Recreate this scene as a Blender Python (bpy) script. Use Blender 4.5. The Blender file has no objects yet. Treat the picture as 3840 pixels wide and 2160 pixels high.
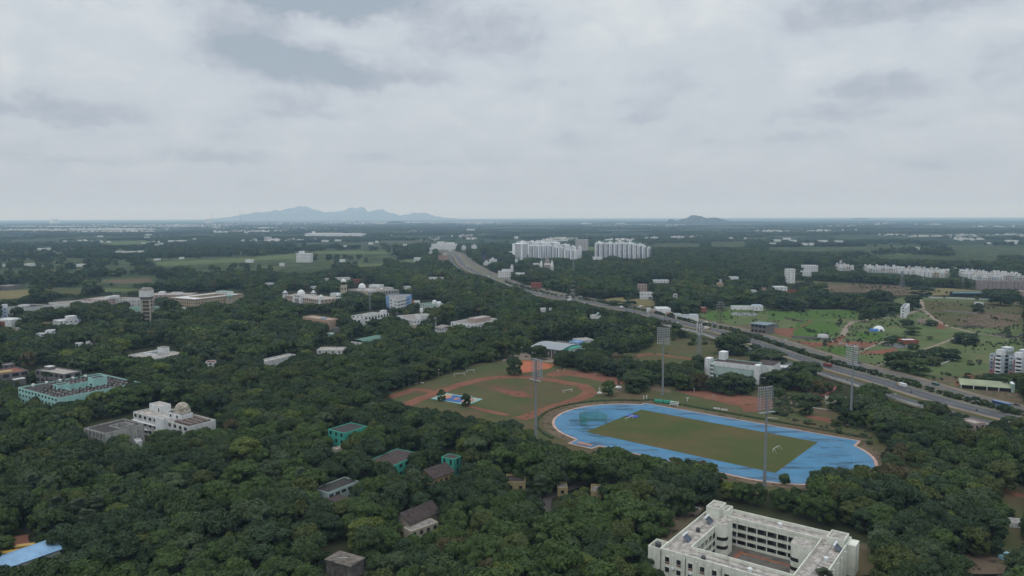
import bpy, math, random
import numpy as np
from mathutils import Vector, Matrix
random.seed(7); RNG=np.random.default_rng(11)
SC=bpy.context.scene
# ------------------------------------------------------------------ camera
F=2802.; CAMH=122.; CX=1920.; CY=1080.; YH=811.
PITCH=math.atan((CY-YH)/F); ROLL=math.atan(11/3840)
CR,SR=math.cos(ROLL),math.sin(ROLL)
cam=bpy.data.cameras.new('camera'); cam.sensor_width=36; cam.lens=36*F/3840; cam.clip_end=300000; cam.clip_start=1
co=bpy.data.objects.new('camera',cam); SC.collection.objects.link(co)
co.matrix_world=Matrix.Translation((0,0,CAMH))@Matrix.Rotation(math.pi/2-PITCH,4,'X')@Matrix.Rotation(-ROLL,4,'Z')
SC.camera=co
# ------------------------------------------------------------------ sky, sun, exposure
SUN_EL,SUN_ROT=math.radians(58),math.radians(210)
w=bpy.data.worlds.new('World'); SC.world=w; w.use_nodes=True
nt=w.node_tree; N=nt.nodes; L=nt.links; N.clear()
def nd(t,**k):
    n=N.new(t)
    for a,b in k.items(): setattr(n,a,b)
    return n
def mth(op,a,b=None,c=None,clamp=False):
    n=N.new('ShaderNodeMath'); n.operation=op; n.use_clamp=clamp
    for i,v in enumerate((a,b,c)):
        if v is None: continue
        if isinstance(v,(int,float)): n.inputs[i].default_value=v
        else: L.new(v,n.inputs[i])
    return n.outputs[0]
def mixc(f,a,b):
    n=N.new('ShaderNodeMix'); n.data_type='RGBA'
    for i,v in ((0,f),(6,a),(7,b)):
        if isinstance(v,(int,float)): n.inputs[i].default_value=v
        elif isinstance(v,tuple): n.inputs[i].default_value=v+(1,)
        else: L.new(v,n.inputs[i])
    return n.outputs[2]
out=nd('ShaderNodeOutputWorld'); tc=nd('ShaderNodeTexCoord'); sep=nd('ShaderNodeSeparateXYZ')
L.new(tc.outputs['Generated'],sep.inputs[0]); X,Y,Z=sep.outputs
az=mth('ARCTAN2',X,Y); el=mth('ARCSINE',mth('MINIMUM',mth('MAXIMUM',Z,-1.),1.))
elp=mth('MAXIMUM',el,0.)
# cloud deck coordinates: direction projected on a flat layer overhead
den=mth('ADD',mth('MAXIMUM',Z,0.),.13)
cmb=nd('ShaderNodeCombineXYZ'); L.new(mth('DIVIDE',X,den),cmb.inputs[0]); L.new(mth('DIVIDE',Y,den),cmb.inputs[1])
def noise(sc_,det,rough,off,vec=None,dist=0.):
    m=nd('ShaderNodeMapping'); m.inputs['Location'].default_value=off; L.new(vec or cmb.outputs[0],m.inputs[0])
    n=nd('ShaderNodeTexNoise'); n.inputs['Scale'].default_value=sc_; n.inputs['Detail'].default_value=det; n.inputs['Roughness'].default_value=rough
    n.inputs['Distortion'].default_value=dist
    L.new(m.outputs[0],n.inputs[0]); return n.outputs[0]
n1=noise(1.1,6,.55,(3.1,.4,0)); n2=noise(2.8,6,.6,(7.7,2.2,0)); n3=noise(.9,3,.5,(1.2,9.4,2))
ac=nd('ShaderNodeCombineXYZ'); L.new(mth('MULTIPLY',az,1.),ac.inputs[0]); L.new(mth('MULTIPLY',el,1.7),ac.inputs[1])
d1=mth('SUBTRACT',noise(8,8,.66,(0,0,0),ac.outputs[0]),.5); d2=mth('SUBTRACT',noise(9,8,.66,(5,3,1),ac.outputs[0]),.5); d3=mth('SUBTRACT',noise(13,8,.62,(2,8,4),ac.outputs[0],.4),.5)
azd=mth('ADD',az,mth('MULTIPLY',d1,.16)); eld=mth('ADD',el,mth('MULTIPLY',d2,.085))
def blob(sx,sy,rx,ry,s,flat=0.):
    a=math.atan((sx-CX)/F); e=math.atan((YH-sy)/F)*math.cos(a)
    u=mth('DIVIDE',mth('SUBTRACT',azd,a),rx/F); v=mth('DIVIDE',mth('SUBTRACT',eld,e),1.35*ry/F)
    v=mth('MAXIMUM',v,mth('MULTIPLY',v,-1.7)) if s>.28 and flat==0 else v
    r=mth('POWER',mth('ADD',mth('MULTIPLY',u,u),mth('MULTIPLY',v,v)),1.35)
    return mth('MULTIPLY',mth('EXPONENT',mth('MULTIPLY',r,-1.)),s)
def total(bl):
    t=None
    for b in bl:
        o=blob(*b); t=o if t is None else mth('ADD',t,o)
    return t
dark=total([(1230,20,420,75,.95),(900,190,190,80,.55),(1330,310,330,62,.75),(1850,170,300,90,.42),(1120,250,200,50,.4),(3330,60,420,75,.5),(230,425,270,42,.55),
  (80,360,120,60,.3),(3230,360,230,40,.42),(3200,455,330,30,.35),(1150,435,200,28,.4),(600,600,260,22,.35),(170,590,230,25,.38),(870,590,170,25,.33),(1960,340,160,45,.3),
  (2330,470,170,24,.35),(2150,560,120,40,.3),(1500,600,330,18,.3),(2780,560,230,22,.25),(3100,545,170,25,.25),(3600,600,200,18,.25),(2900,260,90,30,.2),(380,20,130,25,.4)])
lite=total([(560,70,230,110,.5,1),(1290,130,160,50,.45),(2450,90,420,120,.45),(3150,250,200,55,.4),(30,330,60,110,.5),(1500,250,150,50,.25),(3750,140,200,120,.2),(800,530,120,30,.25)])
v=mth('ADD',.60,mth('MULTIPLY',mth('SUBTRACT',n1,.5),.8)); v=mth('ADD',v,mth('MULTIPLY',mth('SUBTRACT',n2,.5),.3)); v=mth('ADD',v,mth('MULTIPLY',d3,1.05))
v=mth('ADD',v,mth('SUBTRACT',mth('MULTIPLY',lite,.55),mth('MULTIPLY',dark,.74)),clamp=True)
v=mth('ADD',mth('MULTIPLY',mth('SUBTRACT',v,.58),1.12),.59,clamp=True)
rp=nd('ShaderNodeValToRGB'); cr=rp.color_ramp; L.new(v,rp.inputs[0])
cr.elements[0].position=0; cr.elements[0].color=(.345,.415,.485,1); cr.elements[1].position=1; cr.elements[1].color=(.70,.745,.765,1)
for p,c in ((.25,(.455,.505,.575,1)),(.5,(.565,.622,.675,1)),(.72,(.61,.665,.715,1))):
    e=cr.elements.new(p); e.color=c
hz=mth('EXPONENT',mth('MULTIPLY',elp,-9.))
col=mixc(mth('MULTIPLY',hz,.93),rp.outputs[0],(.468,.490,.542))
# an overcast sky is brighter overhead than at the horizon
up=mth('ADD',1.05,mth('MULTIPLY',mth('MAXIMUM',mth('SUBTRACT',Z,.29),0.),2.6))
bgc=nd('ShaderNodeBackground'); L.new(col,bgc.inputs[0]); L.new(up,bgc.inputs[1])
sky=nd('ShaderNodeTexSky'); sky.sky_type='NISHITA'; sky.sun_disc=False; sky.sun_elevation=SUN_EL; sky.sun_rotation=SUN_ROT
bgs=nd('ShaderNodeBackground'); L.new(sky.outputs[0],bgs.inputs[0]); bgs.inputs[1].default_value=.08
ms=nd('ShaderNodeMixShader'); ms.inputs[0].default_value=.94; L.new(bgs.outputs[0],ms.inputs[1]); L.new(bgc.outputs[0],ms.inputs[2]); L.new(ms.outputs[0],out.inputs[0])
sd=bpy.data.lights.new('sun','SUN'); sd.energy=.5; sd.angle=math.radians(14); sd.color=(1,.96,.9)
so=bpy.data.objects.new('sun',sd); SC.collection.objects.link(so)
so.rotation_euler=(math.pi/2-SUN_EL,0,math.pi-SUN_ROT)
so.location=(0,0,400)
SC.view_settings.view_transform='Standard'; SC.view_settings.look='None'; SC.view_settings.exposure=0.0; SC.view_settings.gamma=1
SC.cycles.max_bounces=7; SC.cycles.diffuse_bounces=3; SC.cycles.volume_bounces=3; SC.cycles.transparent_max_bounces=8
SC.cycles.use_denoising=True
HAZE_D=6.2e-5; HAZE_C=(.50,.73,1.0)
# ------------------------------------------------------------------ geometry of the view: pixel of the photo <-> point on a level
def G(x,y,z=0.):
    a,b=x-CX,-(y-CY); a,b=a*CR+b*SR,b*CR-a*SR
    d=(a/F,math.cos(PITCH)+b/F*math.sin(PITCH),-math.sin(PITCH)+b/F*math.cos(PITCH)); t=(CAMH-z)/-d[2]
    return Vector((d[0]*t,d[1]*t,z))
def proj(x,y,z):
    x,y,z=np.asarray(x,float),np.asarray(y,float),np.asarray(z,float)-CAMH
    c,s=math.cos(PITCH),math.sin(PITCH); f=y*c-z*s; u=y*s+z*c
    a,b=x/f*F,u/f*F; a,b=a*CR-b*SR,b*CR+a*SR
    return CX+a,CY-b
ORG={'1':(0,760),'2':(960,760),'3':(1920,760),'4':(2880,760),'5':(0,1200),'6':(960,1200),'7':(1920,1200),'8':(2880,1200),'a':(0,1620),'b':(960,1620),'c':(1920,1620),'d':(2880,1620)}
K=.37267
def S(r,x,y): o=ORG[r]; return (o[0]+x*K,o[1]+y*K)
def SP(spec):   # "7 10,20 30,40 8 5,6": region key followed by points
    r=None; o=[]
    for t in spec.split():
        if ',' in t:
            a,b=t.split(','); o.append(S(r,float(a),float(b)))
        else: r=t
    return o
def inpoly(px,py,poly):
    px=np.asarray(px); py=np.asarray(py); ins=np.zeros(px.shape,bool); n=len(poly); j=n-1
    for i in range(n):
        xi,yi=poly[i]; xj,yj=poly[j]
        if yi!=yj:
            c=((yi>py)!=(yj>py))&(px<(xj-xi)*(py-yi)/(yj-yi)+xi); ins^=c
        j=i
    return ins
# ------------------------------------------------------------------ materials
AL=.74
def mat(name,col,rough=.9,var=.12,scale=.35,stain=None,stain_amt=.0,stain_scale=(.25,.25,.06),spec=.2,col2=None,det=4,holes=0.,lohi=(.5,.72)):
    if name in bpy.data.materials: return bpy.data.materials[name]
    m=bpy.data.materials.new(name); m.use_nodes=True; t=m.node_tree; b=t.nodes['Principled BSDF']
    col=tuple(c*AL for c in col); col2=col2 and tuple(c*AL for c in col2); stain=stain and tuple(c*AL for c in stain)
    b.inputs['Roughness'].default_value=rough; b.inputs['Specular IOR Level'].default_value=spec
    g=t.nodes.new('ShaderNodeNewGeometry')
    n=t.nodes.new('ShaderNodeTexNoise'); n.inputs['Scale'].default_value=scale; n.inputs['Detail'].default_value=det; t.links.new(g.outputs['Position'],n.inputs[0])
    mx=t.nodes.new('ShaderNodeMix'); mx.data_type='RGBA'
    c2=col2 or tuple(c*(1-2.2*var) for c in col); c1=col if col2 else tuple(min(1,c*(1+var)) for c in col)
    mr=t.nodes.new('ShaderNodeMapRange'); mr.inputs[1].default_value=.3; mr.inputs[2].default_value=.7; t.links.new(n.outputs[0],mr.inputs[0])
    t.links.new(mr.outputs[0],mx.inputs[0]); mx.inputs[6].default_value=c1+(1,); mx.inputs[7].default_value=c2+(1,)
    o=mx.outputs[2]
    if stain:
        mp=t.nodes.new('ShaderNodeMapping'); mp.inputs['Scale'].default_value=stain_scale; t.links.new(g.outputs['Position'],mp.inputs[0])
        n2=t.nodes.new('ShaderNodeTexNoise'); n2.inputs['Scale'].default_value=3.; n2.inputs['Detail'].default_value=6; n2.inputs['Roughness'].default_value=.65; t.links.new(mp.outputs[0],n2.inputs[0])
        r2=t.nodes.new('ShaderNodeMapRange'); r2.inputs[1].default_value=lohi[0]; r2.inputs[2].default_value=lohi[1]; r2.inputs[4].default_value=stain_amt; t.links.new(n2.outputs[0],r2.inputs[0])
        m2=t.nodes.new('ShaderNodeMix'); m2.data_type='RGBA'; t.links.new(r2.outputs[0],m2.inputs[0]); t.links.new(o,m2.inputs[6]); m2.inputs[7].default_value=stain+(1,); o=m2.outputs[2]
    if holes:
        n3=t.nodes.new('ShaderNodeTexNoise'); n3.inputs['Scale'].default_value=.16; n3.inputs['Detail'].default_value=7; n3.inputs['Roughness'].default_value=.7; t.links.new(g.outputs['Position'],n3.inputs[0])
        r3=t.nodes.new('ShaderNodeMapRange'); r3.inputs[1].default_value=holes-.05; r3.inputs[2].default_value=holes+.05; t.links.new(n3.outputs[0],r3.inputs[0]); t.links.new(r3.outputs[0],b.inputs['Alpha'])
    t.links.new(o,b.inputs['Base Color']); return m
DIRT=(.10,.085,.075)
def paint(name,c,st=.45): return mat(name,c,.85,.06,.5,DIRT,st)
def roofm(name,c,st=.6): return mat(name,c,.95,.2,.6,(.07,.06,.055),st,(.18,.18,.18))
white=paint('white_paint',(.80,.81,.81)); white2=paint('aged_white_paint',(.66,.66,.64),.7); cream=paint('cream_paint',(.52,.47,.37)); peach=paint('peach_paint',(.52,.38,.28),.3)
tealp=paint('pale_teal_paint',(.38,.64,.59),.2); green_t=paint('teal_paint',(.06,.40,.30),.3); bluep=paint('light_blue_paint',(.25,.40,.66),.15); greyp=paint('grey_render',(.20,.19,.185),.6)
hostelp=paint('pale_green_plaster',(.80,.81,.70),.3); yellowp=paint('ochre_paint',(.42,.33,.17),.5); pinkp=paint('pink_paint',(.47,.36,.33),.3); orangep=paint('orange_paint',(.50,.20,.08),.2); redp=paint('brick_red_paint',(.28,.09,.06),.3)
greywhite=paint('blue_grey_paint',(.24,.27,.32),.15); mint=paint('mint_paint',(.36,.52,.44),.3); tank_c=mat('old_concrete',(.13,.115,.105),.95,.25,.8,(.05,.045,.04),.6)
r_grey=roofm('weathered_roof_slab',(.30,.27,.245)); r_dark=roofm('dark_roof_slab',(.062,.055,.052)); r_white=roofm('white_roof_slab',(.72,.72,.72),.25); r_brown=roofm('brown_tiled_roof',(.078,.057,.053)); r_red=roofm('red_tiled_roof',(.26,.10,.075))
r_light=roofm('stained_roof_slab',(.47,.425,.38),.75); r_metal=mat('grey_metal_roof',(.27,.29,.31),.5,.04,.05,spec=.4); r_blue=mat('blue_sheet_roof',(.24,.41,.60),.5,.07,.3,(.1,.15,.25),.3); r_tblue=mat('pale_blue_sheet',(.30,.50,.58),.5,.05)
r_green=roofm('green_roof_slab',(.13,.24,.19)); glass=mat('dark_window_glass',(.035,.037,.042),.25,.2,.8,spec=.5); shade_m=mat('painted_interior_shade',(.035,.030,.030),.9,.2,.8)  # shade_m: shade of open interiors put into a flat dark colour
steel=mat('galvanised_steel',(.24,.26,.28),.5,.08,1.,spec=.4); steel_d=mat('dark_steel',(.09,.09,.095),.6,.1); bark=mat('bark',(.075,.06,.045),.95,.2,2.); lampm=mat('lamp_glass',(.52,.55,.58),.25,.05,spec=.6)
whitem=mat('white_metal',(.68,.70,.68),.5,.03); plain_w=mat('bright_white_panel',(.75,.77,.78),.45,.03)
# foliage: tint carried by every tree
def leafmat():
    m=bpy.data.materials.new('foliage'); m.use_nodes=True; t=m.node_tree; b=t.nodes['Principled BSDF']; b.inputs['Roughness'].default_value=.75; b.inputs['Specular IOR Level'].default_value=.15
    a=t.nodes.new('ShaderNodeAttribute'); a.attribute_type='INSTANCER'; a.attribute_name='tint'
    g=t.nodes.new('ShaderNodeNewGeometry'); n=t.nodes.new('ShaderNodeTexNoise'); n.inputs['Scale'].default_value=.45; n.inputs['Detail'].default_value=3; t.links.new(g.outputs['Position'],n.inputs[0])
    n2=t.nodes.new('ShaderNodeTexWhiteNoise'); n2.noise_dimensions='3D'
    vm=t.nodes.new('ShaderNodeVectorMath'); vm.operation='SNAP'; vm.inputs[1].default_value=(.7,.7,.7); t.links.new(g.outputs['Position'],vm.inputs[0]); t.links.new(vm.outputs[0],n2.inputs[0])
    ad=t.nodes.new('ShaderNodeMath'); ad.operation='MULTIPLY_ADD'; ad.inputs[1].default_value=1.35; ad.inputs[2].default_value=.20; t.links.new(n.outputs[0],ad.inputs[0])
    a2=t.nodes.new('ShaderNodeMath'); a2.operation='MULTIPLY_ADD'; a2.inputs[1].default_value=.22; t.links.new(n2.outputs[0],a2.inputs[0]); t.links.new(ad.outputs[0],a2.inputs[2])
    sc=t.nodes.new('ShaderNodeVectorMath'); sc.operation='SCALE'; t.links.new(a.outputs['Color'],sc.inputs[0]); t.links.new(a2.outputs[0],sc.inputs[3])
    t.links.new(sc.outputs[0],b.inputs['Base Color']); return m
leaf=leafmat()
# ------------------------------------------------------------------ builders
COL=SC.collection
class MB:
    def __init__(s): s.v=[]; s.f=[]; s.m=[]
    def add(s,vs,fs,mi=0):
        o=len(s.v); s.v+=[tuple(p) for p in vs]; s.f+=[tuple(i+o for i in f) for f in fs]; s.m+=[mi]*len(fs); return s
    def box(s,x0,y0,z0,x1,y1,z1,mi=0):
        v=[(x0,y0,z0),(x1,y0,z0),(x1,y1,z0),(x0,y1,z0),(x0,y0,z1),(x1,y0,z1),(x1,y1,z1),(x0,y1,z1)]
        return s.add(v,[(0,3,2,1),(4,5,6,7),(0,1,5,4),(1,2,6,5),(2,3,7,6),(3,0,4,7)],mi)
    def bar(s,p,q,r,r2=None,n=6,mi=0):
        p,q=Vector(p),Vector(q); r2=r if r2 is None else r2; d=(q-p)
        if d.length<1e-6: return s
        d.normalize(); a=d.cross(Vector((0,0,1)) if abs(d.z)<.9 else Vector((1,0,0))).normalized(); b=d.cross(a); vs=[]
        for c,rr in ((p,r),(q,r2)):
            for i in range(n):
                t=2*math.pi*i/n; vs.append(c+a*(math.cos(t)*rr)+b*(math.sin(t)*rr))
        fs=[(i,(i+1)%n,n+(i+1)%n,n+i) for i in range(n)]+[tuple(range(n))[::-1],tuple(range(n,2*n))]
        return s.add(vs,fs,mi)
    def lathe(s,prof,c=(0,0,0),n=16,mi=0):
        vs=[]; fs=[]
        for r,z in prof:
            for i in range(n):
                t=2*math.pi*i/n; vs.append((c[0]+r*math.cos(t),c[1]+r*math.sin(t),c[2]+z))
        for k in range(len(prof)-1):
            for i in range(n): fs.append((k*n+i,k*n+(i+1)%n,(k+1)*n+(i+1)%n,(k+1)*n+i))
        return s.add(vs,fs,mi)
    def dome(s,c,r,h,n=16,mi=0): return s.lathe([(r*math.cos(a),h*math.sin(a)) for a in np.linspace(0,math.pi/2*.98,7)],c,n,mi)
    def build(s,name,mats,parent=None,smooth=False):
        me=bpy.data.meshes.new(name); me.from_pydata(s.v,[],s.f)
        for m in (mats if isinstance(mats,(list,tuple)) else [mats]): me.materials.append(m)
        if any(s.m): me.polygons.foreach_set('material_index',s.m)
        if smooth: me.polygons.foreach_set('use_smooth',[True]*len(s.f))
        me.update(); o=bpy.data.objects.new(name,me); COL.objects.link(o)
        if parent: o.parent=parent
        return o
def tag(o,label=None,cat=None,group=None,kind=None):
    if label: o['label']=label
    if cat: o['category']=cat
    if group: o['group']=group
    if kind: o['kind']=kind
    return o
def empty(name,loc,rz=0.,label=None,cat=None,group=None):
    o=bpy.data.objects.new(name,None); COL.objects.link(o); o.location=loc; o.rotation_euler=(0,0,rz); o.empty_display_size=.5
    return tag(o,label,cat,group)
def clone(o,parent=None):
    c=o.copy(); COL.objects.link(c)
    if parent: c.parent=parent
    for ch in o.children: clone(ch,c)
    return c
# one window mesh per material pair, shared; every window is an object
_W={}
def window(parent,p,face,w,h,m=None,name='window',proud=.06,frame=None):
    key=(name,(m or glass).name,frame.name if frame else '')
    if key not in _W:
        mb=MB(); mb.box(-.5,-1,0,.5,1,1,0)
        mats=[m or glass]
        if frame:
            mats.append(frame)
            for a in ((-.56,-1.4,-.06,.56,1.4,0),(-.56,-1.4,1,.56,1.4,1.06),(-.56,-1.4,0,-.5,1.4,1),(.5,-1.4,0,.56,1.4,1)): mb.box(*a,1)
        o=mb.build(name,mats); _W[key]=o.data; bpy.data.objects.remove(o)
    o=bpy.data.objects.new(name,_W[key]); COL.objects.link(o); o.parent=parent; o.location=p; o.scale=(w,proud,h)
    o.rotation_euler=(0,0,{'f':0,'b':math.pi,'l':math.pi/2,'r':math.pi/2}[face]); return o
def fit(A,B,C,H):
    a,b,c=G(*A,H),G(*B,H),G(*C,H); u=(b-a); W=u.length; u/=W; v=Vector((-u.y,u.x,0)); D=abs((c-b).dot(v)) if C else 0
    return a,math.atan2(u.y,u.x),W,D
CLEAR=[]   # screen outlines of what the photo leaves uncovered by trees
FOOT=[]    # building plans (world) no tree may grow in
def shell(mb,x0,y0,x1,y1,z0,H,par=.9,t=.3,hole=None,hz=None):
    # outer walls, parapet with a flat top, inner parapet face
    for (a,b) in (((x0,y0),(x1,y0)),((x1,y0),(x1,y1)),((x1,y1),(x0,y1)),((x0,y1),(x0,y0))):
        mb.add([(a[0],a[1],z0),(b[0],b[1],z0),(b[0],b[1],H),(a[0],a[1],H)],[(0,1,2,3)])
    o=[(x0,y0),(x1,y0),(x1,y1),(x0,y1)]; i=[(x0+t,y0+t),(x1-t,y0+t),(x1-t,y1-t),(x0+t,y1-t)]
    for k in range(4):
        j=(k+1)%4
        mb.add([(*o[k],H),(*o[j],H),(*i[j],H),(*i[k],H)],[(0,1,2,3)]); mb.add([(*i[k],H),(*i[j],H),(*i[j],H-par),(*i[k],H-par)],[(0,1,2,3)])
    if hole:
        a0,b0,a1,b1=hole; h=[(a0,b0),(a1,b0),(a1,b1),(a0,b1)]; e=[(a0-t,b0-t),(a1+t,b0-t),(a1+t,b1+t),(a0-t,b1+t)]
        for k in range(4):
            j=(k+1)%4
            mb.add([(*h[k],hz or z0),(*h[j],hz or z0),(*h[j],H),(*h[k],H)],[(3,2,1,0)])
            mb.add([(*h[k],H),(*h[j],H),(*e[j],H),(*e[k],H)],[(3,2,1,0)]); mb.add([(*e[k],H),(*e[j],H),(*e[j],H-par),(*e[k],H-par)],[(3,2,1,0)])
def slab(mb,x0,y0,x1,y1,z,hole=None,t=.3):
    o=[(x0+t,y0+t,z),(x1-t,y0+t,z),(x1-t,y1-t,z),(x0+t,y1-t,z)]
    if not hole: mb.add(o,[(0,1,2,3)]); return
    a0,b0,a1,b1=hole; e=[(a0-t,b0-t,z),(a1+t,b0-t,z),(a1+t,b1+t,z),(a0-t,b1+t,z)]
    for k in range(4):
        j=(k+1)%4; mb.add([o[k],o[j],e[j],e[k]],[(0,1,2,3)])
def world(root,x,y): 
    m=Matrix.Rotation(root.rotation_euler[2],3,'Z'); return root.location+m@Vector((x,y,0))
def foot(root,W,D,m=1.2): FOOT.append([tuple(world(root,x,y))[:2] for x,y in ((-m,-m),(W+m,-m),(W+m,D+m),(-m,D+m))])
def building(name,label,A,B,C,H,wall,roof,cat='building',floors=3,win=None,hole=None,par=.8,clear=None,group=None,wins='flr',wm=None,wsize=(1.4,1.5),frame=None,z0=-.4,D=None,skip=0):
    loc,rz,W,D_=fit(A,B,C or B,H); D=D or D_
    r=empty(name,(loc.x,loc.y,0),rz,label,cat,group)
    if hole: hole=(hole[0]*W,hole[1]*D,hole[2]*W,hole[3]*D)
    mb=MB(); shell(mb,0,0,W,D,z0,H,par,.3,hole); mb.build('wall',wall,r)
    mb=MB(); slab(mb,0,0,W,D,H-par,hole); mb.build('roof',roof,r)
    fh=H/max(floors,1); n=0
    if win:
        for face,ln in (('f',W),('l',D),('r',D)):
            if face not in wins: continue
            k=max(1,int(ln/win))
            for fl in range(skip,floors):
                for i in range(k):
                    if n>=96: break
                    s=(i+.5)*ln/k; z=fl*fh+fh*.32
                    p={'f':(s,0,z),'l':(0,s,z),'r':(W,s,z)}[face]
                    window(r,p,face,wsize[0],min(wsize[1],fh*.6),wm,frame=frame); n+=1
    foot(r,W,D); 
    if clear: CLEAR.append(SP(clear) if isinstance(clear,str) else clear)
    return r,W,D
def blk(root,name,x0,y0,x1,y1,z0,z1,m,rm=None,over=.0,par=0):
    mb=MB()
    if par: shell(mb,x0,y0,x1,y1,z0,z1,par,.25); mb.build(name,m,root); mb=MB(); slab(mb,x0,y0,x1,y1,z1-par,t=.25); return mb.build('roof',rm or m,root)
    mb.box(x0,y0,z0,x1,y1,z1,0)
    if rm: mb.box(x0-over,y0-over,z1+.003,x1+over,y1+over,z1+.25,1)
    return mb.build(name,[m,rm] if rm else m,root)
def gable(root,x0,y0,x1,y1,z0,z1,m,along='x',over=.5,name='roof',th=.15):
    mb=MB(); x0-=over;x1+=over;y0-=over;y1+=over
    if along=='x':
        c=(y0+y1)/2; P=[(x0,y0,z0),(x1,y0,z0),(x1,c,z1),(x0,c,z1),(x0,y1,z0),(x1,y1,z0)]; 
    else:
        c=(x0+x1)/2; P=[(x0,y1,z0),(x0,y0,z0),(c,y0,z1),(c,y1,z1),(x1,y1,z0),(x1,y0,z0)]
    Q=[(p[0],p[1],p[2]-th) for p in P]
    mb.add(P+Q,[(0,1,2,3),(3,2,5,4),(7,6,9,8)[::1],(9,8,10,11)[::1],(0,1,7,6),(4,5,11,10),(0,3,9,6),(3,4,10,9),(1,2,8,7),(2,5,11,8)])
    return mb.build(name,m,root)
def gend(root,x0,y0,x1,y1,z0,z1,m,along='x'):
    c=(y0+y1)/2
    for x in (x0,x1): mb=MB(); mb.add([(x,y0,z0),(x,y1,z0),(x,c,z1)],[(0,1,2)]); mb.build('gable_wall',m,root)
from mathutils.geometry import tessellate_polygon
_LV=[0.02]
NAT={'grass_field','bright_grass','scrub_grass','lush_grass','dry_grass','bare_brown_ground','red_earth','orange_clay'}
_jr=random.Random(17)
def ragged(ps,amp=1.0):
    o=[]
    for a,b in zip(ps,ps[1:]+ps[:1]):
        d=b-a; ln=d.length
        if ln<.5: o.append(a); continue
        n=Vector((-d.y,d.x,0))/ln; k=min(60,max(1,int(ln/4))); s=min(4.,amp*max(1.,a.length/500))
        for j in range(k): o.append(a+d*(j/k)+n*(_jr.uniform(-s,s) if j else 0))
    return o
def flat(name,pts,m,kind='structure',z=None,parent=None,world_=False):
    if z is None: _LV[0]+=.008; z=_LV[0]
    ps=[Vector((p[0],p[1],z)) for p in pts] if world_ else [G(*p,0.) for p in (SP(pts) if isinstance(pts,str) else pts)]
    for p in ps: p.z=z
    if m.name in NAT: ps=ragged(ps,1.1)
    tri=tessellate_polygon([ps]); mb=MB(); mb.add(ps,[t for t in tri])
    # normals up
    f=[]
    for a,b,c in mb.f:
        A,B,C_=(Vector(mb.v[i]) for i in (a,b,c))
        f.append((a,b,c) if (B-A).cross(C_-A).z>0 else (a,c,b))
    mb.f=f; o=mb.build(name,m,parent)
    if kind: tag(o,kind=kind)
    return o
def strip(name,pts,wd,m,z=None):
    if z is None: _LV[0]+=.008; z=_LV[0]
    P0=[G(*p) for p in (SP(pts) if isinstance(pts,str) else pts)]; a=[];b=[]; P=[]
    for p,q in zip(P0,P0[1:]):
        k=min(40,max(1,int((q-p).length/4))); P+=[p+(q-p)*(j/k) for j in range(k)]
    P.append(P0[-1]); wd0=wd
    for i,p in enumerate(P):
        d=(P[min(i+1,len(P)-1)]-P[max(i-1,0)]).normalized(); n=Vector((-d.y,d.x,0))*wd/2; a.append(p+n*_jr.uniform(.82,1.16)); b.append(p-n*_jr.uniform(.82,1.16))
    mb=MB(); vs=[(q.x,q.y,z) for q in a]+[(q.x,q.y,z) for q in b]; n=len(a); mb.add(vs,[(n+i,n+i+1,i+1,i) for i in range(n-1)])
    return tag(mb.build(name,m),kind='structure')
def smooth(pts,k=6):
    P=[np.array(p,float) for p in pts]; o=[]
    for i in range(len(P)-1):
        p0,p1,p2,p3=P[max(i-1,0)],P[i],P[i+1],P[min(i+2,len(P)-1)]
        for j in range(k):
            t=j/k; o.append(.5*((2*p1)+(-p0+p2)*t+(2*p0-5*p1+4*p2-p3)*t*t+(-p0+3*p1-3*p2+p3)*t**3))
    o.append(P[-1]); return o
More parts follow.
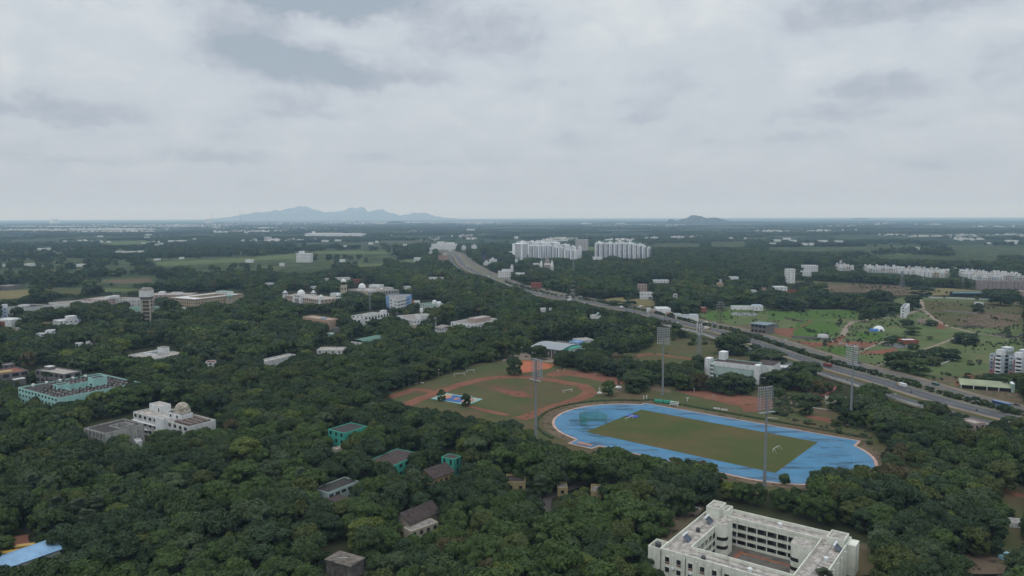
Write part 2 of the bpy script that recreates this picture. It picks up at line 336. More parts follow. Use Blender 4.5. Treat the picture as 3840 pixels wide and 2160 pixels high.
# ------------------------------------------------------------------ terrain
def groundmat():
    m=bpy.data.materials.new('terrain'); m.use_nodes=True; t=m.node_tree; b=t.nodes['Principled BSDF']; b.inputs['Roughness'].default_value=1; b.inputs['Specular IOR Level'].default_value=.0
    def n(k,**kw):
        o=t.nodes.new(k)
        for a,c in kw.items(): setattr(o,a,c)
        return o
    g=n('ShaderNodeNewGeometry')
    def noi(sc,det=4,ro=.55,off=0):
        mp=n('ShaderNodeMapping'); mp.inputs['Location'].default_value=(off,off*.7,0); t.links.new(g.outputs['Position'],mp.inputs[0])
        o=n('ShaderNodeTexNoise'); o.inputs['Scale'].default_value=sc; o.inputs['Detail'].default_value=det; o.inputs['Roughness'].default_value=ro; t.links.new(mp.outputs[0],o.inputs[0]); return o
    def ramp(src,st):
        r=n('ShaderNodeValToRGB'); e=r.color_ramp.elements; e[0].position=st[0][0]; e[0].color=st[0][1]+(1,); e[1].position=st[-1][0]; e[1].color=st[-1][1]+(1,)
        for p,c in st[1:-1]: x=e.new(p); x.color=c+(1,)
        t.links.new(src,r.inputs[0]); return r.outputs[0]
    def mr(src,a,b_,c=0,d=1):
        o=n('ShaderNodeMapRange'); o.inputs[1].default_value=a; o.inputs[2].default_value=b_; o.inputs[3].default_value=c; o.inputs[4].default_value=d; t.links.new(src,o.inputs[0]); return o.outputs[0]
    def mix(f,a,c):
        o=n('ShaderNodeMix'); o.data_type='RGBA'
        for i,v in ((0,f),(6,a),(7,c)):
            if isinstance(v,tuple): o.inputs[i].default_value=v+(1,)
            else: t.links.new(v,o.inputs[i])
        return o.outputs[2]
    w1=noi(.002,3); vm=n('ShaderNodeVectorMath',operation='MULTIPLY_ADD'); vm.inputs[1].default_value=(160,160,0); t.links.new(w1.outputs['Color'],vm.inputs[0]); t.links.new(g.outputs['Position'],vm.inputs[2])
    vo=n('ShaderNodeTexVoronoi',distance='MANHATTAN'); vo.inputs['Scale'].default_value=1/210.; t.links.new(vm.outputs[0],vo.inputs[0])
    sp=n('ShaderNodeSeparateColor'); t.links.new(vo.outputs['Color'],sp.inputs[0])
    fields=ramp(sp.outputs[0],[(0,(.03,.045,.028)),(.3,(.04,.06,.033)),(.5,(.065,.088,.048)),(.68,(.085,.098,.06)),(.85,(.05,.07,.038)),(1,(.12,.115,.08))])
    wood=ramp(noi(.03,3).outputs[0],[(.35,(.022,.034,.022)),(.65,(.05,.07,.036))])
    wm=mr(noi(.0011,5,.6,900).outputs[0],.50,.60); hm=mr(noi(.006,4,.6,300).outputs[0],.54,.64)
    far=mix(hm,mix(wm,fields,wood),wood)
    near=ramp(noi(.05,5).outputs[0],[(.3,(.028,.034,.018)),(.55,(.05,.055,.028)),(.75,(.085,.07,.045))])
    ln=n('ShaderNodeVectorMath',operation='LENGTH'); t.links.new(g.outputs['Position'],ln.inputs[0])
    sc=n('ShaderNodeVectorMath',operation='SCALE'); sc.inputs[3].default_value=AL; t.links.new(mix(mr(ln.outputs[1],1500,2100),near,far),sc.inputs[0]); t.links.new(sc.outputs[0],b.inputs['Base Color']); return m
mb=MB(); rs=[0,150,600,1500,3000,6000,12000,25000,45000]; n=96
mb.v.append((0,0,0))
for r_ in rs[1:]:
    for i in range(n): mb.v.append((r_*math.cos(2*math.pi*i/n),r_*math.sin(2*math.pi*i/n),0))
mb.f=[(0,1+i,1+(i+1)%n) for i in range(n)]
for k in range(len(rs)-2):
    a=1+k*n; b=a+n; mb.f+=[(a+i,b+i,b+(i+1)%n,a+(i+1)%n) for i in range(n)]
mb.m=[0]*len(mb.f)
tag(mb.build('ground',groundmat()),kind='structure')
grass=mat('grass_field',(.105,.105,.05),1,.1,.035,(.135,.088,.058),.85,(.010,.010,.010),col2=(.072,.088,.038),spec=0,det=8,lohi=(.44,.66))
grass_b=mat('bright_grass',(.125,.158,.068),1,.1,.03,(.18,.155,.09),.8,(.008,.008,.008),col2=(.085,.112,.048),det=8,spec=0)
grass_d=mat('scrub_grass',(.115,.13,.065),1,.1,.008,(.035,.05,.028),.95,(.008,.008,.008),col2=(.055,.07,.036),spec=0,det=9,lohi=(.46,.6))
grass_l=mat('lush_grass',(.085,.14,.04),1,.1,.05,(.10,.13,.05),.6,(.02,.02,.02),col2=(.065,.12,.03),spec=0)
drygrass=mat('dry_grass',(.20,.17,.085),1,.1,.02,(.13,.13,.06),.5,(.01,.01,.01),spec=0)
browngr=mat('bare_brown_ground',(.16,.12,.085),1,.12,.03,(.11,.11,.055),.7,(.012,.012,.012),spec=0,holes=.42)
redd=mat('red_earth',(.23,.105,.072),1,.1,.04,(.14,.10,.06),.7,(.02,.02,.02),spec=0,holes=.37)
reds=mat('orange_clay',(.42,.145,.08),1,.06,.06,(.25,.10,.07),.4,(.03,.03,.03),spec=0)
path=mat('pale_dirt_path',(.29,.24,.19),1,.1,.1,spec=0); asphalt=mat('asphalt',(.10,.10,.108),.95,.08,.05,(.16,.15,.14),.5,(.02,.02,.02),spec=.1)
asphalt_o=mat('old_asphalt',(.135,.125,.115),.95,.08,.05,(.20,.17,.14),.6,(.02,.02,.02),spec=.1); concm=mat('concrete',(.36,.33,.29),.95,.1,.3)
trackb=mat('blue_running_track',(.078,.215,.35),.8,.08,.08,(.045,.085,.13),.9,(.012,.05,.03),lohi=(.53,.60),det=6,spec=.15); infield=mat('infield_turf',(.088,.100,.040),1,.05,.03,(.135,.100,.05),.9,(.0075,.0075,.0075),lohi=(.44,.64),det=8,col2=(.072,.092,.033),spec=0)
kerbp=mat('pink_kerb',(.50,.33,.27),.95,.1,.2)
# wide grassland sheets
def gl(name,pts,m,clear=False):
    o=flat(name,pts,m); 
    if clear: CLEAR.append(SP(pts))
    return o
gl('scrubland','1 -200,470 2576,440 2 600,470 1700,470 1500,650 900,700 0,760 1 2576,760 1500,900 -200,990',grass_d)
gl('grassland','4 1100,430 2700,430 2700,720 1900,700 600,640 800,560',grass_d)
gl('grassland','3 1400,330 4 0,330 0,440 3 2500,460 1500,450',grass_d)
for i,(p,m) in enumerate([('1 -150,890 290,880 290,920 180,965 -150,975',drygrass),('1 400,872 830,882 780,922 640,905',grass),('1 1040,862 1500,872 1300,890 1060,895',grass_b),('1 1540,598 2576,548 2 0,545 400,512 400,570 0,578 1 2576,590 1650,640',grass_b),
  ('1 960,400 1480,380 1480,412 1150,425',grass_b),('1 395,1195 590,1185 570,1222 400,1218',grass),('2 1030,622 1290,612 1250,636 1050,642',grass_b),('2 550,492 1000,486 1380,500 1300,520 600,512',grass_b),('1 1100,780 1500,760 1550,800 1250,815 1020,800',browngr),
  ('3 900,975 1100,948 1440,985 1440,1040 1250,1045 1000,1010',drygrass),('3 700,445 830,445 830,482 720,480',grass_b),('3 2000,395 2340,395 2340,440 2010,440',grass_b),('3 1420,415 1900,410 1880,440 1440,445',grass_b),
  ('4 0,450 1020,442 1120,470 900,480 500,492 0,480',grass_b),('4 1840,440 2576,440 2576,520 1900,530 1880,480',grass_b),('4 1200,520 1700,540 2300,560 2300,575 1200,560',grass_b),('2 230,590 760,600 760,650 560,700 200,690',grass_d),
  ('2 1440,572 1600,570 1590,600 1440,590',grass_b)]): gl('field',p,grass_d if p[:6] in ('4 0,45','4 1840','3 1420','3 2000','4 1200') else m,True)
gl('yellow_field','1 740,318 860,318 860,338 740,338',drygrass)
# open country beyond the highway
CD1='4 110,785 500,792 1300,832 1480,856 1860,862 2140,890 2140,915 1600,940 1480,925 1300,935 1260,925 1000,905 600,900 590,870 430,840 250,815'
gl('open_ground',CD1,browngr,True)
gl('dry_field','4 1360,868 1480,850 1860,865 2140,888 2100,915 1640,935 1480,900',drygrass)
gl('open_ground','4 110,785 500,792 1000,815 800,830 430,822',grass)
CD2='3 1920,1105 2230,1045 2500,1050 4 60,1085 200,1095 470,1075 880,1085 930,1105 1040,1190 1200,1135 1400,1115 1560,1000 1500,955 1620,965 2260,985 2440,1025 2576,1000 2576,1300 2576,1400 8 2576,270 2230,290 2215,540 1990,560 1985,605 2200,620 2215,700 2500,715 2576,750 2576,880 2100,775 1500,610 900,430 300,240 0,180 3 2576,1330 2300,1270 1980,1195'
o=gl('meadow','3 1860,1120 1920,1070 2230,1030 2500,1030 4 60,1060 900,1040 1500,930 1620,950 2260,970 2650,990 2700,1500 8 2700,880 2100,775 1500,610 900,430 300,240 0,180 3 2576,1330 2300,1270 1980,1195',grass_b)
CLEAR.append(SP(CD2))
gl('meadow','4 1560,985 2576,1010 2576,1240 2100,1270 1750,1250 1600,1120',grass)
gl('meadow','8 1500,470 1900,420 2230,330 2230,560 1960,600 1850,650 1700,640 1500,560',grass_b)
gl('lawn','4 300,1190 700,1200 700,1350 480,1345 230,1340',grass_l); gl('lawn','3 1960,1100 2400,1090 2200,1180 1960,1180',grass_l); gl('lawn','4 0,1085 900,1090 900,1160 500,1180 400,1170 0,1180',grass_l)
gl('lawn','4 860,1300 1160,1310 1160,1400 900,1370',grass_l); gl('lawn','8 560,280 880,270 780,350 640,350',grass_l)
gl('red_ground','4 0,1270 300,1265 430,1180 440,1200 260,1290 240,1370 60,1320',redd); gl('red_ground','8 430,260 600,215 1100,225 1100,250 930,290 700,250 500,275',redd); gl('red_ground','8 880,350 960,320 1280,285 1310,300 1180,350 960,345',redd)
gl('red_ground','8 1850,630 2050,600 1940,560 2180,545 2200,600 1960,640 1900,680',redd); gl('red_ground','4 1690,1190 1760,1200 1800,1270 1700,1275',redd); gl('red_ground','4 1900,1190 2150,1100 2576,1130 2400,1270 2100,1260',browngr)
gl('red_ground','4 890,1060 960,1050 990,1085 900,1090',redd); gl('red_ground','3 2080,1250 2560,1225 2560,1340 2300,1265',browngr); gl('brown_ground','8 1560,600 1900,560 1960,600 1820,650 1650,620',browngr)
gl('brown_ground','8 180,200 560,235 560,262 430,270',redd); gl('brown_ground','8 2150,700 2576,740 2576,860 2300,790 2120,745',browngr)
strip('dirt_road','8 690,220 740,180 790,80 850,20 4 880,1200 1020,1180 1300,1150 1420,1120 1550,1070 1545,1010 1510,960 1440,930',6,path)
strip('dirt_road','8 430,270 560,250 700,210 760,160',6,redd)
strip('dirt_road','4 1560,1080 1680,1180 1820,1250 2050,1310 2300,1345 2576,1380',5,path); strip('dirt_road','8 1550,305 1650,275 1780,225 1890,180',3.4,path); strip('dirt_road','8 850,350 950,310 1080,255 1190,215',3.2,path)
strip('dirt_road','8 1100,465 1190,420',3,path); strip('dirt_road','8 1700,470 1880,400',1.2,path); strip('dirt_road','4 2490,1000 2540,1040 2640,1070',7,path)
strip('dirt_road','4 1480,930 1360,870 1200,835',5,browngr)
gl('pond','8 1160,245 1380,240 1420,275 1300,290 1180,262',mat('muddy_ground',(.10,.10,.10),.6,.1,.1))
gl('paved_yard','3 2200,1120 2240,1105 2475,1118 2440,1142 2215,1135',mat('paved_yard',(.22,.23,.24),.9,.15,.5))
gl('red_ground','3 1110,712 1250,716 1250,732 1120,730',redd)
# ------------------------------------------------------------------ sports ground
CA='6 1230,768 1530,692 1850,585 2120,495 2320,445 7 -60,400 180,395 330,420 450,470 470,492 700,530 1080,590 1110,640 1130,690 1380,700 1400,650 1610,690 1680,722 2080,740 2300,775 2440,735 2576,735 8 100,715 280,730 480,775 600,800 720,900 700,950 640,1040 1080,1130 1110,1190 1140,1300 1130,1449 d 1060,352 980,320 840,318 700,362 600,322 450,372 390,440 350,545 180,560 0,532 c 2360,503 2230,455 2120,400 2080,330 1980,292 1700,245 1330,225 1210,205 1180,162 1050,132 930,130 860,160 800,205 500,130 330,70 7 250,1190 225,1080 120,1055 0,965 6 2420,1010 2230,985 2200,960 2110,950 2000,905 1700,872 1540,855 1400,795'
CLEAR.append(SP(CA))
gl('sports_ground','6 1100,790 1230,740 1530,660 1850,550 2120,470 2320,420 7 -60,330 330,350 600,480 1080,540 1400,600 1700,680 2300,720 2576,700 8 100,690 480,750 720,800 1100,1000 1400,1130 1400,1449 d 1300,500 700,560 0,640 c 2300,620 1500,400 600,260 200,150 7 -200,1150 6 2200,1100 1700,960 1300,880',grass)
gl('red_track','7 330,552 480,500 700,520 1010,560 1120,600 1115,640 1060,660 930,632 720,585 560,562 400,578',redd)
gl('red_court','7 75,415 200,415 425,452 385,492 260,512 95,538',reds)
gl('path_apron','7 -60,340 140,330 200,360 390,370 430,440 300,425 60,400 -100,420',path)
gl('red_patch','6 2270,683 2400,688 2576,718 7 120,728 215,782 60,782 6 2500,745 2400,705',redd)
gl('red_patch','7 1640,722 1850,708 2250,750 2480,790 2576,800 8 70,800 60,870 7 2576,905 2440,935 2330,930 2300,880 2100,832 1800,765',redd)
gl('red_court','8 240,700 390,638 705,680 650,732 545,778 425,735',mat('dark_clay',(.24,.085,.065),1,.08,.1)); gl('red_patch','8 350,962 480,968 645,1010 650,1052 560,1032 400,992',redd)
gl('brown_patch','7 1380,655 1500,690 1600,715 1600,740 1400,720',browngr); gl('brown_patch','7 820,725 920,735 1100,700 1160,715 950,760 840,760',browngr)
oval=smooth(SP('6 1500,868 1640,805 1800,748 1950,692 2150,632 2350,592 2576,576 7 150,585 350,605 550,640 700,668 765,705 775,745 700,790 560,838 400,890 250,945 80,1005'),4)
strip('running_path',oval,10,redd); strip('running_path',smooth(SP('6 1340,787 1500,738 1620,706 1800,738'),3),8,redd); strip('running_path','6 2110,870 2260,905 2400,940 2540,965',5,redd)
strip('pale_path','8 40,822 200,840 300,856 450,890 720,925',2.2,concm); strip('pale_path','8 -20,990 100,1000',1.5,concm)
CB='7 985,332 1250,335 1520,235 1750,200 1760,235 1860,255 2050,255 2250,340 2400,335 2385,385 2040,392 1930,382 1900,360 1830,360 1800,395 1650,430 1560,382 1240,405 1200,370 1120,370 1050,392 1000,372'
gl('practice_field','7 900,300 1250,300 1520,190 1760,150 1800,180 2100,240 2500,350 2500,420 1600,460 1000,440',grass); CLEAR.append(SP(CB)); CLEAR.append(SP('7 1690,80 1760,70 1900,110 2000,150 1960,190 1840,150'))
strip('running_path','7 1240,370 1400,345 1500,355 1640,380 1820,400',7,redd); gl('grass_patch','7 1730,60 1880,90 2080,180 2400,260 2420,310 2150,230 1900,180 1760,130',grass)
# athletics stadium, laid out in its own frame
TC=Vector((102.9,402.2,0)); TU=Vector((.7706,-.6374,0)); TV=Vector((.6374,.7706,0))
def T(u,v,z=0.): p=TC+TU*u+TV*v; return Vector((p.x,p.y,z))
def arc(cx,r,a0,a1,n=28): return [(cx+r*math.cos(math.radians(a)),r*math.sin(math.radians(a))) for a in np.linspace(a0,a1,n)]
OUT=[(-34.5,-47.3),(-35.2,-54),(-48.6,-54.2),(-48.8,-46.2)]+arc(-42.2,45.6,262,113)[1:]+[(-60,46.6),(70,47.2),(70.2,36.6)]+arc(42.2,46.2,50,-90)
def expand(P,d):
    o=[]; n=len(P)
    ar=sum(P[i][0]*P[(i+1)%n][1]-P[(i+1)%n][0]*P[i][1] for i in range(n)); s=1 if ar>0 else -1
    for i in range(n):
        a=np.array(P[i-1]);b=np.array(P[i]);c=np.array(P[(i+1)%n]); e=(b-a)/max(np.linalg.norm(b-a),1e-6)+(c-b)/max(np.linalg.norm(c-b),1e-6); e/=max(np.linalg.norm(e),1e-6)
        o.append((b[0]+s*e[1]*d,b[1]-s*e[0]*d))
    return o
def tflat(name,P,m): return flat(name,[T(*p) for p in P],m,world_=True)
hull=arc(-42.2,53,262,113)+[(-60,54),(74,52),(76,40)]+arc(42.2,53,48,-90)+[(-34,-56)]
tflat('track_verge',hull,browngr); tflat('track_kerb',expand(OUT,1.5),kerbp); tflat('running_track',OUT,trackb)
tflat('long_jump_pit',[(-37.5,-48.5),(-37,-51.5),(-46,-51.8),(-47.2,-48.6)],mat('pit_sand',(.38,.20,.15),1,.1,.3))
tflat('infield_grass',[(-54,-31.4),(53.8,-31.4),(53.8,31.4),(-54,31.4)],infield)
lane=mat('lane_line_paint',(.22,.35,.50),.8,.03)
mb=MB()
for k in range(8):
    r0=37.2+k*1.16; P=arc(-42.2,r0,270,90,40)+arc(42.2,r0,90,-90,40); Q=arc(-42.2,r0+.14,270,90,40)+arc(42.2,r0+.14,90,-90,40); nn=len(P)
    z=_LV[0]+.01; vs=[T(*p,z) for p in P]+[T(*q,z) for q in Q]; mb.add(vs,[(i,(i+1)%nn,nn+(i+1)%nn,nn+i) for i in range(nn)])
tag(mb.build('lane_markings',lane),kind='structure'); _LV[0]+=.02
# clipped hedge round the stadium
hp=arc(-42.2,56,250,115)+[(-62,58),(-40,58.5),(0,57.5),(40,57),(76,56)]
mb=MB(); rr=random.Random(3)
seg=[]
for i in range(len(hp)-1):
    a,b=np.array(hp[i]),np.array(hp[i+1]); k=max(1,int(np.linalg.norm(b-a)/1.5)); seg+=[a+(b-a)*j/k for j in range(k)]
vs=[];n=len(seg)
for i,p in enumerate(seg):
    d=seg[min(i+1,n-1)]-seg[max(i-1,0)]; d=d/np.linalg.norm(d); nn=np.array([-d[1],d[0]])
    for off,zz in ((-.9,0),(-.75,1.),(0,1.4),(.75,1.),(.9,0)): 
        q=p+nn*(off+rr.uniform(-.15,.15)); vs.append(T(q[0],q[1],max(0,zz+rr.uniform(-.2,.25)*(zz>0))))
mb.add(vs,[(i*5+j,i*5+j+1,i*5+j+6,i*5+j+5) for i in range(n-1) for j in range(4)])
o=mb.build('hedge',mat('hedge_leaves',(.04,.062,.022),.9,.2,.8)); tag(o,'long low clipped dark green hedge curving round the blue running track','hedge')
# net cage for throwing events
c=T(-59.5,-15.5); r=empty('throwing_cage',c,0,'green netted throwing cage on tall poles at the left bend of the blue track','cage')
netm=bpy.data.materials.new('green_net'); netm.use_nodes=True; t=netm.node_tree; b=t.nodes['Principled BSDF']; b.inputs['Base Color'].default_value=(.02,.20,.13,1); b.inputs['Roughness'].default_value=.9; b.inputs['Alpha'].default_value=.48
A=[(-3.2+0,-5),(-6,-1),(-6,3.5),(-2.5,6.5),(3,6.5),(6,3.5),(6.5,-1.5)]; A=[(x*1.25,y*1.15) for x,y in A]
mb=MB()
for i in range(len(A)-1):
    a,b2=A[i],A[i+1]; mb.box
    mb.add([(a[0],a[1],.1),(b2[0],b2[1],.1),(b2[0],b2[1],6.2),(a[0],a[1],6.2)],[(0,1,2,3)])
mb.build('net',netm,r)
for a in A: mb=MB(); mb.bar((*a,0),(*a,6.8),.14,.1); mb.build('pole',steel,r)
mb=MB(); mb.lathe([(1.1,0),(1.1,.06),(0,.061)],(0,0,.02),20); mb.build('throwing_circle',concm,r)
r=empty('landing_mat',T(-50,14),math.atan2(TU.y,TU.x),'thick blue landing mat on the track near the infield corner','mat'); mb=MB(); mb.box(-3.2,-2.4,.1,3.2,2.4,.95); mb.build('cushion',mat('mat_vinyl',(.04,.07,.40),.6,.08),r); mb=MB(); mb.box(-3.3,-2.5,0,3.3,2.5,.1); mb.build('base',steel_d,r)
def goal(p,rz,label,wd=7.3,h=2.5,m=whitem):
    r=empty('goal_post',p,rz,label,'goal','football goals'); s=wd/2
    for x in (-s,s): mb=MB(); mb.bar((x,0,0),(x,0,h),.13); mb.build('post',m,r)
    mb=MB(); mb.bar((-s-.1,0,h),(s+.1,0,h),.13); mb.build('crossbar',m,r)
    mb=MB()
    for x in (-s,s): mb.bar((x,0,h),(x,1.0,h),.08); mb.bar((x,1,h),(x,2.2,.05),.08); mb.bar((x,0,.06),(x,2.2,.06),.1)
    mb.bar((-s,2.2,.08),(s,2.2,.08),.1); mb.build('back_frame',m,r)
tr=math.atan2(TV.y,TV.x)
def gz(r,x,y): return G(*S(r,x,y))
goal(gz('7',1185,1015),math.atan2(TV.y,TV.x)+0,'white football goal beside the blue mat on the infield')
goal(gz('8',75,1330),math.atan2(TV.y,TV.x)+math.pi,'white football goal at the floodlight end of the infield')
goal(gz('7',563,738),.62,'pale goal inside the bend of the red dirt oval'); goal(gz('6',2050,570),.55,'white goal at the wooded edge of the dirt sports field',9); goal(gz('6',2160,535),.5,'narrow white goal furthest along the wooded edge of the field',6)
# floodlight masts
def mast(p,rz,label,H=37.):
    r=empty('floodlight_mast',p,rz,label,'floodlight','four floodlight masts round the stadium')
    mb=MB(); mb.bar((0,0,-.3),(0,0,H*.33),.8,.66,10); mb.bar((0,0,H*.33),(0,0,H*.66),.64,.52,10); mb.bar((0,0,H*.66),(0,0,H+9.5),.5,.32,10); mb.build('pole',steel,r)
    mb=MB()
    for k in range(9): z=H+k*1.2-.3; mb.box(-4.2,-1.0,z,4.2,-.8,z+.12)
    for x in (-4.1,-2,0,2,4.1): mb.box(x-.09,-.75,H-.5,x+.09,-.6,H+9.7)
    mb.build('lamp_rack',steel,r)
    mb=MB(); mb.box(-4.3,-.7,H-1.2,4.3,1.1,H-1.05); mb.build('platform',steel,r)
    for k in range(9):
        for i in range(8):
            key='_lamp'
            if key not in _W:
                m2=MB(); m2.lathe([(.10,.5),(.24,.25),(.30,0),(0,.05)],(0,0,0),8); m2.v=[(x,-z-.1,y) for x,y,z in m2.v]; o=m2.build('lamp',[lampm]); _W[key]=o.data; bpy.data.objects.remove(o)
            o=bpy.data.objects.new('lamp',_W[key]); COL.objects.link(o); o.parent=r; o.location=(-3.68+i*1.05,-1.1,H+k*1.2+.25); o.rotation_euler=(.25,0,0)
    CL=[proj(*(r.location+Vector((dx,0,z)))) for dx,z in ((-5,H+11),(5,H+11),(5,H-2),(1.2,H-2),(1.2,H*.45),(-1.2,H*.45),(-1.2,H-2),(-5,H-2))]
    CLEAR.append(CL)
P2=gz('7',1515,765); P3=T(57.5,78.); P1=gz('7',238,1270); P4=G(2866,1842)
def face(p): d=TC-p; return math.atan2(d.y,d.x)+math.pi/2
mast(P1,face(P1)+.5,'tall floodlight mast at the left end of the blue track rising from trees'); mast(P2,face(P2)-.3,'tall floodlight mast behind the far straight beside a low hedge')
mast(P3,face(P3)+.2,'tall floodlight mast between the track and the highway'); mast(P4,face(P4)+.3,'nearest floodlight mast in front of the infield goal')
# basketball court
c0=[gz('6',*p) for p in ((1755,800),(1912,743),(2285,805),(2132,868))]
flat('court_surface',c0,mat('teal_court_edge',(.20,.42,.40),.9,.08,.3),world_=True)
cc=sum(c0,Vector())/4
def cs(u,v): a=c0[0]+(c0[1]-c0[0])*v; b=c0[3]+(c0[2]-c0[3])*v; return a+(b-a)*u
flat('court_surface',[cs(.06,.1),cs(.94,.1),cs(.94,.9),cs(.06,.9)],mat('tan_court',(.42,.33,.25),.9,.08,.3),world_=True)
flat('court_surface',[cs(.25,.1),cs(.75,.1),cs(.75,.9),cs(.25,.9)],mat('blue_court',(.07,.13,.30),.9,.08,.3),world_=True)
oc=mat('orange_court_paint',(.50,.22,.12),.9,.08,.3)
for cu,ru in ((.5,.055),(.22,.10),(.78,.10)): flat('court_circle',[cs(cu+ru*math.cos(a),.5+ru*2.6*math.sin(a)) for a in np.linspace(0,2*math.pi,21)[:-1]],oc,world_=True)
for u,fl in ((.07,0),(.93,math.pi)):
    p=cs(u,.5); d=c0[3]-c0[0]; a=math.atan2(d.y,d.x)+fl
    r=empty('basketball_hoop',p,a,'basketball hoop at the %s end of the coloured court'%('treed' if u<.5 else 'field'),'basketball hoop','pair of basketball hoops')
    mb=MB(); mb.bar((0,0,0),(0,0,3),.15); mb.bar((0,0,3),(1.3,0,3.4),.12); mb.build('post',steel_d,r); mb=MB(); mb.box(1.3,-.9,2.9,1.38,.9,4.0); mb.build('backboard',whitem,r); mb=MB(); mb.lathe([(.23,0),(.25,.03),(.23,.06)],(1.65,0,3.05),12); mb.build('rim',orangep,r)
# ------------------------------------------------------------------ highway
med=smooth(SP('2 1900,478 2060,530 2100,590 2170,650 2330,730 2576,830 3 200,885 400,935 600,965 850,1000 1200,1070 1400,1110 1700,1180 1900,1235 2200,1290 2450,1370 8 0,225 170,285 400,360 620,430 800,480 1100,560 1400,645 1700,740 2000,825 2300,900 2500,950 2900,1045 3400,1160'),5)
MW=[G(*p) for p in med]; 
# even out the surveyed line
for _ in range(6): MW=[MW[0]]+[(MW[i-1]+MW[i]*2+MW[i+1])/4 for i in range(1,len(MW)-1)]+[MW[-1]]
MN=[]
for i in range(len(MW)):
    d=(MW[min(i+1,len(MW)-1)]-MW[max(i-1,0)]).normalized(); MN.append(Vector((d.y,-d.x,0))*-1 if False else Vector((d.y,-d.x,0)))
def lanef(name,o0,o1,m,i0=0,i1=None,z=None,dash=None,kind='structure'):
    if z is None: _LV[0]+=.008; z=_LV[0]
    i1=i1 or len(MW); mb=MB()
    if dash:
        acc=0
        for i in range(i0,i1-1):
            a,b=MW[i],MW[i+1]; Ls=(b-a).length; k=int(Ls/12)+1
            for j in range(k):
                p=a+(b-a)*(j/k); q=p+(b-a).normalized()*4; n_=MN[i]
                mb.add([(*(p+n_*o0).xy,z),(*(q+n_*o0).xy,z),(*(q+n_*o1).xy,z),(*(p+n_*o1).xy,z)],[(0,1,2,3)])
        return tag(mb.build(name,m),kind=kind)
    vs=[(*(MW[i]+MN[i]*o0).xy,z) for i in range(i0,i1)]+[(*(MW[i]+MN[i]*o1).xy,z) for i in range(i0,i1)]; n=i1-i0
    mb.add(vs,[(k,k+1,n+k+1,n+k) for k in range(n-1)]); return tag(mb.build(name,m),kind=kind)
lp=mat('road_paint',(.45,.45,.43),.8,.1,.2)
lanef('road_verge',-27,46,grass); lanef('road_shoulder',-24,-18.2,mat('dusty_shoulder',(.20,.16,.12),1,.12,.06)); lanef('carriageway',-18.4,-9.2,asphalt_o); lanef('road_median',-9.2,7.,mat('median_verge',(.16,.15,.10),1,.15,.05,(.10,.11,.05),.6,(.03,.03,.03))); lanef('carriageway',7,22,asphalt)
lanef('road_shoulder',22,25,mat('sandy_shoulder',(.27,.20,.14),1,.1,.05)); lanef('service_road',31.5,40.5,asphalt); lanef('lane_lines',-13.9,-13.65,lp,dash=1); lanef('lane_lines',14.3,14.55,lp,dash=1); lanef('edge_line',7.5,7.75,lp); lanef('edge_line',21.3,21.55,lp)
CLEAR.append(SP('3 0,772 180,852 560,930 850,985 1250,1050 1440,1060 1640,1100 1900,1160 2576,1330 8 300,240 900,430 1500,610 2100,775 2576,880 2576,960 2460,920 2300,985 2240,1000 1960,930 1750,830 1700,820 1560,835 1500,890 1340,840 1200,760 1190,700 940,640 880,695 640,610 545,590 530,520 440,430 330,440 250,470 190,430 190,350 150,290 0,270 3 2400,1400 2420,1300 2250,1290 2120,1320 2050,1440 1930,1380 1900,1290 1730,1240 1660,1195 1240,1108 1180,1092 1000,1075 820,1030 600,975 420,975 240,935 0,812'))
CLEAR.append(SP('2 1830,478 1900,470 2060,510 2180,590 2350,690 2576,780 2576,850 2330,748 2100,690 1980,610 1930,540'))
lanef('boundary_wall',41.6,42.1,white2,60,None,z=.9)
# boundary wall of the campus along the service road: sections with height
def wallrun(label,i0,i1,off,h,m,name='compound_wall'):
    mb=MB()
    for i in range(i0,i1-1):
        a=MW[i]+MN[i]*off; b=MW[i+1]+MN[i+1]*off; n_=MN[i]*.15
        mb.add([(*(a-n_).xy,0),(*(b-n_).xy,0),(*(b+n_).xy,0),(*(a+n_).xy,0),(*(a-n_).xy,h),(*(b-n_).xy,h),(*(b+n_).xy,h),(*(a+n_).xy,h)],[(0,1,5,4),(2,3,7,6),(4,5,6,7),(3,0,4,7),(1,2,6,5)])
    return tag(mb.build(name,m),label,'wall')
bpy.data.objects.remove(bpy.data.objects['boundary_wall'])
wallrun('long whitewashed boundary wall between the service road and the campus trees',62,len(MW),42.5,2.2,white2)
# ------------------------------------------------------------------ hostel with a courtyard (nearest building)
def Hq(x,y,z): return G(2460+x*.29503,1860+y*.29503,z)
hz=12.
p0=Hq(735,107,hz); pr=Hq(2490,520,hz); u_=(pr-p0).normalized(); W,D=49.2,46.7
a=p0-Vector((-u_.y,u_.x,0))*D
r=empty('hostel_block',(a.x,a.y,0),math.atan2(u_.y,u_.x),'pale three storey hostel built round a sunken courtyard with open corridors','building')
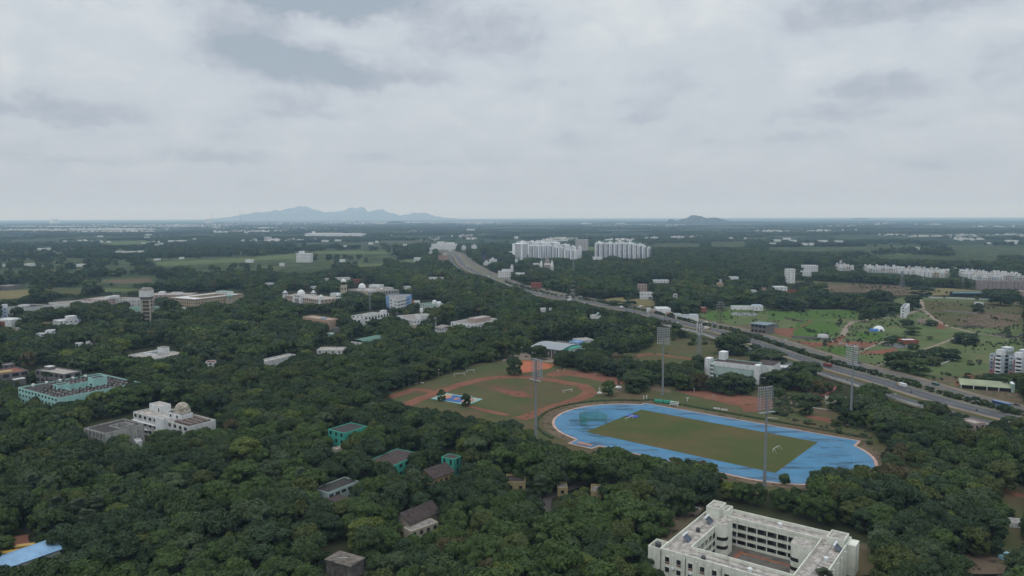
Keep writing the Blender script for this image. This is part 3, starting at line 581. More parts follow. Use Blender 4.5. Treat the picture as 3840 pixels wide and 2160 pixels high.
# local frame: x along the width, y away from the camera; courtyard x 8..41, y 7.2..39.2
hx0,hx1,hy0,hy1=8.,41.,7.2,39.3
mb=MB(); shell(mb,0,0,W,D,-.4,hz,1.0,.3); 
for (a_,b_) in (((hx0,hy0),(hx1,hy0)),((hx1,hy0),(hx1,hy1)),((hx1,hy1),(hx0,hy1)),((hx0,hy1),(hx0,hy0))):
    mb.add([(*a_,hz-2.3),(*b_,hz-2.3),(*b_,hz),(*a_,hz)],[(3,2,1,0)])
e=[(hx0-.3,hy0-.3),(hx1+.3,hy0-.3),(hx1+.3,hy1+.3),(hx0-.3,hy1+.3)]; h_=[(hx0,hy0),(hx1,hy0),(hx1,hy1),(hx0,hy1)]
for k in range(4):
    j=(k+1)%4; mb.add([(*h_[k],hz),(*h_[j],hz),(*e[j],hz),(*e[k],hz)],[(3,2,1,0)]); mb.add([(*e[k],hz),(*e[j],hz),(*e[j],hz-1),(*e[k],hz-1)],[(3,2,1,0)])
mb.build('wall',hostelp,r)
mb=MB(); slab(mb,0,0,W,D,hz-1,(hx0,hy0,hx1,hy1)); mb.build('roof',r_light,r)
mb=MB(); mb.box(hx0-3.5,hy0-3.5,.9,hx1+3.5,hy1+3.5,1.3); mb.build('courtyard_floor',mat('courtyard_paving',(.16,.145,.125),.95,.1,.2,(.05,.045,.04),.9,(.12,.12,.12)),r)
mb=MB()
for b in ((hx0+6,hy0+12,hx0+7.5,hy1-3),(hx0+7.5,hy1-5,hx1-4,hy1-3.6),(hx1-3,hy0+4,hx1-1.8,hy1-8)): mb.box(b[0],b[1],1.303,b[2],b[3],1.33)
mb.build('tile_band',mat('red_tile_band',(.30,.12,.07),.9,.1,.5),r)
# inner rear walls of the corridors, slabs, parapets, columns
mb=MB()
for z in (1.3,4.1,7.0,hz-1.05):
    if z<2: continue
    for b in ((hx0-2.2,hy1+.0,hx1+2.2,hy1+2.4),(hx0-2.2,hy0-2.4,hx1+2.2,hy0),(hx0-2.4,hy0,hx0,hy1),(hx1,hy0,hx1+2.4,hy1)): mb.box(b[0],b[1],z-.2,b[2],b[3],z)
mb.build('floor_slab',hostelp,r)
mb=MB()
for z in (1.6,4.1,7.0):
    for b in ((hx0,hy1-.12,hx1,hy1+.12),(hx0,hy0-.12,hx1,hy0+.12),(hx0-.12,hy0+.13,hx0+.12,hy1-.13),(hx1-.12,hy0+.13,hx1+.12,hy1-.13)): mb.box(b[0],b[1],z-.28,b[2],b[3],z+.62)
mb.build('corridor_parapet',hostelp,r)
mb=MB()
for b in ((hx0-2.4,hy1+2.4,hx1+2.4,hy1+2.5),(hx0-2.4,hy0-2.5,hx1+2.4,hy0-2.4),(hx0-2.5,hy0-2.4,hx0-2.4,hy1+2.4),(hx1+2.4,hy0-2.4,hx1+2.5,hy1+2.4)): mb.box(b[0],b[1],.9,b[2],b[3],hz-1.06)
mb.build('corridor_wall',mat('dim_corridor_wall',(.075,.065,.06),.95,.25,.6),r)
for i in range(10):
    x=hx0+.2+i*(hx1-hx0-.4)/9; mb=MB(); mb.box(x-.16,hy1-.1,1.3,x+.16,hy1+.32,hz-1.2); mb.build('column',hostelp,r)
for i in range(1,9):
    y=hy0+i*(hy1-hy0)/9
    for x in (hx0,hx1): mb=MB(); mb.box(x-.2,y-.16,1.3,x+.2,y+.16,hz-1.2); mb.build('column',hostelp,r)
# doors along the far corridor
for fl in range(3):
    for i in range(9):
        x=hx0+1.9+i*(hx1-hx0-.4)/9
        window(r,(x+.6,hy1+2.38,1.3+fl*2.85+.1),'f',1.0,2.1,mat('door_grey',(.18,.19,.20),.7,.2,.9),'door',.05); window(r,(x-.9,hy1+2.38,1.3+fl*2.85+1),'f',1.1,1.1,glass,proud=.05)
for x in (.35,9,21,33,45,W-.35): mb=MB(); mb.bar((x,-.32,-.3),(x,-.32,hz-.6),.09,n=6); mb.build('drain_pipe',steel_d,r)
for x,y in ((14,2.4),(29,3.1),(W-3,25),(4.,22),(26,D-3.2)): mb=MB(); mb.lathe([(0,0),(.75,0),(.78,1.1),(.3,1.45),(0,1.5)],(x,y,hz-1),10); mb.build('roof_tank',steel_d if x<20 else plain_w,r)
for x0,y0,x1,y1 in ((10,3.5,38,3.6),(3.6,12,3.7,38),(W-4.2,9,W-4.1,38),(12,D-2.2,40,D-2.1)): mb=MB(); mb.box(x0,y0,hz-.9,x1,y1,hz-.8); mb.build('roof_pipe',steel,r)
for i in range(7): mb=MB(); mb.box(4.2+i*6.1,-.75,6.0,5.2+i*6.1,-.08,6.6); mb.build('air_conditioner',plain_w,r)
# round-cornered stair blocks standing in the courtyard
def stair(x0,x1,y0,y1,side):
    rr=1.9; P=[]
    if side>0: P=[(x0,y1),(x0,y0),(x1-rr,y0)]+[(x1-rr+rr*math.sin(t),y0+rr-rr*math.cos(t)) for t in np.linspace(0,math.pi/2,7)[1:]]+[(x1,y1)]
    else: P=[(x1,y1),(x0,y1)]+[(x0+rr-rr*math.cos(t),y0+rr-rr*math.sin(t)) for t in np.linspace(0,math.pi/2,7)]+[(x1,y0)]
    n=len(P); mb=MB(); vs=[(*p,.9) for p in P]+[(*p,hz+1.2) for p in P]; mb.add(vs,[(i,(i+1)%n,n+(i+1)%n,n+i) for i in range(n)]); mb.build('stair_tower',hostelp,r)
    mb=MB(); mb.add([(*p,hz+.9) for p in P],[tuple(range(n))]); mb.build('roof',r_light,r)
    for fl in range(2):
        z=4.0+fl*3.2; mb=MB(); 
        Q=[p for p in P if (p[0]>x1-rr-.01 if side>0 else p[0]<x0+rr+.01) and p[1]<y0+rr+.8]
        Q=[(x1-rr-1.2,y0)]+Q+[(x1,y0+rr+.7)] if side>0 else [(x0,y0+rr+.7)]+Q[1 if Q and Q[0][1]>y0+rr else 0:]+[(x0+rr+1.2,y0)]
        cx,cy=(x0+x1)/2,(y0+y1)/2; Q=[(p[0]+(.05 if p[0]>cx else -.05),p[1]-.05) for p in Q]; k=len(Q)
        mb.add([(*p,z) for p in Q]+[(*p,z+1.25) for p in Q],[(i,i+1,k+i+1,k+i) for i in range(k-1)]); mb.build('stair_opening_shade',shade_m,r)  # dark sheet over the uncut wall paints in the opening's shade
stair(hx0+.1,hx0+3.9,D-19.2,D-12.4,1); stair(hx1-6.8,hx1-.1,D-20.2,D-13.6,-1)
# rooftop stair head, tanks, solar heaters
blk(r,'stair_head',1.2,D-10.6,6.0,D-3.2,hz-1,hz+3.1,hostelp,r_light,par=.5)
blk(r,'stair_head',6.05,D-7.4,8.2,D-2.0,hz-1,hz+1.9,hostelp,r_light,par=.4)
blk(r,'corner_room',W-6.2,D-8.2,W-.6,D-1.2,hz-1,hz+1.5,hostelp,r_light,par=.6)
blk(r,'stair_bay',-4.4,-.2,-.05,6.4,-.4,hz-.2,hostelp,r_light,par=1.2)
mb=MB(); mb.lathe([(0,0),(1.0,0),(1.05,1.6),(.4,1.9),(0,1.95)],(-2.2,3,hz-1.4),12); mb.build('water_tank',steel_d,r)
for n_,(x,y) in enumerate(((3.3,D-15),(3.1,D-34),(W-2.6,D-11.5))):
    s=empty('solar_water_heater',world(r,x,y)+Vector((0,0,hz-1)),r.rotation_euler[2]+(1.57),['solar water heater with white drum beside the roof stair head','solar water heater with white drum near the left front roof corner','solar water heater with dark panel on the right roof wing'][n_],'water heater','roof solar water heaters')
    mb=MB()
    for dx in (-1.6,1.6): mb.bar((dx,0,0),(dx,0,2.0),.06); mb.bar((dx,-1.9,0),(dx,0,1.8),.06)
    mb.build('frame',steel,s); mb=MB(); mb.add([(-1.8,-1.9,.2),(1.8,-1.9,.2),(1.8,-.1,1.7),(-1.8,-.1,1.7),(-1.8,-1.9,.12),(1.8,-1.9,.12),(1.8,-.1,1.62),(-1.8,-.1,1.62)],[(0,1,2,3),(4,7,6,5),(0,4,5,1),(1,5,6,2),(2,6,7,3),(3,7,4,0)]); mb.build('collector_panel',mat('collector_glass',(.05,.07,.11),.25,.1,.5,spec=.5),s)
    for dx in (-1.05,1.05): mb=MB(); mb.bar((dx-.98,.05,2.05),(dx+.98,.05,2.05),.34,n=12); mb.build('drum',plain_w,s)
for i in range(12):
    x=2.5+i*4.05
    window(r,(x,-.0,7.9),'f',1.5,1.7,glass,proud=.07,frame=hostelp); window(r,(x,0,7.25),'f',1.5,.6,redp,'sill_panel',.09)
    window(r,(x,-.0,4.4),'f',1.5,1.7,glass,proud=.07,frame=hostelp); window(r,(x,0,1.2),'f',1.5,1.7,glass,proud=.07,frame=hostelp)
    mb=MB(); mb.box(x+1.75,-.28,-.4,x+2.25,-.003,hz-1.2); mb.build('pilaster',hostelp,r)
for i in range(8):
    y=3+i*5.2
    for fl in range(3): window(r,(W,y,1.2+fl*3.2),'r',1.6,1.8,glass,proud=.07,frame=hostelp)
    mb=MB(); mb.box(W+.003,y+2.2,-.4,W+.8,y+2.6,hz-1.4); mb.build('fin',hostelp,r)
mb=MB(); mb.box(W+.003,D-6,-.4,W+2.6,D-.5,hz-.5); mb.build('side_tower',hostelp,r)
foot(r,W,D,2.5)
CLEAR.append([(2460+x*.29503,1860+y*.29503) for x,y in ((735,40),(2170,420),(2510,470),(2510,760),(2420,930),(2350,1017),(0,1200),(310,1010),(240,950),(60,900),(60,620),(160,540),(640,110))])
CLEAR.append(SP('c 1840,850 1960,770 1990,720 1700,1000 1590,1085 1520,1060 1510,960 1650,940')); CLEAR.append(SP('d 850,1060 960,1110 1060,1180 1040,1300 1060,1380 900,1449 800,1449 840,1240'))
CLEAR.append(SP('d 2360,590 2576,560 2576,880 2430,870 2440,1000 2540,1110 2420,1190 2330,1080 2470,860 2480,700')); CLEAR.append(SP('d 2030,1260 2260,1260 2320,1350 2360,1449 2010,1449'))
gl('yard','c 1500,900 2000,700 1700,1150 1500,1200',browngr); gl('grass_yard','d 800,1150 1100,1150 1150,1449 750,1500',grass); gl('dirt_track','d 860,1130 1080,1190 1060,1240 860,1160',browngr); gl('grass_yard','d 2300,560 2700,500 2700,1449 2300,1449',grass)
strip('brown_lane','d 2320,590 2420,620 2576,670',4,redd); building('wall_block','pale weathered wall end at the right edge below the wood',S('d',2435,905),S('d',2640,925),S('d',2640,880),3,white2,r_light,floors=1)
gl('parking_ground','d 2000,1240 2340,1240 2400,1449 1980,1449',browngr)
# ------------------------------------------------------------------ concrete tank on columns
p=G(*S('b',950,1350),14.5); q=G(*S('b',1090,1270),14.5); l=G(*S('b',705,1280),14.5)
uu=(p-l); W=uu.length; uu.normalize(); D=abs((q-p).dot(Vector((-uu.y,uu.x,0))))
r=empty('concrete_water_tank',(l.x,l.y,0),math.atan2(uu.y,uu.x),'old dark concrete water tank standing on columns above the near trees','water tank')
mb=MB(); mb.box(0,0,9.6,W,D,14.3); mb.build('tank_body',tank_c,r); mb=MB(); mb.box(-.4,-.4,14.3,W+.4,D+.4,14.6); mb.build('cover_slab',mat('stained_slab',(.15,.13,.115),.95,.3,.5,(.30,.25,.16),.6,(.3,.3,.3)),r)
for x in (.3,W/2,W-.3):
    for y in (.3,D-.3): mb=MB(); mb.box(x-.28,y-.28,-.3,x+.28,y+.28,9.6); mb.build('column',tank_c,r)
mb=MB(); mb.box(0,.2,4.8,W,.5,5.3); mb.box(0,D-.5,4.8,W,D-.2,5.3); mb.bar((.3,.3,8.9),(W/2,.35,5.4),.12); mb.build('brace',tank_c,r)
mb=MB(); mb.bar((W*.3,D*.3,14.75),(W*.55,D*.62,14.75),.09); mb.build('pipe',whitem,r)
foot(r,W,D,1); CLEAR.append(SP('b 690,1280 840,1185 1100,1265 1080,1330 970,1449 700,1449'))
# ------------------------------------------------------------------ big teal block with rows of roof panels
def TQ(x,y): return (40+x*.17857,1360+y*.17857)
r,W,D=building('teal_block','big pale teal block with rows of dark roof panels and a tree filled courtyard',TQ(155,515),TQ(985,742),TQ(2420,345),13.,tealp,r_dark,floors=4,win=4.2,hole=(.38,.30,.68,.72),wins='fl',wsize=(1.9,1.3),par=.7,
  clear=[TQ(*p) for p in ((150,500),(640,420),(1450,240),(1800,205),(2430,330),(2420,390),(2350,400),(1950,440),(1620,640),(1400,680),(990,770),(880,750),(700,700),(450,690),(340,800),(270,850),(180,830))])
def panel_rows(root,rects,z,nm=96):
    if '_pan' not in _W:
        mb=MB(); mb.add([(-1.5,-.9,.15),(1.5,-.9,.15),(1.5,.8,1.0),(-1.5,.8,1.0)],[(0,1,2,3),(3,2,1,0)],0); mb.box(1.55,-.9,0,2.1,.2,.7,1); mb.box(-.3,-1.2,0,.3,-.92,.5,1)
        o=mb.build('roof_panel',[mat('dark_panel',(.045,.035,.035),.5,.2,.5),r_light]); _W['_pan']=o.data; bpy.data.objects.remove(o)
    n=0
    for x0,y0,x1,y1,sx,sy in rects:
        y=y0
        while y<y1:
            x=x0
            while x<x1 and n<nm:
                o=bpy.data.objects.new('roof_panel',_W['_pan']); COL.objects.link(o); o.parent=root; o.location=(x,y,z); o.rotation_euler=(0,0,.12); n+=1; x+=sx
            y+=sy
panel_rows(r,((W*.1,D*.74,W*.95,D*.97,5.4,4.2),(W*.7,D*.06,W*.95,D*.7,4.6,4.4),(W*.36,3,W*.68,D*.28,5.2,4.4),(3,D*.32,W*.33,D*.72,5.5,5)),12.35)
blk(r,'stair_tower',W*.60,D*.55,W*.74,D*.72,11.,18.2,tealp,r_dark,par=.5); blk(r,'stair_tower',W*.42,D*.22,W*.53,D*.36,11,15.5,tealp,r_dark,par=.4); window(r,(W*.67,D*.55,13),'f',2.5,1.4); window(r,(W*.47,D*.22,12.6),'f',1.6,2.2)
for k in range(5):
    mb=MB(); mb.lathe([(0,0),(.9,0),(.95,1.5),(.3,1.8),(0,1.8)],(2.2,8+k*D*.16,12.3),10); mb.build('water_tank',plain_w,r)
# ------------------------------------------------------------------ white domed building and its grey neighbour
def WQ(x,y): return (460+x*.14752,1480+y*.14752)
r,W,D=building('domed_hall','white weathered hall with a round stained dome and ribbed roof among trees',WQ(265,432),WQ(1660,812),WQ(2225,600),11.5,white2,r_light,floors=3,win=4.6,wins='fl',wsize=(2.3,1.7),par=.8,
  clear=[WQ(*p) for p in ((255,420),(320,330),(850,210),(1000,200),(1240,300),(1430,165),(1620,300),(1680,440),(2240,560),(2340,520),(2330,610),(2180,690),(1880,830),(1780,900),(1600,850),(1330,850),(1250,900),(1050,860),(700,840),(640,880),(430,880),(540,960),(500,1020),(390,1010),(280,770))])
blk(r,'stair_head',1.2,D*.55,W*.24,D*.93,10.7,14.6,white,r_light,par=.3); window(r,(W*.2,D*.55,11),'f',1.1,2.2)
bx0,bx1,by0,by1=W*.47,W*.74,D*.30,D*.72
blk(r,'dome_drum',bx0,by0,bx1,by1,10.7,14.4,white,r_dark,par=.3); cx,cy=(bx0+bx1)/2+1.2,(by0+by1)/2+1
for x in (.3,.72): window(r,(bx0+(bx1-bx0)*x,by0,12),'f',1.6,1.5)
mb=MB(); mb.lathe([(4.4,0),(4.5,.9),(4.15,1.),(4.15,1.3)],(cx,cy,14.1),24); mb.dome((cx,cy,15.3),4.15,4.6,24); mb.build('dome',mat('stained_dome',(.46,.42,.34),.9,.25,.5,(.16,.11,.09),.8,(.6,.6,.25)),r,True)
mb=MB(); mb.bar((cx,cy,19.7),(cx,cy,21.3),.12,.04); mb.build('finial',steel_d,r)
blk(r,'stair_tower',W*.50,-2.6,W*.64,1.5,-.4,13.3,white,r_light,par=.4)
for i in range(4): y=2.2+i*D*.2; mb=MB(); mb.box(W*.70,y,10.8,W-1.2,y+2.2,11.9); mb.build('roof_rib',mat('dark_rib',(.16,.12,.105),.9,.2,.5,(.35,.3,.27),.4),r)
mb=MB(); mb.lathe([(0,-1.6),(1.2,-1.6),(1.3,1.6),(0,1.6)],(0,0,0),12); mb.v=[(W*.12+z,D*.95+x,13+y) for x,y,z in mb.v]; mb.build('water_tank',r_light,r)
mb=MB(); mb.box(.003,-1.3,7.0,W*.45,-.003,7.2); mb.box(0,-1.3,3.2,W*.3,-.003,3.4); mb.build('balcony_slab',white,r)
r,W,D=building('ribbed_block','grey weathered three storey block with ribbed end wall and dark flat roof',S('5',852,1085),S('5',1060,1140),S('5',1400,1030),10.5,mat('grey_weathered_wall',(.42,.41,.385),.95,.12,.5,(.09,.08,.075),.7,(.3,.3,.05)),r_dark,floors=3,par=.6,
  clear='5 835,1095 930,1020 1340,940 1340,1090 1240,1070 1160,1130 1070,1200 1010,1230 960,1200 880,1190',hole=(.35,.45,.8,.85))
for i in range(6): mb=MB(); mb.box(1+i*(W-2)/5-.3,-.9,-.4,1+i*(W-2)/5+.3,-.003,10.2); mb.build('rib',mat('pale_rib',(.36,.35,.33),.95,.1,.4),r)
for i in range(5):
    for fl in range(3): window(r,(1+(i+.5)*(W-2)/5,0,.9+fl*3.4),'f',2.0,1.7)
building('small_white_house','small white house with pale awning hidden in trees near the domed hall',S('5',1370,1225),S('5',1430,1215),None,4,white,r_white,floors=1,D=6,clear='5 1365,1230 1440,1195 1435,1260 1400,1250')
# ------------------------------------------------------------------ mid-left buildings
def bq(name,label,A,B,C,H,wall,roof,clear=None,**k): return building(name,label,A,B,C,H,wall,roof,clear=clear,**k)
def s_(r,*p): return S(r,*p)
r,W,D=bq('courtyard_block','low white walled building with stained roof and a raised room, in the left wood',s_('5',1290,350),s_('5',1570,385),s_('5',1825,325),8,white2,r_light,'5 1280,345 1330,310 1550,275 1570,245 1660,240 1830,320 1680,350 1630,375 1500,360 1290,370',floors=2,win=5,hole=(.3,.3,.75,.7))
blk(r,'stair_head',W*.30,D*.72,W*.52,D*.93,7,12,white,r_grey)
mb=MB(); mb.box(W*.28,D*.25,7.2,W*.30,D*.74,9.4); mb.box(W*.3,D*.25,7.2,W*.77,D*.28,9.4); mb.build('screen_wall',white,r)
r,W,D=bq('grey_block','unpainted grey block with open bays and roof tarpaulins, cut by the left edge',s_('5',-180,575),s_('5',290,505),s_('5',240,455),9,greyp,r_red,'5 0,480 60,465 280,460 290,540 200,550 230,590 0,600',floors=2,win=5,wsize=(4,2.4),wm=shade_m)
blk(r,'canopy',W*.6,-6,W*.85,-1,-.3,4.4,greyp,r_white)
mb=MB(); mb.box(W*.45,D*.3,8.3,W*.75,D*.6,8.9); mb.build('tarpaulin',mat('yellow_tarpaulin',(.45,.36,.15),.8,.2,.4),r)
r,W,D=bq('grey_block','unpainted grey block with a pale roof terrace next to a leafy tree',s_('5',355,500),s_('5',640,545),s_('5',655,485),9.5,greyp,r_light,'5 345,480 380,455 480,455 655,490 640,560 560,555 550,500 440,520 350,490',floors=2,win=5,wsize=(3.5,2.2),wm=shade_m)
blk(r,'roof_slab',2,D*.4,8,D*.75,8.7,11,greyp,r_white)
for i,(a) in enumerate((('small_house','small grey house with a pitched roof at the left edge',('5',30,455),('5',150,440),7,greyp,r_grey,10,'5 25,450 150,425 150,470 30,475'),
  ('white_roof_house','low white roofed house showing among left trees',('5',352,140),('5',450,138),6,white,r_white,9,'5 350,130 450,128 440,150 400,165 355,150'),
  ('white_house','small white house with a flat roof behind it in the left wood',('5',452,108),('5',560,104),8,white,r_white,9,'5 450,100 560,98 555,125 455,130'),
  ('white_house','sliver of white wall above the courtyard block in the left wood',('5',735,238),('5',812,235),6,white,r_white,7,'5 735,232 812,232 810,250 740,252'),
  ('white_house','pair of white rooms showing left of the courtyard block',('5',862,222),('5',932,220),8,white,r_grey,7,'5 862,212 930,215 925,240 865,242'),
  ('tiled_house','red roofed house with a white wall right of the courtyard block',('5',2065,430),('5',2165,425),6,white,r_red,11,'5 2060,415 2170,405 2165,465 2065,460'),
  ('low_house','long pale roofed low house near the left edge of the campus',('1',120,1265),('1',215,1262),6,cream,r_light,8,'1 115,1260 215,1258 215,1280 120,1280'),)):
    nm,lb,A_,B_,H,wm_,rm_,dd,cl=a; bq(nm,lb,s_(*A_),s_(*B_),None,H,wm_,rm_,cl,floors=2,win=4,D=dd)
r,W,D=bq('white_hall','bright white flat roofed hall with a red brick panel at the left edge',s_('1',-60,1172),s_('1',110,1180),s_('1',200,1158),13,white,r_white,'1 0,1150 90,1140 200,1165 120,1205 75,1245 0,1240',floors=3); blk(r,'brick_panel',W*.28,-.5,W*.62,-.003,0,11,redp)
r,W,D=bq('white_pavilion','low white pavilion with two stepped roofs and a blue end wall in the left wood',s_('1',590,1190),s_('1',790,1170),None,9,white,r_white,'1 585,1180 700,1160 785,1145 820,1165 800,1190 760,1230 700,1215 590,1205',floors=2,win=5,D=16); blk(r,'upper_roof',W*.55,3,W*.98,13,9.02,12,white,r_white,.5); blk(r,'end_wall',W*.98,.5,W+2.5,8,0,8.5,bluep)
r,W,D=bq('long_classroom_block','long low block with ribbed pale roof edge at the upper left of the campus',s_('1',490,1005),s_('1',690,1030),s_('1',800,965),10,white2,r_grey,'1 485,990 640,965 800,962 720,1000 690,1050 560,1030 500,1010',floors=2,win=4)
r,W,D=bq('pink_block','pale pink block with square roof rooms behind the left wood',s_('1',842,970),s_('1',1060,975),s_('1',1090,945),11,pinkp,r_light,'1 838,950 1030,930 1090,930 1060,960 1190,980 1185,1020 1140,1020 1100,985 930,985 850,985',floors=3,win=5); blk(r,'roof_room',W*.8,D*.2,W,D*.8,10,14,white,r_white)
r,W,D=bq('grey_roof_hall','wide grey hipped roof hall between the pink block and the water tower',s_('1',1080,965),s_('1',1380,975),s_('1',1385,955),10,white2,r_grey,'1 1080,945 1250,935 1380,955 1380,985 1200,990',floors=2,win=5)
r,W,D=bq('dark_roof_hall','dark roofed hall with pale blue wall at the upper left',s_('1',215,1062),s_('1',500,1030),s_('1',470,1005),9,white2,r_dark,'1 200,1050 280,1018 340,1010 500,1028 500,1040 390,1055 385,1080 250,1085',floors=2)
r,W,D=bq('blue_house','pale blue building with white roof blocks at the left edge',s_('1',-40,1060),s_('1',75,1052),None,13,mat('very_pale_blue_wall',(.52,.62,.74),.9,.05,.3),r_white,'1 0,1045 130,1030 120,1060 60,1080 60,1150 0,1155',floors=3,win=5,D=12); blk(r,'roof_room',W*.6,2,W*1.05,8,13.02,16,white,r_white)
bq('white_house','white block right of the pale blue building at the left edge',s_('1',180,1030),s_('1',248,1030),None,11,white,r_white,'1 180,1020 250,1022 215,1050 180,1050',floors=2,win=4,D=10)
bq('white_house','pale tower like house beside the long classroom block',s_('1',515,1035),s_('1',580,1035),None,11,white,r_grey,'1 515,1020 580,1030 580,1070 545,1070',floors=3,win=4,D=9)
r,W,D=bq('green_lowrise','pale mint low building left of the water tower',s_('1',1280,1055),s_('1',1435,1065),s_('1',1440,1038),7,mint,r_green,'1 1280,1045 1400,1030 1440,1035 1440,1080 1350,1090',floors=2)
bq('green_lowrise','pale mint low roof right of the water tower',s_('1',1540,1048),s_('1',1610,1046),None,7,mint,r_white,'1 1540,1035 1610,1038 1605,1055 1545,1055',floors=1,D=9)
bq('small_white_house','tiny white roof in front of the long cream building',s_('1',1838,1058),s_('1',1870,1055),None,6,white,r_white,'1 1835,1048 1875,1046 1870,1065 1838,1065',floors=1,D=6)
r,W,D=bq('cream_block','long cream four storey building with rows of windows and a white roof',s_('1',1700,952),s_('1',1962,972),s_('1',2472,918),16,mat('cream_wall',(.47,.39,.28),.9,.05,.4,DIRT,.2),r_white,'1 1695,940 1860,920 2230,880 2330,862 2470,890 2465,925 2390,970 2330,1010 2290,1010 2180,990 2030,1000 1980,1045 1820,1020 1790,990 1700,960',floors=4,win=4.2,wins='fr',wsize=(1.6,2.0),hole=(.3,.25,.75,.8))
mb=MB(); mb.box(-.3,-.3,15.9,W+.3,D+.3,16.3); 
mb=MB(); shell(mb,-.5,-.5,W+.5,D+.5,14.6,15.2,.3,.6); mb.build('cornice',r_grey,r)
blk(r,'entrance_bay',W-1.2,D*.62,W+4,D*.74,-.3,14.4,cream,r_green); 
mb=MB(); mb.dome((W+1,D*.68,14.6),5.5,2.2,16); mb.build('dome',mat('green_dome',(.14,.26,.20),.7,.1,.3),r,True); blk(r,'roof_room',W*.3,D*.80,W*.75,D*.93,15.3,19,white,mat('pale_green_roof',(.30,.42,.36),.8,.1),.5)
r,W,D=bq('pink_lowrise','long low pink building behind the tall square water tower',s_('1',1410,930),s_('1',1915,925),None,9,pinkp,r_light,'1 1405,918 1570,895 1640,893 1800,895 1915,915 1910,925 1690,935 1640,950 1550,950 1540,925 1410,935',floors=2,win=6,D=30); blk(r,'roof_room',W*.32,8,W*.42,18,8.3,12.5,white,r_white); blk(r,'roof_room',W*.58,6,W*.78,16,8.3,11.5,white,r_light)
bq('shed','grey roofed shed at the left edge before the scrubland',s_('1',-60,838),s_('1',75,840),None,7,greyp,r_grey,'1 0,818 75,825 75,860 0,862',floors=1,D=30)
# square water tower
b=G(*s_('1',1487,1195)); H=40.
r=empty('water_tower',b,.12,'tall square water tower with open concrete frame and pale hooded tank','water tower'); t_=4.9
mb=MB()
for sx in (-1,1):
    for sy in (-1,1): mb.box(sx*t_-.6,sy*t_-.6,-.3,sx*t_+.6,sy*t_+.6,H*.66)
mb.build('frame_column',cream,r)
for k in range(6):
    z=3+k*H*.66/6
    mb=MB(); 
    for s in (-1,1): mb.box(-t_,s*t_-.35,z,t_,s*t_+.35,z+.9); mb.box(s*t_-.35,-t_+.4,z+.01,s*t_+.35,t_-.4,z+.89)
    mb.build('frame_beam',cream,r)
mb=MB(); mb.box(-3.6,-3.6,0,3.6,3.6,H*.66); mb.build('core',mat('tower_core',(.20,.17,.13),.95,.2,.4),r)
for k in range(6):
    for x in (-1.8,1.8): window(r,(x,-3.6,1.5+k*H*.11),'f',1.7,2.4)
mb=MB(); mb.lathe([(6.8,H*.64),(8.4,H*.74)],(0,0,0),4); mb.v=[((x-y)*.70711,(x+y)*.70711,z) for x,y,z in mb.v]; mb.build('corbel',greyp,r)
mb=MB(); mb.box(-6.2,-6.2,H*.735,6.2,6.2,H*.93); mb.build('tank',white,r); mb=MB(); mb.lathe([(9.1,H*.93),(6,H*1.0),(0,H*1.01)],(0,0,0),4); mb.v=[((x-y)*.70711,(x+y)*.70711,z) for x,y,z in mb.v]; mb.build('roof',r_grey,r)
foot(r,1,1,6); CLEAR.append(SP('1 1438,940 1555,940 1550,1010 1535,1030 1530,1185 1438,1180 1440,1020'))
# ------------------------------------------------------------------ palace-like college buildings
def VQ(x,y): return (1040+x*.25621,1040+y*.25621)
def palace_tower(root,x,y,w,z,h,m=cream,dr=None):
    t=empty('corner_kiosk',(x,y,0),0); t.parent=root; mb=MB(); mb.box(-w,-w,-.4,w,w,z); mb.build('kiosk_wall',m,t)
    mb=MB(); mb.box(-w-.4,-w-.4,z,w+.4,w+.4,z+.4)
    for sx in (-1,1):
        for sy in (-1,1): mb.box(sx*w*.8-.25,sy*w*.8-.25,z+.4,sx*w*.8+.25,sy*w*.8+.25,z+h)
    mb.box(-w-.4,-w-.4,z+h,w+.4,w+.4,z+h+.4); mb.build('kiosk_frame',m,t); mb=MB(); mb.dome((0,0,z+h+.4),w*.85,w*.95,14); mb.bar((0,0,z+h+.3+w*.9),(0,0,z+h+w+1.8),.2,.05); mb.build('dome',white,t,True)
r,W,D=bq('palace_college','pinkish palace like college with central dome and small corner domes',VQ(85,260),VQ(640,330),VQ(850,290),15,mat('palace_wall',(.50,.41,.35),.9,.06,.4,DIRT,.2),r_light,None,floors=3,win=4.6,wins='fr',wsize=(1.7,2.6),skip=1)
CLEAR.append([VQ(*p) for p in ((80,215),(250,190),(340,200),(380,165),(430,210),(530,235),(640,250),(680,215),(720,250),(810,225),(850,260),(850,310),(780,370),(640,375),(560,345),(440,370),(260,370),(240,330),(150,340),(90,270))])
PD=r
for x,y in ((2,2),(W*.33,D-3),(W-3,2),(W-3,D-3)): palace_tower(r,x,y,2.6,15,3.4,white)
px=W*.44
blk(r,'portal',px-9,-3.2,px+9,6,-.4,19,white,r_light,par=.8); blk(r,'pier',px-9.6,-4.4,px-5.4,-3.21,-.4,14.5,white); blk(r,'pier',px+5.4,-4.4,px+9.6,-3.21,-.4,14.5,white)
for i in range(3): window(r,(px-3.2+i*3.2,-3.2,3.5),'f',2.1,10,mat('tall_glass',(.10,.07,.06),.4,.1))
for i in range(5): window(r,(px-6+i*3,-3.2,15.4),'f',1.6,1.9,shade_m)
mb=MB(); mb.lathe([(5,0),(5.1,1.4),(4.7,1.6)],(px,3,18.6),20); mb.dome((px,3,20.1),4.9,4.6,20); mb.bar((px,3,24.5),(px,3,26.6),.3,.05); mb.build('dome',white,r,True)
r,W,D=bq('palace_college','grey domed palace like hall with a bell kiosk, behind dark cypress like trees',VQ(1040,172),VQ(1330,215),VQ(1560,150),13,mat('grey_cream_wall',(.40,.38,.33),.9,.06,.4,DIRT,.35),r_grey,None,floors=2,win=4.6,wins='fr',wsize=(1.7,3))
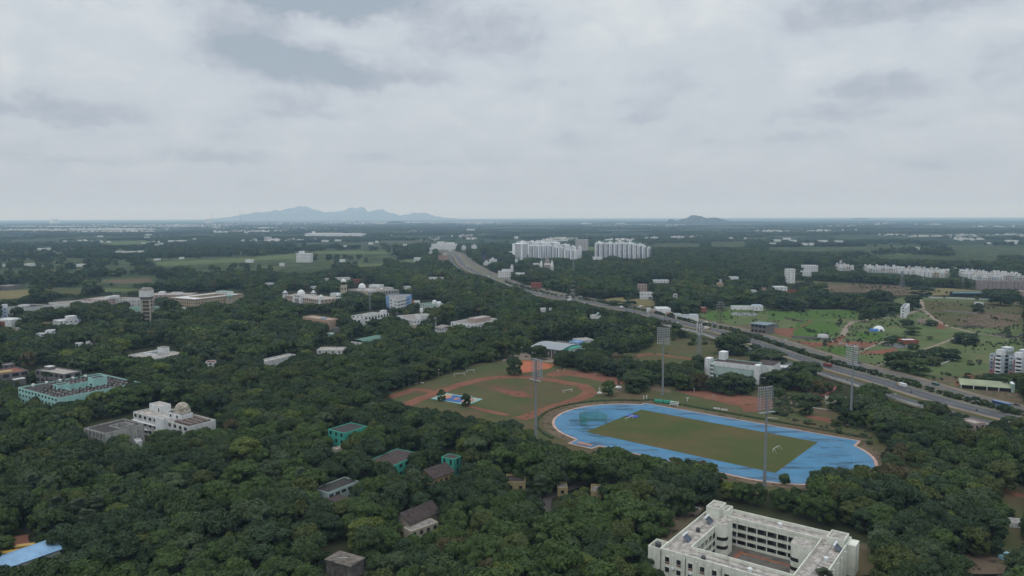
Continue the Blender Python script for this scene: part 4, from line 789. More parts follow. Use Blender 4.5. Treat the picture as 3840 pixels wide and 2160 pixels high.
CLEAR.append([VQ(*p) for p in ((940,220),(935,140),(970,115),(1010,140),(1040,170),(1130,160),(1240,130),(1300,65),(1340,100),(1390,75),(1440,100),(1500,105),(1510,150),(1680,150),(1680,180),(1560,185),(1500,200),(1420,190),(1360,260),(1300,240),(1200,210),(1040,190),(1010,210))])
blk(r,'upper_hall',W*.40,1,W*.95,min(D*.5,14),12.2,15.5,white,r_light,par=.4)
mb=MB(); mb.lathe([(5.4,0),(5.5,1.4),(5.,1.6)],(W*.55,5,17),20); mb.dome((W*.55,5,18.4),5.3,5.2,20); mb.bar((W*.55,5,23.4),(W*.55,5,25.4),.3,.05); mb.build('dome',white,r,True)
blk(r,'portal',W*.8,-3,W*1.0,0-.003,-.4,14.5,cream,r_light)
for i in range(3): window(r,(W*.83+i*2.6,-3,2),'f',1.5,9,shade_m)
print('palace2',W,D)
bq('white_annex','white roofed annex behind the right side of the grey domed hall',VQ(1340,112),VQ(1500,116),None,16,white,r_white,None,floors=2,D=14); bq('grey_annex','long grey roofed annex right of the grey domed hall',VQ(1565,160),VQ(1700,150),None,10,white,r_grey,None,floors=1,D=20)
q=G(*VQ(975,260)); m_=r.matrix_basis.inverted()@q
palace_tower(r,W+2,D*.4,2.4,12.5,3.,cream)
r=empty('bell_kiosk',q,.2,'cream clock like kiosk tower at the left end of the grey domed hall','tower'); mb=MB(); mb.box(-5,-5,-.3,5,5,15); mb.build('wall',cream,r); palace_tower(r,0,0,4.4,15.05,6,cream)
for x in (-2.2,2.2): window(r,(x,-5,9),'f',1.8,3,shade_m)
# blue and white office block: blue flanks, stepped white front
A_,B_,C_=VQ(1640,290),VQ(1755,312),VQ(1930,268)
H=19.
pts=[G(*VQ(*p),H) for p in ((1588,272),(1640,283),(1752,318),(1885,290),(1935,268))]
bk=[p+Vector((0,22,0)) for p in (pts[-1],pts[0])]
r=empty('blue_office',(pts[0].x,pts[0].y,0),0,'light blue and white four storey block with folded front and paired windows','building'); P=[p-pts[0] for p in pts+bk]
for i,(a,b) in enumerate(zip(P,P[1:]+P[:1])):
    mb=MB(); mb.add([(a.x,a.y,-.4),(b.x,b.y,-.4),(b.x,b.y,H),(a.x,a.y,H)],[(0,1,2,3)]); mb.build('wall',white if i in (1,2) else bluep,r)
    if i in (1,2,3):
        d=(b-a); ln=d.length; an=math.atan2(d.y,d.x); k=2 if i!=2 else 3
        for fl in range(4):
            for j in range(k):
                for dj in (-.6,.6):
                    t=(j+.5)/k; o=window(r,(a.x+d.x*t+math.cos(an)*dj*3,a.y+d.y*t+math.sin(an)*dj*3,1.6+fl*4.1),'f',2.3,1.9); o.rotation_euler=(0,0,an)
n_=len(P); mb=MB(); mb.add([(p.x*.985,p.y*.985+.1,H-.9) for p in P],[tuple(range(n_))]); mb.build('roof',r_grey,r)
mb=MB(); 
for i in (1,2): a,b=P[i],P[i+1]; mb.add([(a.x*1,a.y+2.5,H),(b.x,b.y+2.5,H),(b.x,b.y+2.5,H+1.5),(a.x,a.y+2.5,H+1.5)],[(0,1,2,3),(3,2,1,0)])
mb.build('roof_railing',white,r)
FOOT.append([tuple((p+pts[0]).xy) for p in P]); CLEAR.append([VQ(*p) for p in ((1580,265),(1700,262),(1800,255),(1945,255),(1940,330),(1920,400),(1830,440),(1780,420),(1700,405),(1640,430),(1600,415))])
bq('orange_annex','small orange brown annex right of the blue and white block',VQ(1925,340),VQ(1998,330),None,11,orangep,r_brown,[VQ(*p) for p in ((1930,315),(2000,320),(1990,360),(1940,375))],floors=2,D=10)
bq('white_annex','white walled low roof between the orange annex and the mint building',VQ(1995,350),VQ(2088,348),None,9,white,r_white,[VQ(*p) for p in ((1995,340),(2090,340),(2088,365),(2000,365))],floors=1,D=10)
r,W,D=bq('mint_block','white and mint green building with rounded roof turrets and a dark roof',VQ(2085,380),VQ(2270,410),VQ(2390,378),11,mat('mint_white',(.50,.56,.52),.9,.05,.4),r_green,[VQ(*p) for p in ((2085,365),(2170,320),(2200,330),(2330,340),(2390,350),(2390,430),(2290,435),(2100,410))],floors=3,win=5)
for x,y in ((W*.4,D*.7),(W*.97,D*.5)): mb=MB(); mb.lathe([(3.2,8),(3.2,13),(2.4,14.6),(0,15.3)],(x,y,0),14); mb.build('turret',white,r)
r,W,D=bq('peach_block','peach two storey building with brown framed bays and a flat pink roof',VQ(370,572),VQ(745,625),VQ(785,590),11,peach,mat('peach_roof',(.45,.33,.26),.9,.1,.3,DIRT,.2),[VQ(*p) for p in ((300,565),(430,540),(545,520),(640,540),(785,545),(790,580),(770,660),(640,665),(560,640),(370,600),(305,590))],floors=2)
for i in range(5): window(r,((i+.55)*W/5,0,1.5),'f',7.5,6.5,redp,'bay_frame',.1); window(r,((i+.55)*W/5,-.1,1.6),'f',6.,5.6,peach,'bay_panel',.12)
blk(r,'blue_skylight',W*.58,D*.3,W*.72,D*.6,10.3,11.4,r_blue)
r,W,D=bq('white_complex','broad white college complex with arched bays behind a big dark tree',VQ(1085,560),VQ(1330,580),VQ(1690,530),13,white,r_grey,[VQ(*p) for p in ((1080,540),(1200,500),(1350,490),(1510,480),(1600,500),(1700,520),(1690,550),(1560,560),(1540,600),(1470,620),(1460,580),(1410,530),(1310,590),(1290,700),(1230,680),(1180,600))],floors=3,win=5,wins='fr',wsize=(2.6,2.6),hole=(.25,.3,.6,.8))
blk(r,'roof_room',W*.75,D*.75,W*.95,D*.95,12,16.5,white,r_white); blk(r,'front_bay',W*.25,-5,W*.75,-.003,-.4,11.5,white,r_light,par=.4)
for i in range(2):
    for fl in range(2): window(r,(W*.38+i*W*.25,-5,1.2+fl*5),'f',3.6,3.2,shade_m)
r,W,D=bq('white_school','white school block with a cylindrical tank on its upper roof',VQ(1745,560),VQ(1990,620),VQ(2180,555),10.5,white,r_grey,[VQ(*p) for p in ((1740,545),(1810,540),(1850,575),(1990,590),(2010,520),(2070,510),(2080,465),(2110,470),(2120,510),(2190,560),(2130,600),(2110,640),(2060,620),(2010,665),(1990,620),(1830,605))],floors=2,win=4,wins='fr')
blk(r,'upper_block',W*.7,D*.3,W*1.0,D*.75,9.6,14.5,white,r_light,par=.4); mb=MB(); mb.lathe([(.9,14),(.9,16.5),(1.9,17),(1.9,20.5),(1.2,21.3),(0,21.4)],(W*.8,D*.5,0),14); mb.build('water_tank',plain_w,r)
r,W,D=bq('white_villa','white and pink walls with stepped roofs ending the college row on the right',s_('2',1960,1200),s_('2',2200,1225),s_('2',2380,1160),10,white,r_grey,'2 1955,1190 2110,1150 2200,1145 2300,1160 2380,1150 2380,1180 2300,1200 2290,1235 2110,1250 2080,1200 2000,1225',floors=2,win=5); blk(r,'upper_block',W*.35,D*.3,W*.7,D*.8,9,13.5,pinkp,r_light,par=.4)
r,W,D=bq('verandah_house','white verandah house with a grey pitched roof below the villa cluster',s_('2',1800,1252),s_('2',1865,1268),s_('2',1935,1235),7,white,r_grey,'2 1795,1240 1930,1212 1940,1240 1930,1290 1850,1305 1800,1290',floors=2,win=3); gable(r,0,0,W,D,7.0,9.0,r_grey)
r,W,D=bq('curved_hall','low hall with a long curved green grey roof in the middle of the wood',s_('2',958,1395),s_('2',1080,1408),s_('2',1135,1345),8,white2,r_green,'2 955,1380 1010,1355 1135,1335 1120,1370 1080,1395 1060,1425 980,1425',floors=2,win=4)
mb=MB()
for k in range(7):
    a0,a1=math.pi*k/7,math.pi*(k+1)/7; f=lambda a:(W/2-W/2*math.cos(a),7.9+2.2*math.sin(a)); (x0,z0),(x1,z1)=f(a0),f(a1); mb.add([(x0,0,z0),(x1,0,z1),(x1,D,z1),(x0,D,z0)],[(0,1,2,3)])
mb.build('vault_roof',r_green,r)
bq('weathered_house','white weathered house with a flat stained roof in the middle wood',s_('6',610,300),s_('6',870,300),s_('6',880,270),8,white2,r_light,'6 600,330 620,265 700,262 880,262 875,330 730,325',floors=2,win=5)
bq('weathered_house','narrow stained roof with a raised end room, left in the middle wood',s_('6',80,420),s_('6',400,345),None,7,white2,r_light,'6 75,420 200,385 350,330 430,320 300,385 210,445 90,445',floors=1,D=9)
bq('grey_hut','small grey pitched hut under the peach building',s_('2',785,1262),s_('2',845,1258),None,6,greyp,r_grey,'2 780,1250 850,1240 845,1300 790,1305',floors=1,D=8); bq('pale_shed','pale green shed roof in the wood below the grey hut',s_('2',705,1310),s_('2',765,1322),None,5,mint,r_white,'2 700,1300 770,1315 765,1328 705,1318',floors=1,D=6)
bq('yellow_wall_house','tiny cream wall among trees below the white school',s_('2',1555,1232),s_('2',1612,1232),None,5,cream,r_light,'2 1552,1225 1615,1225 1612,1255 1556,1252',floors=1,D=6)
bq('blue_shed','blue tarpaulin covered shed right of the peach building',s_('2',735,1205),s_('2',768,1208),None,6,white,r_blue,'2 728,1195 775,1190 775,1220 730,1222',floors=1,D=8)
bq('long_shed','pale blue roofed shed between the two palace like buildings',s_('2',798,915),s_('2',862,908),None,7,white,r_tblue,'2 795,905 865,898 862,915 800,920',floors=1,D=12)
bq('grey_roof_hall','wide grey roofed hall behind the palace like buildings',s_('2',790,762),s_('2',950,758),None,9,white2,r_grey,'2 785,745 950,740 945,775 840,782',floors=1,D=24); bq('red_frame_building','dark red roofed open frame behind the domed hall',s_('2',975,775),s_('2',1060,772),None,10,redp,r_brown,'2 975,762 1060,760 1040,800 990,790',floors=2,win=4,D=10)
for lb,A_,B_,H,wm_,dd in (('small white house on the left slope behind the pink palace',('2',105,812),('2',185,806),8,white,9),('low white roofed house behind the cream building',('2',692,762),('2',730,762),7,white,8),('long white sliver of roof behind the pink palace dome',('2',560,845),('2',612,842),7,white,7),
  ('white house with a red roof edge in the wood above the yellow green trees',('2',1738,752),('2',1820,752),9,white,9),('tiny white house right of the red edged one',('2',1865,752),('2',1890,750),7,white,6),('small white twin house on the far side of the yellow green trees',('2',1490,845),('2',1560,842),8,white,9),
  ('small grey white house in the left scrub beside a pale path',('2',235,608),('2',280,608),8,white,8),('white open sided house near the far bend of the highway',('2',1588,552),('2',1655,555),15,white,12)):
    bq('white_house',lb,s_(*A_),s_(*B_),None,H,wm_,r_white,[(s_(*A_)[0]-1,s_(*A_)[1]-3),(s_(*B_)[0]+1,s_(*B_)[1]-3),(s_(*B_)[0],s_(*B_)[1]+6),(s_(*A_)[0],s_(*A_)[1]+6)],floors=2,win=4,D=dd)
def mids(name,label,rg,x0,x1,yt,H,wall,roof,dd,yb=None,win=5,fl=3,extra=None):
    A_,B_=s_(rg,x0,yt),s_(rg,x1,yt); yb=yb or yt+14
    r,W,D=bq(name,label,A_,B_,None,H,wall,roof,[(A_[0]-1,A_[1]-3),(B_[0]+1,B_[1]-3),(B_[0]+1,s_(rg,0,yb)[1]),(A_[0]-1,s_(rg,0,yb)[1])],floors=fl,win=win,D=dd)
    if extra:
        for (a,b,c,d,h,m) in extra: blk(r,'roof_room',W*a,D*b,W*c,D*d,H-.7,H+h,m,r_white)
    return r,W,D
mids('office_tower','white slab office with stacked floor bands standing alone in the fields','2',402,540,512,24,white,r_white,25,572,5,6,[(.15,.2,.45,.8,6,white)])
mids('orange_house','brown and cream house beside the far highway bend','2',1835,1920,530,19,mat('tan_wall',(.42,.30,.23),.9,.1,.3),r_light,14,575,5,4,[(.5,.1,.95,.9,4,cream)])
mids('white_mall','long white stepped building at the far end of the highway','2',1765,2010,418,20,white,r_white,40,455,8,3,[(.22,.1,.5,.8,8,white),(.55,.1,.9,.8,5,white)]); mids('low_house','low white house below the long white building','2',1745,1800,455,8,white,r_white,14,464,5,1)
for a in (('white house right of the long white building past the highway','2',2068,2110,440,14,465),('white house with a pointed roof room furthest along the highway','2',2168,2220,432,15,460),('tiny white house on the left verge at the far bend','2',1738,1775,495,7,510),('white house on the right verge at the far bend','2',1935,1970,470,8,480),
  ('white house group nearest the highway on its right side','2',2435,2560,690,14,742),('tall white house cut behind that house group','2',2560,2590,640,12,670),('white house in trees right of the highway','2',2345,2420,570,12,595),('low house under the white house in trees','2',2290,2345,600,8,615)):
    lb,rg,x0,x1,yt,H,yb=a; mids('white_house',lb,rg,x0,x1,yt,H,white,r_white,12,yb,4,3,[(.3,.2,.65,.8,3.5,white)])
r,W,D=mids('factory_shed','very long white factory sheds far away near the plain','2',490,1065,312,16,white,r_white,90,330,None,1,[(.1,.3,.14,.5,14,white),(.05,.1,.6,.8,3,white)])
mids('far_white_building','white building far out in the centre of the plain','2',2120,2190,264,22,white,r_white,40,275,None,1); mids('billboard_house','dark purple hoarding above shops right of the highway','2',2272,2315,525,16,mat('purple_hoarding',(.10,.07,.14),.8,.2,.5),r_grey,6,552,None,1)
# ------------------------------------------------------------------ sports hall and neighbours
def HQ(x,y): return (1900+x*.1941,1240+y*.1941)
A_,B_,C_=HQ(490,305),HQ(1050,378),HQ(1270,262)
loc,rz,W,D=fit(A_,B_,C_,8.); r=empty('sports_hall',(loc.x,loc.y,0),rz,'sports hall with a broad curved grey metal roof and teal end porch','sports hall')
mb=MB()
K_=10; top=lambda t: 8+2.3*math.sin(math.pi*t); ys=[-1+(D+2)*k/K_ for k in range(K_+1)]
vs=[(-1,ys[k],top(k/K_)) for k in range(K_+1)]+[(W+1,ys[k],top(k/K_)) for k in range(K_+1)]+[(-1,ys[k],top(k/K_)-.25) for k in range(K_+1)]+[(W+1,ys[k],top(k/K_)-.25) for k in range(K_+1)]
n=K_+1; mb.add(vs,[(k,n+k,n+k+1,k+1) for k in range(K_)]+[(2*n+k,2*n+k+1,3*n+k+1,3*n+k) for k in range(K_)]+[(0,2*n,3*n,n)]+[(k,k+1,2*n+k+1,2*n+k) for k in range(K_)]+[(n+k,3*n+k,3*n+k+1,n+k+1) for k in range(K_)]); mb.build('roof',r_metal,r)
mb=MB(); mb.box(0,0,-.3,W,D,7.7); mb.build('wall',mat('hall_wall',(.17,.14,.14),.9,.2,.4,(.4,.4,.38),.5,(.1,.1,.5)),r)
for i in range(9): mb=MB(); mb.box(i*W/9+.3,-.25,-.3,i*W/9+.8,-.003,7.5); mb.build('column',whitem,r)
mb=MB(); mb.add([(W+.2,-1,0),(W+.2,D,0)]+[(W+.2,-1+(D+1)*(1-k/K_),top(1-k/K_)-.5) for k in range(K_+1)],[tuple(range(K_+3))]); mb.build('gable_wall',green_t,r)
blk(r,'porch',W+.25,D*.15,W+7,D*.95,-.3,5.8,green_t,r_metal,.4); blk(r,'porch_roof',W+.3,D*.3,W+5,D*.8,6.1,8.6,mint,green_t)
for i in range(9): mb=MB(); mb.lathe([(.7,0),(.7,1.1),(0,1.3)],(W*(.15+i*.09),D+1.5,7.9),8); mb.build('vent',r_light,r)
foot(r,W,D); CLEAR.append([HQ(*p) for p in ((480,300),(630,185),(1000,200),(1380,235),(1385,310),(1340,360),(1200,400),(1130,340),(1000,370),(980,430),(800,450),(760,380),(660,350),(560,315),(490,330))])
CLEAR.append([HQ(*p) for p in ((20,480),(140,430),(440,440),(430,490),(700,530),(870,480),(900,620),(640,600),(250,540),(260,490),(130,480))])
bq('blue_annex','light blue flat topped block behind the sports hall',HQ(1205,200),HQ(1385,225),HQ(1400,180),9.5,bluep,r_blue,[HQ(*p) for p in ((1200,160),(1290,145),(1400,165),(1390,240),(1200,230))],floors=2,win=4)
bq('rubble_roof_house','low house with a stained roof between trees behind the blue annex',HQ(1410,190),HQ(1680,170),None,6,white2,r_light,[HQ(*p) for p in ((1410,150),(1480,130),(1680,150),(1680,180),(1500,210),(1410,200))],floors=1,D=14)
# stadium side office
def EQ(x,y): return (2600+x*.1941,1300+y*.1941)
r,W,D=building('stadium_office','white and mint stadium office with tall panels and a brown flat roof',EQ(345,275),EQ(1195,372),EQ(1355,310),13,mint,r_brown,floors=4,par=.5)
mb=MB(); mb.box(W*.06,-.35,9.6,W,-.003,13.2); mb.build('fascia',white,r)
for i in range(7): window(r,(W*.13+i*W*.122,0,3.4),'f',4.3,6.,mat('pale_mint_panel',(.48,.60,.55),.8,.05),'wall_panel',.12)
for i in range(7): window(r,(W*.08+i*W*.122,0,1.0),'f',1.9,2.3)
blk(r,'end_tower',-4.5,-1.5,-.4,5.5,-.3,14.6,white,white); blk(r,'end_tower',W-.2,-2,W+3.6,4,-.3,13.6,white,white)
for k in range(4): mb=MB(); mb.box(-.2,-1.9,1.6+k*3,2.6,-.36,2.6+k*3); mb.build('balcony',white,r)
blk(r,'water_tank_room',1.5,D*.75,6.5,D*1.2,12.5,18.2,plain_w,white); blk(r,'rear_wing',W*.85,D+.1,W*1.25,D*2.2,-.3,11.5,white,r_brown)
foot(r,W,D); CLEAR.append([EQ(*p) for p in ((215,245),(420,240),(420,130),(600,130),(610,210),(1060,260),(1150,220),(1570,260),(1570,330),(1340,470),(1310,620),(1230,700),(1190,560),(930,560),(880,530),(740,545),(500,575),(350,600),(330,640),(230,560))])
r,W,D=bq('orange_annex','orange walled annex with white parapet right of the stadium office',EQ(1520,335),EQ(1660,335),None,9,orangep,r_light,[EQ(*p) for p in ((1510,300),(1740,315),(1660,440),(1520,475))],floors=2,D=12); r,W,D=bq('blue_front_shop','long low white roofed building with a dark blue front beside the highway',EQ(1680,395),EQ(1900,395),None,7,white,r_white,[EQ(*p) for p in ((1670,350),(1910,360),(1900,410),(1800,440),(1660,440))],floors=1,D=9); blk(r,'signboard',1,-.4,W*.8,-.003,3.5,6.3,mat('navy_board',(.03,.05,.16),.7,.1))
bq('long_pale_wall_house','long cream roofed store beside the dark red court',s_('8',582,785),s_('8',800,800),None,4.5,cream,r_light,'8 580,740 640,738 820,760 815,795 740,780 590,800',floors=1,D=7)
for a in (('tan and white gatehouse near the end of the wood by the highway',('8',2080,1040),('8',2190,1030),9,'8 2050,1010 2200,1000 2190,1070 2140,1110 2060,1165 2040,1130 2090,1060'),): bq('gatehouse',a[0],s_(*a[1]),s_(*a[2]),None,a[3],pinkp,r_light,a[4],floors=2,win=3,D=10)
# statues, boards, benches
def figure(r,m,h,pose):
    mb=MB(); s=h/1.8
    def q(*a): return tuple(x*s for x in a)
    if pose=='throw': J=[(q(-.25,0,0),q(-.12,.05,.48),q(0,0,.92)),(q(.3,0,0),q(.28,-.05,.45),q(.06,0,.92))]
    else: J=[(q(-.12,0,0),q(-.12,0,.48),q(-.08,0,.92)),(q(.12,0,0),q(.12,0,.48),q(.08,0,.92))]
    for a,b,c in J: mb.bar(a,b,.07*s,.09*s,8); mb.bar(b,c,.09*s,.12*s,8)
    if pose=='throw': hp,ch,hd=q(.02,0,.95),q(-.18,0,1.35),q(-.32,0,1.62)
    else: hp,ch,hd=q(0,0,.92),q(0,0,1.4),q(0,0,1.68)
    mb.bar(hp,ch,.17*s,.2*s,8); mb.bar(ch,hd,.07*s,.06*s,8); mb.lathe([(.01,-.13*s),(.1*s,-.06*s),(.11*s,.02*s),(.07*s,.1*s),(0,.13*s)],hd,10)
    if pose=='throw': arms=((ch,q(.1,.1,1.6),q(.42,.1,1.75)),(ch,q(-.3,-.1,1.1),q(-.1,-.2,.85)))
    else: arms=((ch,q(.27,0,1.1),q(.3,-.1,.85)),(ch,q(-.27,0,1.1),q(-.2,-.2,1.2)))
    for a,b,c in arms: mb.bar(a,b,.07*s,.055*s,8); mb.bar(b,c,.055*s,.04*s,8)
    if pose=='throw': mb.lathe([(0,-.03),(.14*s,-.02),(.14*s,.02),(0,.03)],q(.48,.1,1.8),12)
    return mb.build('figure',m,r)
p=G(*HQ(2165,1110)); r=empty('discus_statue',p,.3,'dark statue of a throwing athlete on a round white plinth','statue'); mb=MB(); mb.lathe([(3.6,0),(3.4,.35),(2.2,.5),(1.9,1.3),(0,1.4)],(0,0,0),18); mb.build('plinth',white,r); o=figure(r,mat('dark_bronze',(.04,.035,.03),.5,.1),5.2,'throw'); o.location=(0,0,1.35)
p=G(*HQ(1795,1215)); r=empty('white_statue',p,.3,'white standing statue on a white base left of the small lawn tree','statue'); mb=MB(); mb.lathe([(2.0,0),(1.9,.5),(1.0,.7),(.9,1.3),(0,1.35)],(0,0,0),12); mb.build('plinth',white,r); o=figure(r,white,3.4,'stand'); o.location=(0,0,1.3)
for k,(rg,x,y,w_,lb) in enumerate((('7',2060,905,4.2,'white advertising board by the stadium hedge, left of two'),('7',2137,918,4.2,'white advertising board by the stadium hedge, right of two'),('6',1610,650,3,'white bench by the wood edge, nearer of two'),('6',1668,640,3,'white bench by the wood edge, further of two'))):
    r=empty('board' if k<2 else 'bench',gz(rg,x,y),-.45,lb,'board' if k<2 else 'bench')
    if k<2: mb=MB(); mb.box(-w_/2,-.06,.5,w_/2,.06,1.5); mb.build('panel',whitem,r); mb=MB(); mb.bar((-w_/2+.2,0,0),(-w_/2+.2,0,.5),.07); mb.bar((w_/2-.2,0,0),(w_/2-.2,0,.5),.07); mb.build('post',steel,r)
    else:
        mb=MB(); mb.box(-w_/2,-.3,.42,w_/2,.3,.52); mb.build('seat',whitem,r); mb=MB(); mb.box(-w_/2,.26,.52,w_/2,.34,1.0); mb.build('backrest',whitem,r)
        for sx in (-1,1): mb=MB(); mb.box(sx*w_*.4-.1,-.28,0,sx*w_*.4+.1,.28,.42); mb.build('leg',concm,r)
r=empty('green_shelter',gz('7',1530,845),-.45,'pair of green tarpaulin covered stacks beside the track kerb','shelter')
for x in (-3.2,3.2): mb=MB(); mb.lathe([(0,-3),(1.9,-3),(1.9,3),(0,3)],(0,0,0),12); mb.v=[(x+z,xx,1.3+yy*.8) for xx,yy,z in mb.v]; mb.build('tarpaulin',mat('green_tarp',(.03,.22,.14),.7,.1,.5),r)
r=empty('judges_stand',gz('7',1622,878),-.5,'small white stepped judges stand on the track kerb','stand'); 
for k in range(4): mb=MB(); mb.box(-2.6,k*.9,k*.75+.5,2.6,k*.9+.9,k*.75+.62); mb.build('step',whitem,r)
mb=MB()
for x in (-2.5,2.5): mb.bar((x,0,0),(x,0,.5),.1); mb.bar((x,3.5,0),(x,3.5,3.6),.1); mb.bar((x,0,.5),(x,3.5,2.9),.09)
mb.build('frame',whitem,r)
for k,(x,y) in enumerate(((1325,808),(1355,798),(1765,825),(2028,805),(458,550),(528,530),(838,580),(1832,735))):
    r=empty('marker_post',gz('7',x,y),0,['white gate pillar by the hedge gap, left of two','white gate pillar by the hedge gap, right of two','white signboard post in the grass beyond the hedge','thin pale post on the red ground right of the signboard','leftmost pale volleyball pole on the red strip','second pale pole on the red strip','pale pole on the red strip under the tree row','slim pale pole beside the red ground near the floodlight'][k],'post')
    mb=MB(); mb.box(-.22,-.22,0,.22,.22,2.6 if k<3 else 3.2); mb.build('shaft',whitem if k<3 else concm,r); mb=MB(); mb.box(-.35 if k!=2 else -1,-.3,2.6 if k<3 else 3.2,.35 if k!=2 else 1,.3,2.8 if k<3 else 3.35); mb.build('cap',whitem,r)
# ------------------------------------------------------------------ teal and ochre houses in the near wood
def tealhouse(lb,A_,B_,C_,H,wall,roof,clear,**k): return bq(k.pop('name','teal_house'),lb,A_,B_,C_,H,wall,roof,clear,**k)
tealhouse('bright teal three storey house end with square windows and a dark roof',s_('6',725,1098),s_('6',888,1138),s_('6',1000,1040),10.5,green_t,r_dark,'6 722,1097 800,1060 880,1040 980,1040 890,1130 850,1160 830,1225 780,1220 740,1160',floors=3,win=3.4,wins='fl',wsize=(1.7,1.7),par=.3)
r,W,D=tealhouse('small cream arched roof room below the teal house end',s_('6',765,1285),s_('6',805,1300),s_('6',860,1240),5,cream,r_light,'6 740,1290 800,1240 860,1235 850,1270 810,1320 800,1340',floors=1,name='arched_room')
r,W,D=tealhouse('long dark roofed house with a bright teal fascia in the near wood',s_('b',1365,348),s_('b',1660,213),None,7,green_t,r_brown,'b 1350,345 1505,283 1500,345 1370,390',floors=2,D=15,wins='f',win=4,wsize=(2.2,1.5),par=.15); CLEAR.append(SP('b 1290,290 1340,245 1600,165 1610,185 1370,285')); 
tealhouse('teal square block with pale roof behind the ochre gabled house',s_('b',1865,248),s_('b',1990,275),s_('b',2058,240),9,green_t,r_brown,'b 1865,240 1910,212 2050,220 2040,350 2010,360 1925,290 1870,280',floors=2,win=3,wsize=(1.2,2.6),par=.15)
A_,B_=s_('b',1785,470),s_('b',1992,395)
r,W,D=building('ochre_house','ochre walled house with a brown gabled roof in the near wood',A_,B_,None,4.5,yellowp,r_brown,floors=1,D=12,win=2.6,wins='f',clear=SP('b 1770,370 1920,300 2000,370 1995,420 1900,480 1800,500 1850,440')); gable(r,0,0,W,D,4.52,7.5,r_brown); gend(r,.05,0,W-.05,D,4.5,7.45,yellowp)
r,W,D=tealhouse('small house with a red wall and dark roof right of the ochre gabled house',s_('b',1905,585),s_('b',1985,545),None,4,mat('coral_wall',(.50,.14,.09),.9,.08,.4),r_dark,'b 1905,575 1980,545 1975,580 1920,592',floors=1,D=6,name='red_house',par=.1)
r,W,D=tealhouse('long white banded house with a dark roof left in the near wood',s_('b',725,612),s_('b',1035,490),None,7,mat('pale_aqua_wall',(.40,.50,.47),.9,.06,.5,DIRT,.4),r_dark,'b 720,600 780,550 1020,450 1035,490 920,550 910,620 870,680 780,700 770,745 745,745 735,670',floors=2,D=9,win=3.2,wins='f',wsize=(2.4,1.3),name='banded_house',par=.3)
blk(r,'front_wing',-1,-8,5,-.003,-.3,4.6,mat('pale_aqua_wall',(.4,.5,.47)),r_brown,.5)
r,W,D=building('brown_roof_house','large brown roofed house with cream end wall in the middle of the near wood',s_('b',1545,930),s_('b',1850,800),None,4.2,cream,r_brown,floors=1,D=10,clear=SP('b 1420,815 1630,735 1555,895')); gable(r,0,0,W,D,4.25,7.6,r_brown,'x'); gend(r,.05,0,W-.05,D,4.2,7.55,cream)
r,W,D=building('cream_wing','low cream wing with a grey slab roof in front of the large brown roof',s_('b',1560,1000),s_('b',1835,905),None,3.6,cream,r_grey,floors=1,D=5,win=3,wins='f',par=.15,clear=SP('b 1560,960 1640,965 1830,908 1800,945 1700,985 1695,1050 1590,1035'))
tealhouse('ochre walled house with a pale roof left of the brown lane',s_('c',458,560),s_('c',560,560),s_('c',660,500),4,yellowp,r_light,'c 450,540 520,450 665,455 665,510 560,580 540,605 460,600',floors=1,win=4,name='ochre_house'); 
tealhouse('cream roofed house half hidden right of the brown lane',s_('c',792,595),s_('c',900,600),None,3.6,yellowp,r_grey,'c 770,510 800,515 920,560 900,630 820,640 790,610',floors=1,D=9,name='ochre_house')
tealhouse('dark roofed ochre house at the left of the two lane houses',s_('c',-60,500),s_('c',135,500),None,5,yellowp,r_brown,'c 0,420 100,420 140,490 130,550 80,560 0,520',floors=1,D=10,win=3,name='ochre_house')
strip('brown_lane','c 370,860 345,780 355,690 450,620 560,590 700,540 850,480',4,mat('dark_lane',(.085,.07,.065),1,.1,.2)); CLEAR.append(SP('c 345,830 335,720 355,680 470,600 560,590 400,690 400,840'))
# long blue roofed shed at the lower left corner, yellow vehicles beside it
A_,B_=s_('a',-160,1440),s_('a',610,1170)
loc,rz,W,D=fit(A_,B_,B_,6.5); D=11.
r=empty('blue_roof_shed',(loc.x,loc.y,0),rz,'long shed with a light blue sheet roof running out of the lower left corner','shed'); mb=MB(); mb.box(0,0,-.3,W,D,6.3); mb.build('wall',white2,r); gable(r,0,0,W,D,6.4,8.2,r_blue,'x',.7); gend(r,0.02,0,W-.02,D,6.3,8.1,white2)
blk(r,'roof_end',W*.985,D*.25,W+.9,D*.55,6.4,8.5,white,r_blue); foot(r,W,D)
CLEAR.append(SP('a 0,1320 0,1080 130,1075 280,1060 270,1170 320,1180 260,1230 480,1150 600,1130 640,1170 600,1200 480,1240 400,1250 200,1290 120,1290 60,1400 0,1440'))
gl('red_yard','a -100,1060 120,1075 290,1050 330,1200 150,1290 -100,1400',redd)
